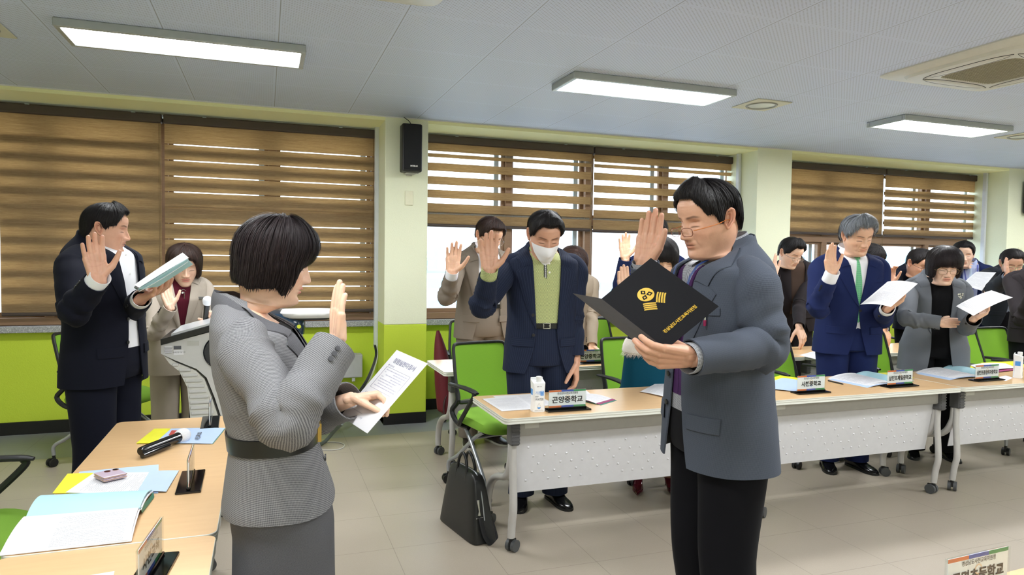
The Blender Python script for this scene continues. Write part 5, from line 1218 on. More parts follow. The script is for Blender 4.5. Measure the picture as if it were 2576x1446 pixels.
        rr = np.array([r[0]*.8, r[0], r[1], r[2]*.96, r[3], r[3]*1.03, r[4], r[5], r[6]])*k*s.bulk; return catmull(pts, rr, 7)
    def sleeve(s, mb, side, mi=0, wrinkle=0.010, r=(.060, .074, .074, .066, .062, .056, .049), wend=0.0, thick=True, seg=30, cuff=False):
        pts, rr = s.sleeve_path(side, r, wend); n = len(pts); S = sweep(pts, rr, seg, up0=s.L)
        a = s.arms[side]; de = np.linalg.norm(pts-a['elbow'], axis=1); w = np.exp(-(de/.10)**2)+0.30
        nz = wr_noise(n, seg, s.seed*7+(1 if side == 'R' else 2), 5.5, 1, 8)+0.5*wr_noise(n, seg, s.seed*11+3, 9, 2, 6)
        r_ = np.random.default_rng(s.seed*19+(5 if side == 'R' else 6)); S_ = np.linspace(0, 1, n)[:, None]; T_ = np.linspace(0, 2*pi, seg, endpoint=False)[None]; rg = np.zeros((n, seg))
        for _ in range(5): rg += (1-np.abs(np.sin(pi*(r_.uniform(5, 9)*S_+.45*np.sin(T_+r_.uniform(0, 6.28))+r_.uniform(0, 1)))))**2.2*np.clip(np.sin(T_+r_.uniform(0, 6.28))+.3, 0, 1)
        nz = nz*.8+rg*.26-.2
        fl = np.ones(n); fl[-4:] = .25; ctr = pts[:, None]; S = ctr+(S-ctr)*(1+(nz*w[:, None]*fl[:, None]*wrinkle*2.4/ np.maximum(rr[:, None], .03)))[..., None]
        if thick: # turn the hem inwards
            e = S[-1]; c = pts[-1]; d = pts[-1]-pts[-2]; d /= np.linalg.norm(d); S = np.concatenate([S, [c+(e-c)*.93+d*.001], [c+(e-c)*.90-d*.02], [c+(e-c)*.85-d*.05]])
        mb.grid(S, closed=True, cap0=True, mi=mi); return S, pts, rr
    def jacket(s, cloth, hem=.80, zb=1.10, open_w=0.0, cut=.07, lapel=True, flare=0.0, lw=.088, notch=1.335, buttons=(1.10, 1.00), pockets=True, name='suit_jacket', sleeve_r=None, wend=0.0, ctop=.072, wr=1.0, lining=None, pocket_z=.97, collar=True, belt=None, lapel_cloth=None, grow=.004, bmat=None, vent=True, chest_pocket=True, wseed=0):
        s.jow = lambda z: (max(open_w, (open_w+(ctop-open_w)*max(0, (z-zb)/(1.47-zb))**1.0) if z > zb else open_w+cut*max(0, (zb-z)/(zb-hem))**1.8) if True else 0)+.0015
        n, m = 64, 72; zs = np.concatenate([np.linspace(hem, 1.34, n-22), np.linspace(1.34, 1.512, 23)[1:]]); n = len(zs)
        nz = wr_noise(n, m, s.seed*3+5+wseed, 2.2, 3, 9)+.5*wr_noise(n, m, s.seed*5+9+wseed, 5, 4, 8); S = []
        r_ = np.random.default_rng(s.seed*23+wseed); S_ = np.linspace(0, 1, n)[:, None]; T_ = np.linspace(0, 2*pi, m)[None]; rgd = np.zeros((n, m))
        for _ in range(6): c_ = r_.uniform(.5, 5.8); rgd += (1-np.abs(np.sin(pi*(r_.uniform(2.5, 5)*S_+r_.uniform(-.8, .8)*(T_-c_)+r_.uniform(0, 1)))))**5*np.exp(-((T_-c_)/.9)**2)*np.exp(-((S_-r_.uniform(.3, .6))/.25)**2)*.8
        for i, z in enumerate(zs):
            ow = s.jow(z); w, d, o = s.prof(z, 1.0, grow); fl = 1+flare*max(0, (1.05-z)/(1.05-hem))**1.1; w *= fl; d *= fl
            ph0 = math.asin(min(.98, (ow/w))**(2.5/2)); ph = np.linspace(ph0, 2*pi-ph0, m); row = []
            for j, p in enumerate(ph):
                f = 1+.030*wr*(nz[i, j]+rgd[i, j])*(0.25+0.75*min(1, max(0, (1.44-z)/.3)))*(1 if 3 < j < m-4 else .3)
                row.append(s.P(w*f*spow(sin(p), .8), o+d*f*spow(cos(p), .8), z))
            S.append(row)
        S = np.array(S); mb = MB(); mb.grid(S, mi=0)
        inner = []
        c = S.mean(1, keepdims=True)
        mb.grid(c+(S-c)*np.array([.972, .972, 1.0])-(0), mi=1, flip=True)
        # hem and front edge strips
        In = c+(S-c)*np.array([.972, .972, 1.0]); mb.grid(np.stack([In[0], S[0]], 0)); mb.grid(np.stack([S[:, 0], In[:, 0]], 0)); mb.grid(np.stack([In[:, -1], S[:, -1]], 0))
        sr = sleeve_r or ((.060, .074, .074, .066, .062, .056, .050) if not s.fem else (.052, .064, .062, .056, .054, .050, .046))
        s.SL = {}
        for sd in s.arms: s.SL[sd] = s.sleeve(mb, sd, 0, r=sr, wend=wend, wrinkle=.010*wr)
        lin = lining or plain('dark_lining', (24, 24, 28), 0.6)
        jo = mb.build(name, [cloth, lin], s.root, sharp=50)
        lc = lapel_cloth or cloth
        if lapel:
            for sg in (-1, 1):
                mb = MB(); P = []
                K = 26
                for i in range(K+1):
                    t = i/K; z = zb+(notch-zb)*t; w_ = lw*(t**.72)*(1-.0*t); x0 = s.jow(z)-.002; row = []
                    for q in (0, .04, .3, .6, .9, 1.0, 1.0):
                        row.append(s.surf(z+.0*q, sg*(x0+w_*q), off=.0045+(.004*sin(pi*q) if q < 1 else 0)+grow))
                    row[-1] = s.surf(z, sg*(x0+w_*.995), off=.0005+grow); P.append(row)
                # peak to the notch
                z1 = notch+.028
                for t in (.5, 1.0):
                    z = notch+(z1-notch)*t; row = [s.surf(z+.012*(1-q)*t, sg*(s.jow(z)-.002+lw*(1-.40*t)*q), off=.0045+grow) for q in (0, .04, .3, .6, .9, 1.0, 1.0)]; P.append(row)
                mb.grid(np.array(P), flip=(sg < 0)); mb.build('lapel', lc, s.root)
            if collar:
                mb = MB(); P = []
                for sg in (1,):
                    K = 48
                    for i in range(K+1):
                        u = -1+2*i/K; a = abs(u); sgn = -1 if u < 0 else 1
                        # inner edge
                        if a > .55:
                            t = (1-a)/.45; zi = notch+.035+(1.500-notch-.035)*t; pin = s.surf(min(zi, 1.499), sgn*max(.02, s.jow(min(zi, 1.46))+.004*t), off=.006+grow); zo = notch+.022+(1.435-notch-.022)*t
                            pout = s.surf(zo, sgn*(s.jow(zo)+lw*.62+.018*t), off=.006+grow)
                        else:
                            t = a/.55; ph = pi-(pi-radians(62))*t; w, d, o = s.prof(1.500, 1.0, .010); pin = s.P(w*sin(ph)*sgn, o+d*cos(ph)*1.0, 1.520-.022*t-.014*t*t)
                            w, d, o = s.prof(1.452, 1.0, .010); w2 = .098+.035*0; ph2 = ph; pout = s.P((w2+.022*t)*sin(ph2)*sgn, o-.0+(.098+.0*t)*cos(ph2), 1.474-.050*t)
                        mid = (pin+pout)/2; up = np.array([0, 0, 1.0]); mid = mid+((mid-s.P(0, -.015, 1.45))*np.array([1, 1, 0]))*.03+up*.004
                        P.append([pin-up*.012-(pin-s.P(0, -.015, 1.5))*np.array([1, 1, 0])*.06, pin, pin*.7+mid*.3+up*.003, mid, pout*.8+mid*.2, pout, pout-up*.004])
                mb.grid(np.array(P), flip=True); mb.build('collar', lc, s.root)
        bm_ = bmat or M_BLKP
        for bz in buttons:
            mb = MB(); p = s.surf(bz, -(s.jow(bz)+.012) if open_w > .01 else .004, off=.006+grow+.002, flare=0); mb.disc(p, s.F, .0095, .004, 16); mb.build('button', bm_, s.root)
        if pockets:
            for sg in (-1, 1):
                mb = MB(); P = []
                for t in np.linspace(0, 1, 9):
                    x = sg*(.075+.105*t); fl = flare*max(0, (1.05-pocket_z)/(1.05-hem))**1.1
                    P.append([s.surf(pocket_z+.004*t, x, off=.001+grow, flare=fl), s.surf(pocket_z+.003*t, x, off=.0055+grow, flare=fl), s.surf(pocket_z-.045+.003*t, x, off=.0065+grow, flare=fl*1.2), s.surf(pocket_z-.049+.003*t, x, off=.0005+grow, flare=fl*1.2)])
                mb.grid(np.array(P), flip=sg > 0); mb.build('pocket_flap', cloth, s.root)
            if chest_pocket and not s.fem:
                mb = MB(); P = [[s.surf(1.285+.004*t-dz, .085+.085*t, off=o_+grow) for dz, o_ in ((0, .001), (.001, .005), (.022, .005), (.023, .001))] for t in np.linspace(0, 1, 6)]; mb.grid(np.array(P), flip=True); mb.build('breast_pocket', cloth, s.root)
        # sleeve buttons
        for sd, (S_, pts, rr) in s.SL.items():
            d = pts[-1]-pts[-3]; d /= np.linalg.norm(d); bk = -s.F if True else s.L; hN = np.asarray(s.arms[sd]['N'], float); sgn = -1 if sd == 'R' else 1
            X = np.cross(hN/np.linalg.norm(hN), d)*(1 if sd == 'R' else -1); X /= np.linalg.norm(X); dirn = X*0.9-hN/np.linalg.norm(hN)*0.4*0; dirn -= (dirn@d)*d; dirn /= np.linalg.norm(dirn)
            mb = MB()
            for k in range(3):
                c = pts[-1]-d*(.028+.018*k)*s.k; r_ = np.interp(-.0, [0, 1], [rr[-1], rr[-1]])*1.03; mb.disc(c+dirn*(r_+.001), dirn, .0065, .004, 12)
            mb.build('sleeve_buttons', bm_, s.root)
        return jo
    def shirt(s, cloth, ztop=1.478, zlow=.96, sc=.955, name='shirt', collar=True, cuffs=('R', 'L'), wing=.036, openc=.012, cuff_len=.016, band_top=1.525, cuffcloth=None, cuff_r=.0425):
        mb = MB(); phis = np.linspace(0, 2*pi, 61)[:-1]; zs = np.concatenate([np.linspace(zlow, 1.36, 26), np.linspace(1.37, ztop, 12)]); nz = wr_noise(len(zs), 60, s.seed+31, 3, 4)
        S = np.array([s.ring(z, phis, sc=sc*(1+.0)) for z in zs]); c = S.mean(1, keepdims=True); S = c+(S-c)*(1+.02*nz[..., None]); mb.grid(S, closed=True, cap0=True)
        so = mb.build(name, cloth, s.root)
        if collar:
            nc = s.P(0, -.010, 1.5); mb = MB(); P = []; K = 52; hd = (s.head_c-s.P(0, -.015, 1.485)); hd = hd/np.linalg.norm(hd)
            for i in range(K+1):
                u = -1+2*i/K; ph = pi+u*(pi-openc/.07); a = abs(u); front = max(0, (a-.72)/.28)
                rx, ry = (.066, .068) if not s.fem else (.058, .060)
                dirv = s.L*sin(ph)*rx+s.F*cos(ph)*ry; n_ = dirv/np.linalg.norm(dirv)
                top = s.P(0, -.056, band_top)+s.F*.044*s.k+dirv*s.k*1.02-np.array([0, 0, .022*front**1.2+.055*(1+cos(ph))/2]); base_ = top-np.array([0, 0, .040])*s.k+n_*.004
                low = top-np.array([0, 0, (.040+wing*front**2)])*s.k+n_*(.016+.012*front)
                P.append([base_, top-np.array([0, 0, .002]), top+np.array([0, 0, .002])+n_*.002, top*.5+low*.5+n_*.006, low, low-n_*.003])
            mb.grid(np.array(P), flip=True); mb.build('shirt_collar', cloth, s.root)
        for sd in cuffs:
            if sd not in s.arms: continue
            a = s.arms[sd]; d = a['wrist']-a['elbow']; d /= np.linalg.norm(d); mb = MB(); c0 = a['wrist']-d*.07; c1 = a['wrist']+d*cuff_len; pts = np.array([c0, c1-d*.003, c1, c1-d*.001, c1-d*.03]); rr = np.array([cuff_r+.001, cuff_r, cuff_r-.001, cuff_r-.003, cuff_r-.006])*s.k
            S = sweep_fix(pts, rr, 24, d); mb.grid(S, closed=True); mb.build('shirt_cuff', cuffcloth or cloth, s.root)
        return so
    def tie(s, cloth, z0=1.455, z1=1.0, name='tie', w0=.014, w1=.040):
        mb = MB(); P = []
        for t in np.linspace(0, 1, 30):
            z = z0-.03+(z1-z0+.03)*t; w = w0+(w1-w0)*t**.8 if t < .94 else w1*(1-(t-.94)/.06)+.001
            P.append([s.surf(z, x*w, off=-.004+.006*(1-abs(x))+(.002 if abs(x) < 1 else 0), grow=-.006) for x in (-1, -.98, -.5, 0, .5, .98, 1)])
        mb.grid(np.array(P), flip=True)
        P = [[s.surf(z0-dz, x*w, off=o_) for x in (-1, -.6, 0, .6, 1)] for dz, w, o_ in ((-.008, .012, -.004), (-.006, .019, .006), (.006, .020, .010), (.022, .015, .008), (.030, .012, .002))]; mb.grid(np.array(P), flip=True)
        return mb.build(name, cloth, s.root)
    def trousers(s, cloth, top=1.04, hem=.055, r=(.112, .108, .086, .076, .074), name='trousers', belt=None, buckle=None, seat=True):
        mb = MB(); phis = np.linspace(0, 2*pi, 41)[:-1]; S = np.array([s.ring(z, phis, sc=sc_) for z, sc_ in ((.80, .60), (.815, .84), (.85, .93), (.90, .955), (.97, .95), (top, .93))]); mb.grid(S, closed=True, cap0=True, cap1=True)
        for sg in (-1, 1):
            fx, fy = s.feet[sg] if hasattr(s, 'feet') else (0, 0)
            pts = np.array([s.P(sg*.088, .0, .93), s.P(sg*.094, .0, .80), s.P(sg*.097+fx*.45, .012+fy*.4, .50), s.P(sg*.098+fx*.75, -.012+fy*.7, .28), s.P(sg*.10+fx, -.012+fy, hem)]); pp, rr = catmull(pts, np.array(r)*s.k*(.5+.5*s.bulk), 9)
            S = sweep(pp, rr, 28, up0=s.F); nz = wr_noise(len(pp), 28, s.seed*13+sg, 5, 2, 8); rel = np.linspace(0, 1, len(pp)); wgt = .25+.75*np.clip((rel-.35)/.4, 0, 1); T_, N_, B_ = frames(pp, s.F)
            S = pp[:, None]+(S-pp[:, None])*(1+.085*nz*wgt[:, None])[..., None]
            a = np.arange(28)/28*2*pi; crease = np.exp(-((np.cos(a)-1)/.08)**2)*.006; S += (s.F*crease[None, :, None]); mb.grid(S, closed=True, cap0=True, cap1=True)
        o = mb.build(name, cloth, s.root)
        if belt:
            mb = MB(); S = np.array([s.ring(z, phis, sc=.955, grow=g) for z, g in ((top-.016, 0), (top-.015, .005), (top+.014, .005), (top+.015, 0))]); mb.grid(S, closed=True); mb.build('belt', belt, s.root)
            mb = MB(); p = s.surf(top, -.0, off=-.002, grow=-.004); R_ = np.stack([s.L, s.F, np.array([0, 0, 1.0])], 1)
            for c, sz in (((0, 0, .015), (.042, .005, .005)), ((0, 0, -.015), (.042, .005, .005)), ((-.019, 0, 0), (.005, .005, .034)), ((.019, 0, 0), (.005, .005, .034)), ((0.002, 0, 0), (.03, .003, .004))): mb.box(p+R_ @ np.array(c)+s.F*.003, sz, 0, R_)
            mb.build('belt_buckle', buckle or M_CHROME, s.root)
        return o
    def shoes(s, cloth, heel=0.0, pointy=False, names='shoe', sole=None, size=1.0):
        for sg in (-1, 1):
            fx, fy = s.feet[sg] if hasattr(s, 'feet') else (0, 0); r = s.shoe_rot[sg] if hasattr(s, 'shoe_rot') else sg*14
            o = s.P(sg*.10+fx, -.02+fy, 0); o[2] = 0; a = radians(r); Fd = s.F*cos(a)+s.L*sin(a); Ld = np.array([-Fd[1], Fd[0], 0]); k = s.k*size
            prof = [(-.075, .022, .070, .028), (-.070, .030, .085, .045), (-.04, .036, .092, .062), (0., .037, .088, .066), (.04, .038, .070, .058), (.08, .042, .050, .044), (.12, .044, .042, .036), (.155, .038, .034, .030), (.18, .026, .026, .022), (.192, .010, .016, .014)]
            if pointy: prof = [(-.068, .018, .06, .02), (-.06, .026, .075, .04), (-.03, .029, .070, .045), (0., .028, .045, .035), (.04, .030, .034, .03), (.08, .036, .032, .026), (.12, .034, .028, .022), (.15, .022, .022, .018), (.175, .010, .014, .012), (.188, .003, .010, .008)]
            mb = MB(); rows = []
            for y, w, h, _ in prof:
                lift = heel*np.clip((.07-y)/.12, 0, 1)**1.3; row = []
                for q in np.linspace(0, 2*pi, 21)[:-1]:
                    cx, cz = cos(q), sin(q); x = w*spow(cx, .8); z = h*.5+h*.5*spow(cz, .75) if True else 0
                    if cz < 0: z = h*.5*(1-abs(cz)**.55)+.001
                    row.append(o+Ld*x*k+Fd*y*k+np.array([0, 0, z*k+lift]))
                rows.append(row)
            mb.grid(np.array(rows), closed=True, cap0=True, cap1=True)
            so = mb.build(names, cloth, s.root)
            mb = MB()
            if heel: mb.tube([o-Fd*.060*k+np.array([0, 0, heel+.02]), o-Fd*.056*k+np.array([0, 0, heel*.5]), o-Fd*.056*k+np.array([0, 0, 0.0])], [.020, .010, .005], 10); mb.build('heel', cloth, so)
            else:
                rows = []
                for y, w, h, _ in prof: rows.append([o+Ld*x*k+Fd*y*k*1.01+np.array([0, 0, z]) for x, z in ((-w*1.04, 0), (w*1.04, 0), (w*1.04, .014), (-w*1.04, .014))])
                mb.grid(np.array(rows), closed=True, cap0=True, cap1=True); mb.build('sole', sole or M_BLKP, so)
    def skirt(s, cloth, top=1.04, hem=.55, flare=.12, pleat=0.0, name='skirt'):
        mb = MB(); m = 72; phis = np.linspace(0, 2*pi, m+1)[:-1]; zs = np.linspace(top, hem, 30); nz = wr_noise(30, m, s.seed*17, 1.2, 5, 8); S = []
        for i, z in enumerate(zs):
            t = (top-z)/(top-hem); f = 1+flare*t**1.2; R_ = s.ring(max(z, .86), phis, sc=.965*f); R_ = R_-s.P(0, 0, max(z, .86))+s.P(0, 0, z); c = R_.mean(0); R_ = c+(R_-c)*(1+(.02*nz[i]+pleat*np.cos(phis*9)*t)[:, None]*np.array([1, 1, 0])); S.append(R_)
        mb.grid(np.array(S), closed=True, flip=True); c = np.array(S[-1]); mb.grid(np.array([c, c.mean(0)+(c-c.mean(0))*.9+np.array([0, 0, .0]), c.mean(0)+(c-c.mean(0))*.88+np.array([0, 0, .1])]), closed=True, flip=True)
        return mb.build(name, cloth, s.root)
    # ---- hair
    def hair(s, m, line, thick, flow=0.0, ridge=.10, strands=500, clampz=-.035, seed=3, name='hair', slen=.05, end=.003, fz=None, lift=.004, under=True, fringe=0.0, part=None, sw=.0009):
        """line: [(abs theta deg, z)], thick: [(abs theta deg, thickness)] both interpolated; fz scales thickness along the strand"""
        ln = np.array(line, float); tk = np.array(thick, float); m_, n_ = 176, 34; th = np.linspace(-pi, pi, m_+1)[:-1]; ath = np.degrees(np.abs(th))
        zh = np.interp(ath, ln[:, 0], ln[:, 1]); T = np.interp(ath, tk[:, 0], tk[:, 1]); am = np.where(zh > 0, np.arccos(np.clip(zh/.115, -1, 1)), pi/2*(1+(-zh/.115)))
        r = np.random.default_rng(seed); rid = np.zeros(m_)
        for f in range(6, 70, 5): rid += np.sin(th*f+r.uniform(0, 6.28))*r.uniform(.3, 1)*(12/(f+6))**.5
        rid /= 3.0; jag = np.interp(np.arange(m_), np.arange(0, m_, 2), r.uniform(-1, 1, len(np.arange(0, m_, 2))))
        def base(tq, zq):
            zc = np.maximum(zq, clampz); x, y = head_base(tq, np.minimum(zc, .1149), s.fem); return x, y
        def pt(tq, a, extra=0.0, T_=None):
            z = np.where(a < pi/2, .115*np.cos(a), -(a-pi/2)/(pi/2)*.115); tt = tq
            x, y = base(tt, z); yc = -.01; nx, ny, nz_ = x/.076**2, (y-yc)/.10**2, np.maximum(z, 0)/.115**2; l = np.sqrt(nx**2+ny**2+nz_**2)+1e-9
            t_ = T_+extra; return np.stack([x+nx/l*t_, y+ny/l*t_, z+nz_/l*t_], -1)
        S = []
        prof = fz or [(0, .95), (.3, 1.1), (.6, 1.05), (.85, .75), (1, end/.02)]; pf = np.array(prof)
        nz2 = wr_noise(n_, m_, seed+50, 2.5, 30, 16)
        for i in range(n_):
            q = i/(n_-1); a = np.maximum(.04, am*q*(1+.012*jag*(q > .8))); sw_ = th+flow*sin(q*2.0)*1.0
            f = np.interp(q, pf[:, 0], pf[:, 1]); pb = max(0, 1-q/.22); Tq = (T*(1-pb)+T.mean()*pb)*f*(1+ridge*(rid+1.1*nz2[i])*min(1, q*3))
            if part is not None:
                g = np.exp(-((np.degrees(th)-part)/9)**2)*(1-q)*.5; Tq = Tq*(1-g)
            S.append(pt(th, a, 0, Tq))
        S = np.array(S); W_ = S @ s.HM.T+s.head_c; mb = MB(); mb.grid(W_, closed=True, cap0=True, flip=True)
        if under:
            i_ = S[-1]; c = np.array([0, -.01, 0]); u1 = i_.copy(); u1[:, :2] = (i_[:, :2]-c[:2])*.90+c[:2]; u1[:, 2] += .006; u2 = u1.copy(); u2[:, :2] = (u1[:, :2]-c[:2])*.9+c[:2]; u2[:, 2] += .03
            mb.grid(np.array([i_, u1, u2]) @ s.HM.T+s.head_c, closed=True, flip=True)
        # strand ribbons
        for _ in range(strands):
            t0 = r.uniform(-pi, pi); d0 = abs(math.degrees(t0)); a_m = np.interp(t0, th, am, period=2*pi); q0 = r.uniform(.05, .9); q1 = min(1.0+fringe*r.uniform(0, 1), q0+r.uniform(.15, .5)); Tb = np.interp(d0, tk[:, 0], tk[:, 1])
            qs = np.linspace(q0, q1, 7); dl = r.uniform(-.06, .06)+flow; L_ = r.uniform(.2, 1)*lift; pts = []
            for k, q in enumerate(qs):
                f = np.interp(min(q, 1), pf[:, 0], pf[:, 1]); rr_ = np.interp(t0, th, rid, period=2*pi); p = pt(np.array([t0+dl*(q-q0)]), np.array([max(.05, a_m*q)]), 0, Tb*f*(1+ridge*rr_)+.0008+L_*sin(pi*k/6*.9)*(1.0 if q < .98 else .6))[0]; pts.append(p)
            pts = np.array(pts) @ s.HM.T+s.head_c; tg = np.gradient(pts, axis=0); nn = pts-s.head_c; wv = np.cross(tg, nn); wv /= np.linalg.norm(wv, axis=1)[:, None]+1e-9; w = sw*np.array([.6, 1, 1, 1, .9, .6, .15])[:, None]
            mb.grid(np.stack([pts-wv*w, pts+wv*w], 1))
        return mb.build(name, m, s.root, sharp=0)
    def glasses(s, rim=None, lens=None, temple=None, w=.026, h=.016, y=.103, z=-.006, r=.0012, half=False, tcol=None, name='glasses', droop=0.0, gap=.034, rect=3.0):
        rim = rim or plain('dark_metal_rim', (50, 48, 50), 0.3, .6); root = MB(); a = np.linspace(0, 2*pi, 29)
        for sg in (-1, 1):
            pts = [(sg*(gap+w*spow(cos(q), 2/rect)), y-.25*abs(gap+w*cos(q)-.01)*.45, z-droop+h*spow(sin(q), 2/rect)) for q in a]
            root.tube(np.array(pts) @ s.HM.T+s.head_c, r, 6, caps=False)
        root.tube(np.array([(-.009, y-.002, z-droop+.003), (0, y+.002, z-droop+.005), (.009, y-.002, z-droop+.003)]) @ s.HM.T+s.head_c, r, 6)
        go = root.build(name, rim, s.root)
        for sg in (-1, 1):
            mb = MB(); x1 = gap+w; mb.tube(np.array([(sg*x1, y-.010, z-droop+.004), (sg*(x1+.012), y-.022, z-droop*.8+.004), (sg*.080, .03, z+.002), (sg*.080, -.01, z+.006), (sg*.076, -.035, z-.010)]) @ s.HM.T+s.head_c, r*1.2, 6, smooth_path=4); mb.build('temple', temple or rim, go)
            mb = MB(); P = [[np.array((sg*(gap+w*k*spow(cos(q), 2/rect)), y-.25*abs(gap+w*k*cos(q)-.01)*.45, z-droop+h*k*spow(sin(q), 2/rect))) for q in a[:-1]] for k in (.97, .5, .02)]; mb.grid(np.array(P) @ s.HM.T+s.head_c, closed=True); mb.build('lens', lens or M_LENS, go)
        return go
M_LENS = glass('spectacle_lens', (0.97, 0.98, 0.98, 1))
def sweep_fix(pts, rr, seg, d):
    """rings all perpendicular to d (for turned-in cuffs)"""
    d = np.asarray(d)/np.linalg.norm(d); u = np.array([0, 0, 1.0]) if abs(d[2]) < .9 else np.array([1.0, 0, 0]); u = u-(u@d)*d; u /= np.linalg.norm(u); v = np.cross(d, u); a = np.arange(seg)/seg*2*pi
    return pts[:, None]+rr[:, None, None]*(u*np.cos(a)[None, :, None]+v*np.sin(a)[None, :, None])
# ================================================================ PEOPLE: the sixteen standing figures
C_TWEED = weave('grey_houndstooth_tweed', (146, 146, 148), (58, 58, 64), kind='line', amt=0.8); C_TWEED2 = weave('darker_grey_tweed', (112, 112, 116), (40, 40, 46), kind='twill', amt=0.8)
C_GREYJ = weave('charcoal_checked_wool', (84, 90, 102), (42, 46, 56), kind='check', amt=0.55, s=1.0); C_BLKT = weave('black_trouser_wool', (20, 20, 24), (11, 11, 14), kind='plain')
C_NAVYB = weave('black_navy_suiting', (24, 26, 38), (13, 14, 22), kind='twill'); C_NAVY = weave('dark_navy_pinstripe', (34, 40, 58), (52, 60, 82), kind='stripe', amt=0.6)
C_NAVY2 = weave('royal_navy_suiting', (32, 42, 84), (20, 27, 58), kind='twill', amt=.5); C_TAUPE = weave('taupe_suiting', (134, 124, 112), (98, 90, 82), kind='twill', amt=.5)
C_BEIGE = weave('beige_wool', (176, 166, 154), (140, 130, 118), kind='twill', amt=.5); C_GCOAT = weave('mid_grey_coat_wool', (112, 116, 122), (82, 85, 92), kind='plain', amt=.5)
C_BTWD = weave('beige_tweed', (164, 150, 132), (104, 92, 80), kind='check', amt=.7); C_WHITE = weave('white_shirt_cotton', (236, 237, 242), (214, 216, 226), rough=.7, kind='plain', amt=.3)
C_GREEN = weave('green_scale_print_polo', (206, 214, 150), (104, 114, 84), rough=.7, kind='scale', s=.75); C_TIEG = weave('green_dotted_silk', (118, 190, 140), (60, 130, 120), rough=.4, kind='dots', s=.9)
C_DARK = weave('dark_brown_black_wool', (44, 40, 42), (26, 24, 26), kind='plain'); C_DGREY = weave('dark_slate_wool', (44, 48, 54), (28, 31, 36), kind='twill'); C_MAROON = weave('maroon_knit', (84, 26, 40), (54, 14, 26), kind='knit')
C_BLACKK = weave('black_rib_knit', (20, 20, 22), (8, 8, 9), kind='knit'); C_PURP = weave('purple_knit', (70, 40, 84), (46, 24, 58), kind='knit'); C_GING = weave('black_white_gingham', (190, 192, 198), (34, 36, 44), kind='check', s=1.2, amt=.95)
C_TEAL = weave('teal_crepe', (20, 78, 100), (12, 52, 72), kind='plain', amt=.5); C_LBLUE = weave('light_blue_shirt', (178, 188, 222), (150, 160, 204), kind='plain'); C_TIEB = weave('blue_white_tie', (206, 220, 240), (70, 110, 170), rough=.45, kind='dots', s=.7)
C_BROWN = weave('brown_shirt', (74, 60, 52), (48, 38, 34), kind='plain'); C_LINE = weave('grey_patterned_shirt', (150, 158, 172), (60, 66, 84), kind='check', s=1.4, amt=.8)
M_SHOE = plain('polished_black_leather', (14, 14, 15), 0.18); M_SHOEB = plain('dark_brown_leather', (44, 38, 36), 0.35); M_BURG = plain('burgundy_patent', (70, 14, 26), 0.12); M_BELT = plain('black_belt_leather', (16, 16, 18), 0.3)
M_MASK = plain('white_mask_cloth', (236, 236, 238), 0.8, var=.02, bump=.15, scale=200); M_GOLDP = plain('gold_print', (196, 160, 40), 0.35, .2); M_FOLD = plain('black_folder_cloth', (15, 15, 20), 0.7, scale=500, bump=.1, Specular_IOR_Level=0.2); M_FOLDI = plain('grey_folder_lining', (98, 98, 106), 0.7)
MEN = [(0, .076), (28, .078), (46, .056), (58, .018), (72, .012), (80, -.008), (88, .006), (96, .018), (108, .0), (118, -.035), (135, -.062), (180, -.070)]
UP = (0, 0, 1)
GRP = 'people standing with one hand raised'
def held_sheet(name, label, px, Ys, m=None, curl=.004, axis=1, cat='paper', flip=False, group='papers held in hands'):
    mb = MB(); sheet(mb, [at(p[0], p[1], y) for p, y in zip(px, Ys)], .21, .297, curl, axis); o = mb.build(name, m or PG, None); return tag(o, label, cat, group)

# ---- 1 woman in grey tweed, foreground
b = at(718, 1250, 1.97)
w = Person('woman in grey tweed jacket and black belt holding a printed page', b, 84, H=1.53, kind='woman', head=at(688, 655, 1.97), hyaw=9, hpitch=13, hs=0.96, skin=SK_FAIR, seed=11, bulk=1.10, group=GRP, lean=-.145, hipz=.80)
w.arm('R', at(722, 1052, 1.66), at(848, 862, 1.76), (0.02, .02, 1), (1, .28, 0), 'flat', 1.03)
w.arm('L', at(775, 1045, 2.20), at(884, 1004, 2.06), (1, -.15, .12), (.15, -.45, -1), 'pinch', 1.0)
w.body(lip=(.78, .30, .34), legs=True, nth=150, vox=.0021)
w.skirt(C_TWEED2, top=1.04, hem=.52, flare=.06)
w.shirt(C_BLACKK, collar=False, cuffs=(), ztop=1.44, sc=.93, name='blouse')
w.jacket(C_TWEED, hem=.885, zb=1.14, open_w=0, cut=.0, flare=.06, lw=.085, notch=1.37, buttons=(1.155, 1.00), pockets=False, wr=1.1, lapel_cloth=C_TWEED2, sleeve_r=(.060, .072, .066, .062, .066, .062, .058), bmat=plain('grey_button', (70, 70, 74), .4), wend=-.012)
mb = MB(); ph = np.linspace(0, 2*pi, 49)[:-1]; mb.grid(np.array([w.ring(z, ph, grow=g) for z, g in ((1.06, .006), (1.062, .010), (1.108, .010), (1.11, .006))]), closed=True); mb.build('belt', M_BELT, w.root)
mb = MB(); mb.box(w.surf(1.085, 0, off=.016), (.01, .05, .05), 0, rotz(0)); mb.build('belt_buckle', plain('gold_metal', (190, 160, 90), .25, 1.0), w.root)
BOB = [(0, .004), (28, .000), (42, -.012), (50, -.045), (57, -.088), (66, -.090), (76, -.074), (90, -.080), (115, -.092), (140, -.084), (180, -.074)]
w.hair(H_SOFT, BOB, [(0, .021), (40, .021), (60, .014), (90, .020), (140, .015), (180, .011)], ridge=.24, strands=2600, seed=4, lift=.006, fringe=.05, fz=[(0, .95), (.2, 1.25), (.5, 1.35), (.75, 1.1), (.9, .6), (1, .10)], flow=.12)
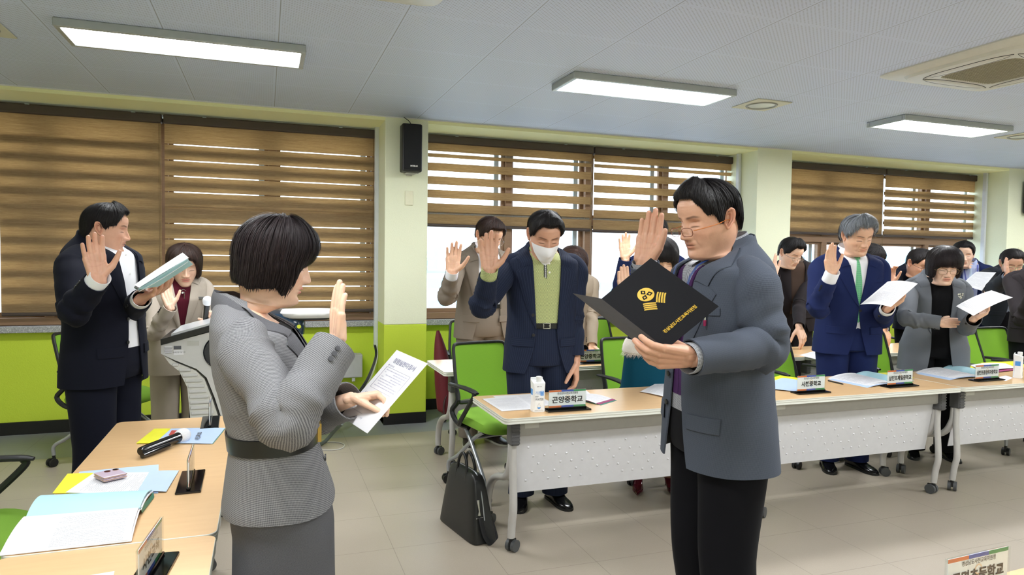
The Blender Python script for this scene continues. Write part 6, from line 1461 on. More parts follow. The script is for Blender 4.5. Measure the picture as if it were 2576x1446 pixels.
held_sheet('paper_sheet', 'printed page held out by the woman in grey tweed', [(998, 880), (1076, 914), (924, 1090), (856, 1046)], (2.13, 1.97, 1.97, 2.13), m=page_mat('pledge_page', pitch=.0095, ink=(150, 150, 178), amt=.7, y0=.075, y1=.15, mx=.035, x1=.175), curl=.0)
def page_print(Cs, title):
    """title and ruled boxes printed on the held pledge page"""
    C = [np.array(c) for c in Cs]; ex = (C[1]-C[0]); ey = (C[0]-C[3]); wx, hy = np.linalg.norm(ex), np.linalg.norm(ey); ex_, ey_ = ex/wx, ey/hy; n = np.cross(ex_, ey_); n /= np.linalg.norm(n)
    mb = MB(); f = lambda u, v: C[0]+ex*u-ey*v+n*(.0012+.004*4*v*(1-v)*-1*0)
    return mb, f, ex_, ey_, n
pc = None
PP = [at(p[0], p[1], y) for p, y in zip([(998, 880), (1076, 914), (924, 1090), (856, 1046)], (2.13, 1.97, 1.97, 2.13))]
mb, f_, ex_, ey_, n_ = page_print(PP, '')
put_text(mb, '청렴실천다짐서', .02, f_(.5, .13), ex_, ey_, 0, bold=.0002, fit=.115)
def rbox(u0, v0, u1, v1):
    q = [f_(u0, v0), f_(u1, v0), f_(u1, v1), f_(u0, v1), f_(u0, v0)]
    for a_, b_ in zip(q[:-1], q[1:]): mb.tube([a_, b_], .0004, 4, caps=False)
rbox(.12, .23, .88, .53); rbox(.12, .60, .88, .85); put_text(mb, '서명', .008, f_(.55, .90), ex_, ey_, 0); put_text(mb, '■ 다짐내용', .007, f_(.22, .205), ex_, ey_, 0)
mb.build('printed_title', plain('grey_violet_ink', (128, 128, 156), .6), [o for o in COL.objects if o.get('label') == 'printed page held out by the woman in grey tweed'][0])
pc = [at(p[0], p[1], y) for p, y in zip([(998, 880), (1076, 914), (924, 1090), (856, 1046)], (2.13, 1.97, 1.97, 2.13))]

# ---- 2 man with the black folder, foreground
b = at(1812, 900, 1.90)
m1 = Person('man in grey checked jacket holding an open black folder', b, -97, H=1.75, head=at(1781, 549, 1.86), hyaw=9, hpitch=16, hroll=-2, hs=1.0, skin=SK_TAN, seed=21, group=GRP, lean=.02, bulk=1.0)
m1.arm('L', at(1922, 868, 1.66), at(1738, 900, 1.60), (-1, .08, .06), (.05, .80, .60), 'tuck', .98)
m1.arm('R', at(1655, 830, 2.16), at(1622, 664, 2.10), (.13, -.04, 1), (-.72, -.70, .05), 'flat', 1.05)
m1.body(jaw=1.05, nose=1.12, age=1.0, nth=170, vox=.0021)
m1.trousers(C_BLKT)
m1.shirt(C_GING, zlow=.95, wing=.040)
mb = MB(); ph = np.linspace(0, 2*pi, 61)[:-1]
vt = [[m1.surf(z, x, off=.004, grow=-.004) for x in np.linspace(-1, 1, 13)*np.interp(z, [1.0, 1.30, 1.42], [.12, .11, .075])] for z in np.linspace(1.0, 1.42, 24)]
P = []
for z in np.linspace(1.0, 1.43, 26):
    hw_ = .13; gap = max(.001, (z-1.30)*.42)
    P.append([m1.surf(z, gap+(hw_-gap)*q, off=.004, grow=-.008) for q in (0, .1, .4, .7, 1)])
mb.grid(np.array(P), flip=True); mb.grid(np.array([[m1.surf(z, -x_, off=.004, grow=-.008) for x_ in (max(.001, (z-1.30)*.42)+(.13-max(.001, (z-1.30)*.42))*q for q in (0, .1, .4, .7, 1))] for z in np.linspace(1.0, 1.43, 26)])); mb.build('knitted_vest', C_PURP, m1.root)
m1.tie(weave('striped_tie', (60, 62, 72), (190, 192, 200), rough=.4, kind='knit', s=2.0, amt=.8), z0=1.452, z1=1.25)
m1.jacket(C_GREYJ, hem=.785, zb=1.10, open_w=.03, cut=.05, lw=.092, notch=1.33, buttons=(1.06, .965), wr=1.0, pocket_z=.955, flare=.03, ctop=.088)
for sg in (-1, 1):
    mb = MB(); P = [[m1.surf(z, sg*(x_+dx), off=.016+(.010 if z > 1.38 else .003), grow=-.002) for dx in (-.006, .006)] for z, x_ in ((1.475, .066), (1.43, .066), (1.38, .056), (1.32, .042), (1.26, .028), (1.20, .012), (1.17, .004))]; mb.grid(np.array(P), flip=sg > 0); mb.build('lanyard', plain('blue_lanyard', (30, 60, 120), .5), m1.root)
mb = MB(); p = m1.surf(1.255, .135, off=.014); mb.tube([p-np.array([0, 0, .02]), p+np.array([0, 0, .012])], .004, 8); mb.build('pen_clip', M_CHROME, m1.root)
mb = MB(); mb.tube([p-np.array([0, 0, .022]), p-np.array([0, 0, .004])], .0046, 8); mb.build('pocket_pen', plain('magenta_pen', (150, 30, 80), .3), m1.root)
m1.hair(H_BLACK, [(0, .078), (28, .076), (46, .052), (56, .022), (70, .018), (77, -.014), (84, -.014), (90, .018), (104, .020), (114, -.015), (130, -.052), (180, -.066)], [(0, .024), (30, .022), (60, .012), (78, .004), (90, .009), (120, .012), (180, .012)], ridge=.12, strands=2400, seed=8, lift=.004, fringe=.05, fz=[(0, 1.0), (.3, 1.15), (.6, 1.2), (.85, 1.0), (1, .35)])
m1.glasses(rim=plain('brown_acetate', (120, 66, 44), .3), temple=plain('amber_temple', (190, 110, 50), .3), w=.024, h=.0135, z=-.014, y=.112, gap=.031, r=.0011, droop=.004)
# folder
r = thing('document_folder', 'open black document folder with gold emblem and lettering', 'folder', tuple(float(v) for v in at(1660, 760, 1.68)), 0)
R_, B_, L_ = at(1808, 770, 1.555), at(1676, 878, 1.60), at(1513, 751, 1.76); T_ = R_+L_-B_
cn = np.cross(R_-B_, L_-B_); cn /= np.linalg.norm(cn); cn = cn if cn@(-_f) > 0 else -cn
mb = MB(); mb.quadbox([B_, R_, T_, L_], -cn*.0025); mb.build('front_cover', M_FOLD, r)
L2, B2 = at(1441, 738, 1.93), at(1607, 866, 1.77)
mb = MB(); mb.quadbox([L_, B_, B2, L2], cn*.0015); mb.build('back_cover', M_FOLDI, r)
mb = MB(); mb.quadbox([L_-(L_-T_)*.03-cn*.004, B_+(R_-B_)*.03-cn*.004, R_-(R_-B_)*.06-(R_-T_)*.03-cn*.004, T_-(T_-L_)*.06-cn*.004], -cn*.001); mb.build('inserted_paper', M_PAPER, r)
ex = (R_-B_)/np.linalg.norm(R_-B_); ey = (L_-B_); ey = ey-(ey@ex)*ex; ey /= np.linalg.norm(ey); nrm = np.cross(ex, ey)
def FP(u, v): return B_*(1-u)*(1-v)+R_*u*(1-v)+T_*u*v+L_*(1-u)*v
mb = MB(); q = cn if True else nrm
eyf = (L_-B_)/np.linalg.norm(L_-B_)
V, F_ = text_mesh('경상남도사천교육지원청', .02, .0007); wd = V[:, 0].max()-V[:, 0].min(); V[:, 0] -= (V[:, 0].max()+V[:, 0].min())/2; sc_ = .62*np.linalg.norm(R_-B_)/wd
mt_ = MB(); mt_.add(FP(.49, .17)+V[:, :1]*sc_*ex+V[:, 1:2]*sc_*1.05*eyf+cn*.0008, F_, None, 0, False)
mt_.build('gold_lettering', M_GOLDP, r)
EM = lambda x, y: FP(.5, .56)+ex*x+eyf*y+cn*.0007
a = np.linspace(0, 2*pi, 41)[:-1]; c0 = (-.004, .027)
mb.add([EM(c0[0]+.022*cos(t), c0[1]+.022*sin(t)) for t in a], [list(range(40))], None, 0, False)
for s0 in (-1, 1):   # open-book strokes left and right under the disc
    for k in range(4):
        P = []
        for t in np.linspace(0, 1, 9):
            r0 = .004+.030*t; x = s0*(r0*.72+.0036*k+.004*t*t)-.004; y = -.016-.0052*k+r0*.80-.003*t*t; nx, ny = -s0*.66, .75; P.append([EM(x, y), EM(x+nx*.0042, y+ny*.0042)])
        P = np.array(P); mb.grid(P if s0 > 0 else P, flip=(s0 > 0), smooth=False)
mb.build('gold_emblem', M_GOLDP, r)
mb = MB()
for k in range(3):
    t = radians(90+120*k); cx, cy = c0[0]+.0098*cos(t), c0[1]+.0098*sin(t)
    o4 = [(cx+.0092*cos(t), cy+.0092*sin(t)), (cx+.0074*cos(t+pi/2), cy+.0074*sin(t+pi/2)), (cx-.0088*cos(t), cy-.0088*sin(t)), (cx-.0074*cos(t+pi/2), cy-.0074*sin(t+pi/2))]; i4 = [(cx+(x-cx)*.42, cy+(y-cy)*.42) for x, y in o4]
    mb.add([EM(*p)+cn*.0005 for p in o4+i4], [[j, (j+1) % 4, 4+(j+1) % 4, 4+j] for j in range(4)], None, 0, False)
mb.build('emblem_inlay', M_FOLD, r)

# ---- 3 man in the black suit at the left
b = at(262, 850, 3.88)
m2 = Person('man in black suit and open white collar holding a thick booklet', b, 66, H=1.775, head=at(266, 574, 3.86), hyaw=26, hpitch=8, hs=1.0, skin=SK_TAN, seed=31, group=GRP)
m2.arm('R', at(186, 775, 3.50), at(247, 702, 3.36), (-.16, .06, 1), (.50, -.86, .1), 'open', 1.06)
m2.arm('L', at(322, 790, 3.98), at(355, 752, 3.66), (.75, -.45, .35), (-.3, -.1, 1), 'cup', 1.05)
m2.body(jaw=1.08, nth=130); m2.trousers(C_NAVYB); m2.shirt(C_WHITE, wing=.048, openc=.035, cuff_len=.024)
m2.jacket(C_NAVYB, hem=.79, zb=1.12, open_w=.035, cut=.04, wend=-.02, ctop=.085, buttons=(1.10, .99))
mb = MB(); [mb.disc(m2.surf(z, .004, off=.004, grow=-.006), m2.F, .005, .002, 10) for z in (1.40, 1.31, 1.22)]; mb.build('shirt_buttons', M_WHT, m2.root)
m2.shoes(M_SHOE)
m2.hair(H_BLACK, MEN, [(0, .022), (30, .020), (60, .012), (85, .006), (120, .010), (180, .011)], ridge=.12, strands=1300, seed=12, fringe=.14, fz=[(0, 1), (.3, 1.2), (.6, 1.2), (.9, 1.0), (1, .4)])
r = thing('thick_booklet', 'white and light blue booklet held up by the man in the black suit', 'booklet', tuple(float(v) for v in at(400, 700, 3.5)), 0)
qa = [(336, 722), (458, 640), (484, 663), (366, 728)]; ya = (3.66, 3.60, 3.40, 3.46)
qb = [(346, 728), (471, 651), (485, 664), (400, 719)]; yb_ = (3.50, 3.42, 3.46, 3.54)
mb = MB(); sheet(mb, [at(p[0], p[1], y) for p, y in zip(qb, yb_)], curl=.001, axis=0, th=.002); mb.build('cover', M_LBLUE, r)
qa = [(337, 721), (458, 639), (473, 652), (350, 727)]; ya = (3.70, 3.64, 3.43, 3.51)
for k, (m_, nm, dy) in enumerate(((PGF, 'page', 3), (M_CGR, 'coloured_page', 1.5), (PGF, 'page', 0), (M_PAPER, 'page', -4))):
    mb = MB(); sheet(mb, [at(p[0]+(1 if i in (1, 2) else 0)*k*.5, p[1]+dy+(2.5 if (i in (2, 3) and k == 0) else 0), y) for i, (p, y) in enumerate(zip(qa, ya))], curl=.002*(k-2), axis=0, th=.002 if k < 4 else .001); mb.build(nm, m_, r)

# ---- 4 woman with the microphone behind the lectern
b = at(452, 850, 4.92)
w2 = Person('woman in beige jacket and maroon top holding a microphone', b, 14, H=1.565, kind='woman', head=at(464, 666, 4.86), hyaw=-2, hpitch=20, hs=1.06, skin=SK_FAIR, seed=41, group=GRP)
w2.arm('R', at(388, 832, 4.72), at(428, 772, 4.62), (-.25, .05, 1), (.45, -.85, .15), 'open', 1.0)
w2.arm('L', at(545, 870, 4.76), at(541, 818, 4.58), (-.20, -.05, 1), (-.75, -.2, .1), 'grip', 1.0)
w2.body(lip=(.78, .32, .38), nth=110, vox=.003); w2.trousers(C_BEIGE, r=(.10, .10, .09, .085, .085)); w2.shirt(C_MAROON, collar=False, cuffs=(), ztop=1.50, name='turtleneck')
mb = MB(); ph = np.linspace(0, 2*pi, 33)[:-1]; mb.grid(np.array([[w2.P(.064*sin(p), -.012+.064*cos(p), z) for p in ph] for z in (1.45, 1.50, 1.522, 1.52)]), closed=True); mb.build('turtleneck_collar', C_MAROON, w2.root)
w2.jacket(C_BEIGE, hem=.76, zb=1.02, open_w=0.0, cut=.02, flare=.10, buttons=(1.03,), pockets=False, lw=.07, notch=1.36, lining=C_MAROON)
mb = MB(); p = w2.surf(1.31, 0, off=.004); mb.tube([p+w2.L*.016+np.array([0, 0, .03]), p+w2.L*.006+np.array([0, 0, .038]), p-w2.L*.012+np.array([0, 0, .028]), p-w2.L*.004+np.array([0, 0, .012]), p+w2.L*.010+np.array([0, 0, .02]), p+w2.L*.008-np.array([0, 0, .02])], .0025, 8, smooth_path=5); mb.disc(p+np.array([0, 0, .018]), w2.F, .006, .006); mb.build('brooch', M_CHROME, w2.root)
mb = MB(); mb.box(w2.surf(1.29, .115, off=.014), (.055, .006, .018), 0, rotz(radians(14)), bev=.002); mb.build('name_badge', plain('grey_badge', (90, 88, 84), .4), w2.root)
w2.hair(H_BROWN, [(0, .060), (20, .056), (34, .028), (48, -.01), (62, -.072), (90, -.088), (180, -.10)], [(0, .018), (30, .020), (60, .018), (90, .022), (180, .022)], ridge=.14, strands=700, seed=14, fz=[(0, .9), (.3, 1.1), (.7, 1.1), (.9, 1.0), (1, .4)], part=-20)
r = thing('microphone', 'microphone with a white hygiene cap in the hand of the beige woman', 'microphone', tuple(float(v) for v in at(520, 790, 4.5)), 0, 'handheld microphones')
mt, mbm = at(521, 762, 4.53), at(515, 822, 4.56); d = mt-mbm; d /= np.linalg.norm(d)
mb = MB(); mb.tube([mbm, mbm+d*.01, mt-d*.01, mt], [.012, .013, .017, .020], 16); mb.build('handle', M_GBLK, r)
mb = MB(); c = mt+d*.018; mb.grid(sweep_fix(np.array([c-d*.03, c-d*.022, c-d*.01, c, c+d*.012, c+d*.021, c+d*.025]), np.array([.019, .024, .0265, .027, .024, .015, .004]), 20, d), closed=True, cap0=True, cap1=True); mb.build('hygiene_cover', M_NET, r)

# ---- 5 man in the taupe suit behind
b = at(1214, 800, 5.16)
m3 = Person('man in taupe suit over a white crew neck shirt raising his hand', b, 2, H=1.80, head=at(1232, 592, 4.98), hyaw=10, hpitch=30, hroll=0, hs=1.12, skin=SK_MID, seed=51, group=GRP, lean=.05)
m3.arm('R', at(1126, 742, 4.88), at(1137, 688, 4.74), (.08, .05, 1), (-.15, -1, .05), 'open', 1.22); m3.hang('L')
m3.body(nth=100, vox=.003); m3.trousers(C_TAUPE, belt=M_BELT); m3.shirt(C_WHITE, collar=False, zlow=1.04, ztop=1.475, cuff_len=.03, name='crew_neck_shirt')
mb = MB(); ph = np.linspace(0, 2*pi, 33)[:-1]; mb.grid(np.array([[m3.P(.070*sin(p), -.010+.072*cos(p), z+.0*cos(p)) for p in ph] for z in (1.45, 1.49, 1.512, 1.51)]), closed=True); mb.build('shirt_neckband', C_WHITE, m3.root)
m3.jacket(C_TAUPE, hem=.80, zb=1.02, open_w=.085, cut=.04, wend=-.03, ctop=.085, buttons=(1.03,), bmat=plain('brown_button', (60, 40, 30), .3), notch=1.34)
m3.shoes(M_SHOEB, sole=M_EDGE)
m3.hair(H_BROWN, MEN, [(0, .024), (30, .022), (60, .014), (90, .010), (180, .018)], ridge=.12, strands=700, seed=22, fringe=.2, part=35, fz=[(0, 1), (.3, 1.2), (.6, 1.3), (.9, 1.2), (1, .5)])
m3.glasses(rim=plain('silver_rim', (180, 180, 186), .2, 1.0), w=.026, h=.020, rect=2.2)

# ---- 6 man with the face mask
b = at(1360, 900, 3.77)
m4 = Person('man in navy suit, green patterned polo and white face mask', b, -10, H=1.775, head=at(1371, 590, 3.65), hyaw=2, hpitch=30, hs=1.12, skin=SK_TAN, seed=61, group=GRP, lean=.03, bulk=1.0)
m4.arm('R', at(1216, 762, 3.61), at(1231, 684, 3.45), (-.02, .06, 1), (-.10, -1, .10), 'open', 1.16)
m4.arm('L', at(1440, 800, 3.71), at(1449, 908, 3.65), (.03, .0, -1), (-1, .35, 0), 'relaxed', 1.1)
m4.body(jaw=1.08, nth=130); m4.trousers(C_NAVY, belt=M_BELT); m4.shirt(C_GREEN, wing=.035, openc=.03, zlow=1.04, cuff_len=.03, sc=.965, name='polo_shirt', cuffs=('R',))
m4.jacket(C_NAVY, hem=.775, zb=1.02, open_w=.058, cut=.06, wend=-.03, ctop=.085, buttons=(1.10, .99), notch=1.34, lw=.092)
mb = MB(); P = [[m4.surf(z, x+.004, off=.0035, grow=-.004) for x in (-.022, -.006)] for z in np.linspace(1.30, 1.455, 10)]; P[0][0] = P[0][0]+np.array([0, 0, .012]); mb.grid(np.array(P), flip=True); mb.build('black_placket', M_BLKP, m4.root)
mb = MB(); [mb.box(m4.surf(z, -.010, off=.0055, grow=-.004), (.006, .0015, .0065), 0, rotz(radians(-10))) for z in np.linspace(1.31, 1.44, 13)]; mb.build('placket_lettering', M_WHT, m4.root)
mb = MB(); [mb.disc(m4.surf(z, .012, off=.004, grow=-.004), m4.F, .006, .003, 12) for z in (1.335, 1.385)]; mb.build('polo_buttons', M_WHT, m4.root)
m4.shoes(M_SHOE)
m4.hair(H_BLACK, MEN, [(0, .026), (30, .024), (60, .015), (85, .007), (120, .012), (180, .013)], ridge=.08, strands=1300, seed=32, fringe=.05, fz=[(0, 1.0), (.3, 1.2), (.6, 1.3), (.9, 1.0), (1, .4)])
def face_mask(s):
    th = np.linspace(-radians(80), radians(80), 41); P = []; Q = []
    for i, t in enumerate(np.linspace(0, 1, 17)):
        row = []
        for q in th:
            aq = abs(q)/radians(80); zt = -.012-.018*aq**2*1.0-.006*(1-aq); zb = -.128+.075*aq**1.6; z = zt+(zb-zt)*t; x, y = head_base(np.array([q]), np.array([max(z, -.115)])); x, y = float(x[0]), float(y[0])
            bul = (.026*exp_(-(x/.030)**2)*sin(pi*min(1, t*1.15+.12))+.008)*(1-aq**3)+.003; row.append((x*(1+.02*(1-aq)), y+bul, z))
        P.append(row)
    P = np.array(P) @ s.HM.T+s.head_c; mb = MB(); mb.grid(P, flip=True); mo = mb.build('face_mask', M_MASK, s.root)
    for sg in (-1, 1):
        e = P[:, -1 if sg > 0 else 0]; mb = MB(); ear = s.hw((sg*.082, -.030, .012)); ear2 = s.hw((sg*.082, -.034, -.030)); mb.tube([e[1], ear, s.hw((sg*.083, -.046, -.01)), ear2, e[-2]], .0016, 6, smooth_path=6); mb.build('ear_loop', M_MASK, mo)
exp_ = math.exp
face_mask(m4)

# ---- 7 woman with bowed brown hair, second row
b = at(1440, 800, 5.20)
w3 = Person('woman with bowed brown hair in a beige tweed jacket', b, -22, H=1.60, kind='woman', head=at(1441, 664, 5.06), hyaw=14, hpitch=42, hs=1.06, skin=SK_FAIR, seed=71, group='people in the second row', lean=.06)
w3.arm('L', at(1490, 790, 5.06), at(1489, 868, 4.88), (0, -.35, -1), (-.2, -1, .2), 'relaxed', 1.0); w3.hang('R')
w3.body(nth=90, vox=.0035); w3.trousers(C_BLKT); w3.shirt(C_WHITE, collar=False, cuffs=()); w3.jacket(C_BTWD, hem=.82, zb=1.05, pockets=False, buttons=())
w3.hair(H_BROWN, [(0, .02), (35, .0), (60, -.09), (180, -.10)], [(0, .03), (90, .03), (180, .03)], ridge=.12, strands=500, seed=5, fz=[(0, .8), (.3, 1.1), (.8, 1.1), (1, .4)])

# ---- 8 man in navy behind the raised hand
b = at(1650, 800, 5.31)
m5 = Person('man in navy suit mostly hidden behind the raised foreground hand', b, -25, H=1.80, head=at(1650, 588, 5.21), hyaw=5, hpitch=25, hs=1.12, skin=SK_MID, seed=81, group='people in the second row')
m5.arm('R', at(1556, 742, 5.04), at(1573, 650, 4.91), (-.06, .05, 1), (-.25, -1, .1), 'open', 1.1); m5.hang('L')
m5.body(nth=80, vox=.0035); m5.trousers(C_NAVY2); m5.shirt(C_WHITE, cuffs=()); m5.jacket(C_NAVYB if False else C_NAVY2, wend=-.005, buttons=())
m5.hair(H_BLACK, MEN, [(0, .022), (60, .014), (180, .012)], strands=300, seed=6)

# ---- 9 woman with long black hair
b = at(1652, 900, 3.79)
w4 = Person('woman with long black hair in a teal skirt and burgundy heels', b, -26, H=1.655, kind='woman', head=at(1664, 652, 3.65), hyaw=6, hpitch=26, hs=1.04, skin=SK_FAIR, seed=91, group=GRP, lean=.03)
w4.feet = {-1: (0, .0), 1: (.0, .0)}; w4.shoe_rot = {-1: -6, 1: 12}
w4.arm('R', at(1585, 800, 3.58), at(1572, 738, 3.45), (-.15, 0, 1), (-.2, -1, 0), 'flat', 1.0); w4.hang('L')
w4.body(nth=100, vox=.003, stock=(.34, .26, .24)); w4.skirt(C_TEAL, top=1.05, hem=.40, flare=.34, pleat=.02); w4.shirt(C_WHITE, collar=False, cuffs=())
w4.jacket(C_NAVYB, hem=.93, zb=1.15, pockets=False, buttons=(), lapel=False, flare=.06)
mb = MB(); rn = np.random.default_rng(5); ph = np.linspace(0, 2*pi, 61)[:-1]; mb.grid(np.array([w4.ring(z, ph, grow=g) for z, g in ((1.00, .006), (.985, .022), (.95, .028), (.915, .024), (.90, .010))]), closed=True)
for _ in range(2600):
    p_ = rn.uniform(0, 2*pi); z = rn.uniform(.895, 1.0); a0 = w4.ring(z, [p_], grow=.018)[0]; out = a0-w4.P(0, 0, z); out /= np.linalg.norm(out); t_ = a0+out*rn.uniform(.004, .014)+np.array([rn.normal(0, .006), rn.normal(0, .006), -rn.uniform(.004, .026)]); sd = np.cross(out, (0, 0, 1))*.0018; mb.add([a0-sd, a0+sd, t_], [[0, 1, 2]])
mb.build('fluffy_hem', plain('cream_fleece', (238, 230, 220), .9, bump=.4, scale=200), w4.root)
w4.shoes(M_BURG, heel=.075, pointy=True)
w4.hair(H_BLACK, [(0, .030), (25, .022), (40, -.02), (52, -.12), (62, -.20), (180, -.24)], [(0, .022), (50, .018), (90, .022), (180, .030)], ridge=.06, strands=700, seed=7, clampz=-.03, fz=[(0, .9), (.5, 1.1), (.9, 1.0), (1, .5)])

# ---- 10 man behind the foreground face
b = at(1775, 800, 5.6)
m6 = Person('man in navy suit hidden behind the head of the folder man', b, -30, H=1.70, head=at(1790, 625, 5.2), hpitch=20, hs=1.05, skin=SK_MID, seed=101, group='people in the second row')
m6.arm('R', at(1738, 745, 5.35), at(1768, 672, 5.25), (0, 0, 1), (-.2, -1, 0), 'open', 1.0); m6.hang('L'); m6.body(nth=70, vox=.004); m6.trousers(C_NAVYB); m6.shirt(C_WHITE, cuffs=()); m6.jacket(C_NAVYB, buttons=(), pockets=False)
m6.hair(H_BLACK, MEN, [(0, .022), (60, .014), (180, .012)], strands=200, seed=61)

# ---- 11 man in dark jacket with brown shirt
b = at(1990, 800, 5.33)
m7 = Person('man with glasses in dark jacket and brown shirt leaning on the table', b, -24, H=1.74, head=at(1990, 636, 5.14), hyaw=26, hpitch=28, hs=1.12, skin=SK_FAIR, seed=111, group='people in the second row', lean=.08)
m7.arm('R', at(1925, 745, 5.13), at(1950, 690, 4.98), (-.1, 0, 1), (.5, -.8, 0), 'flat', 1.0); m7.arm('L', at(2012, 768, 5.08), at(2010, 822, 4.86), (.1, -.4, -1), (-.1, .9, -.5), 'cup', 1.15)
m7.body(nth=100, vox=.003); m7.trousers(C_DARK); m7.shirt(C_BROWN, wing=.05, openc=.03, cuffs=()); m7.jacket(C_DARK, hem=.80, zb=1.05, open_w=.05, buttons=())
m7.hair(H_BLACK, MEN, [(0, .034), (40, .03), (60, .022), (90, .014), (180, .02)], strands=600, seed=71, fringe=.15); m7.glasses(rim=M_CHROME, w=.026, h=.017)

# ---- 12 grey haired man
b = at(2132, 800, 3.77)
m8 = Person('grey haired man in royal navy suit with a green dotted tie', b, -20, H=1.805, head=at(2158, 592, 3.65), hyaw=6, hpitch=22, hroll=4, hs=1.08, skin=SK_MID, seed=121, group=GRP, lean=.02)
m8.arm('R', at(2056, 772, 3.63), at(2090, 694, 3.49), (-.03, .05, 1), (.10, -1, .05), 'flat', 1.12); m8.arm('L', at(2218, 798, 3.63), at(2232, 776, 3.39), (.55, -.3, .55), (-.65, .2, .75), 'cup', 1.08)
m8.body(jaw=1.04, nth=130, age=.6); m8.trousers(C_NAVY2); m8.shirt(C_WHITE, wing=.045, cuff_len=.04); m8.tie(C_TIEG)
m8.jacket(C_NAVY2, hem=.79, zb=1.10, open_w=0.0, cut=.06, wend=-.035, buttons=(1.08,), ctop=.08)
m8.shoes(M_SHOE)
m8.hair(H_GREY, MEN, [(0, .032), (30, .030), (60, .020), (85, .013), (120, .018), (180, .018)], ridge=.20, strands=1800, seed=41, lift=.008, fringe=.2, fz=[(0, 1), (.3, 1.2), (.6, 1.35), (.9, 1.1), (1, .5)], flow=.25)
held_sheet('paper_sheet', 'printed page held by the grey haired man', [(2233, 708), (2309, 713), (2241, 772), (2164, 766)], (3.43, 3.25, 3.17, 3.35), curl=.012, axis=0)

# ---- 13 man hidden behind him
b = at(2180, 800, 5.36)
m9 = Person('man bending over the second row table behind the grey haired man', b, -30, H=1.68, head=at(2192, 650, 5.12), hyaw=20, hpitch=45, hs=1.1, skin=SK_MID, seed=131, group='people in the second row', lean=.1)
m9.arm('L', at(2210, 790, 5.06), at(2222, 826, 4.86), (.5, -.3, -1), (-.2, .9, -.3), 'cup', 1.1); m9.hang('R'); m9.body(nth=80, vox=.0035); m9.trousers(C_NAVY2); m9.shirt(C_WHITE, collar=True, cuffs=('L',)); m9.jacket(C_NAVY2, buttons=(), pockets=False)
m9.hair(H_BLACK, MEN, [(0, .03), (60, .02), (180, .022)], strands=300, seed=91)

# ---- 14 man with glasses, hand raised, dark navy
b = at(2306, 800, 5.18)
m10 = Person('man with glasses in navy jacket and black polo raising an open hand', b, -32, H=1.72, head=at(2313, 662, 4.96), hyaw=26, hpitch=26, hs=1.16, skin=SK_TAN, seed=141, group='people in the second row', lean=.05)
m10.arm('R', at(2216, 762, 4.96), at(2240, 714, 4.82), (.0, .05, 1), (-.4, -1, .1), 'relaxed', 1.1); m10.hang('L'); m10.body(nth=100, vox=.003, jaw=1.08); m10.trousers(C_BLKT); m10.shirt(C_BLACKK, wing=.03, cuffs=(), name='polo_shirt'); m10.jacket(C_NAVYB, open_w=.04, buttons=())
m10.hair(H_BLACK, MEN, [(0, .022), (60, .014), (180, .013)], strands=500, seed=101); m10.glasses(w=.026, h=.017)

# ---- 15 woman in the grey coat
b = at(2350, 850, 3.80)
w5 = Person('woman with a black bob and glasses in a long grey coat', b, -34, H=1.62, kind='woman', head=at(2376, 668, 3.64), hyaw=-2, hpitch=20, hs=1.08, skin=SK_FAIR, seed=151, group=GRP, bulk=1.12)
w5.arm('R', at(2284, 800, 3.62), at(2366, 812, 3.46), (.85, -.15, .0), (.25, .9, -.3), 'flat', 1.0); w5.arm('L', at(2432, 818, 3.56), at(2450, 802, 3.28), (.6, -.3, .5), (-.6, .2, .8), 'cup', 1.02)
w5.body(lip=(.78, .40, .40), nth=120, vox=.0026); w5.trousers(C_BLACKK); w5.shirt(C_BLACKK, collar=False, cuffs=(), name='turtleneck', zlow=.90)
mb = MB(); ph = np.linspace(0, 2*pi, 33)[:-1]; mb.grid(np.array([[w5.P(.062*sin(p), -.012+.064*cos(p), z) for p in ph] for z in (1.45, 1.50, 1.53, 1.528)]), closed=True); mb.build('turtleneck_collar', C_BLACKK, w5.root)
w5.jacket(C_GCOAT, hem=.70, zb=1.0, open_w=.055, cut=.03, flare=.10, pockets=False, buttons=(), lw=.085, notch=1.34, name='coat')
mb = MB(); p = w5.surf(1.30, .105, off=.014); rn = random.Random(2); [mb.disc(p+w5.L*rn.uniform(-.014, .014)+np.array([0, 0, rn.uniform(-.022, .022)]), w5.F, rn.uniform(.004, .008), .004, 10) for _ in range(12)]; mb.build('brooch', M_CHROME, w5.root)
w5.hair(H_SOFT, [(0, .022), (30, .016), (44, .0), (54, -.06), (70, -.082), (90, -.085), (180, -.10)], [(0, .022), (40, .022), (60, .022), (90, .028), (180, .026)], ridge=.08, strands=1300, seed=51, fz=[(0, .8), (.3, 1.1), (.7, 1.1), (.92, .9), (1, .3)])
w5.glasses(rim=plain('gold_thin_rim', (150, 130, 90), .3, .8), w=.026, h=.020, rect=2.3, z=-.006); w5.shoes(M_SHOE)
held_sheet('paper_sheet', 'white page held by the woman in the grey coat', [(2494, 730), (2548, 748), (2449, 794), (2405, 770)], (3.24, 3.06, 3.10, 3.30), curl=.010)

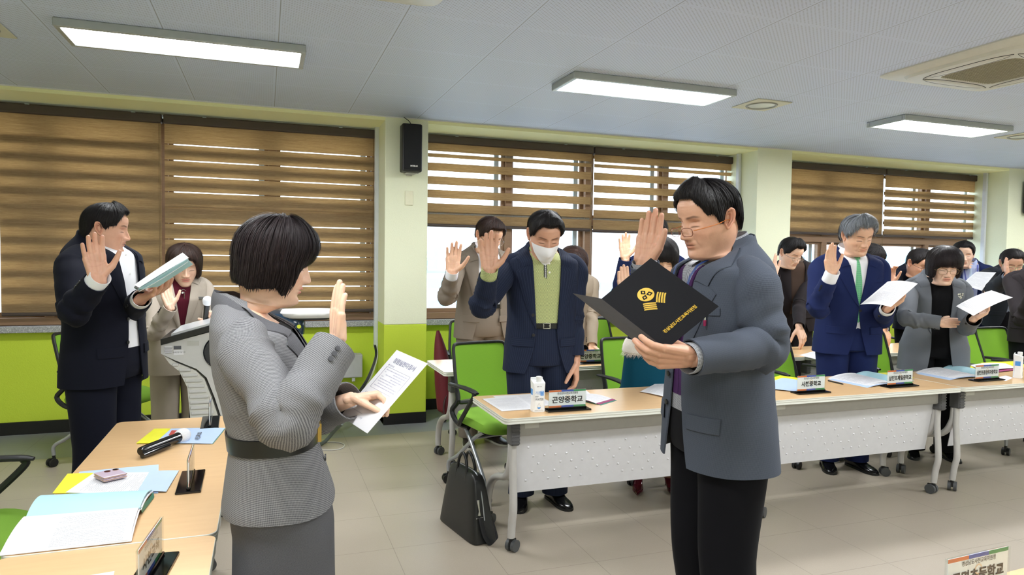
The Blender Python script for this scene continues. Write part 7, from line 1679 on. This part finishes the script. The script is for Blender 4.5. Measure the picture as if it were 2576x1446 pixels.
# ---- 16 man with lanyard at the back
b = at(2432, 800, 5.70)
m11 = Person('man in navy suit, pale blue shirt and lanyard reading a page', b, -44, H=1.75, head=at(2424, 640, 5.60), hyaw=-4, hpitch=10, hs=1.18, skin=SK_FAIR, seed=161, group='people in the second row')
m11.arm('L', at(2492, 770, 5.55), at(2482, 735, 5.30), (-.2, -.2, 1), (-.4, .8, .3), 'cup', 1.1); m11.hang('R'); m11.body(nth=100, vox=.003); m11.trousers(C_NAVY2); m11.shirt(C_LBLUE); m11.tie(C_TIEB); m11.jacket(C_NAVY2, open_w=.06, zb=1.02, buttons=(), ctop=.085)
for sg in (-1, 1):
    mb = MB(); mb.grid(np.array([[m11.surf(z, sg*(x_+dx), off=.012) for dx in (-.006, .006)] for z, x_ in ((1.47, .066), (1.40, .062), (1.30, .05), (1.20, .03), (1.12, .006))]), flip=sg > 0); mb.build('lanyard', plain('violet_blue_lanyard', (70, 80, 160), .5), m11.root)
m11.hair(H_BLACK, MEN, [(0, .028), (60, .018), (180, .018)], strands=500, seed=111)
held_sheet('paper_sheet', 'plain page held by the man with the lanyard', [(2456, 683), (2506, 685), (2470, 731), (2419, 716)], (5.25, 5.05, 5.02, 5.22), m=PGF)

# ---- 17 man at the right hiding his face
b = at(2540, 800, 5.25)
m12 = Person('man with green framed glasses in a dark jacket, palm before his face', b, -40, H=1.70, head=at(2546, 662, 5.09), hyaw=4, hpitch=24, hs=1.2, skin=SK_TAN, seed=171, group='people in the second row', bulk=1.18)
m12.arm('R', at(2500, 728, 4.97), at(2533, 695, 4.77), (-.02, .1, 1), (.75, -.6, .1), 'flat', 1.05); m12.hang('L'); m12.body(nth=100, vox=.003); m12.trousers(C_BLKT); m12.shirt(C_LINE, wing=.04, openc=.03); m12.jacket(C_DGREY, open_w=.045, buttons=())
m12.hair(H_BLACK, MEN, [(0, .024), (60, .016), (180, .018)], strands=400, seed=121); m12.glasses(rim=plain('green_rim', (90, 170, 110), .3), w=.027, h=.018)

# ---- 18 person at the right picture edge
b = at(2606, 850, 4.15)
m13 = Person('person in dark grey jacket cut off by the right picture edge', b, -60, H=1.68, head=at(2625, 640, 4.1), hpitch=15, skin=SK_MID, seed=181, group=GRP)
m13.arm('R', at(2572, 800, 3.98), at(2600, 735, 3.85), (0, 0, 1), (-.3, -1, 0), 'flat'); m13.hang('L'); m13.body(nth=70, vox=.004); m13.trousers(C_BLKT); m13.shirt(C_WHITE, cuffs=()); m13.jacket(C_DARK, buttons=())
m13.hair(H_BLACK, MEN, [(0, .022), (60, .014), (180, .013)], strands=200, seed=131)
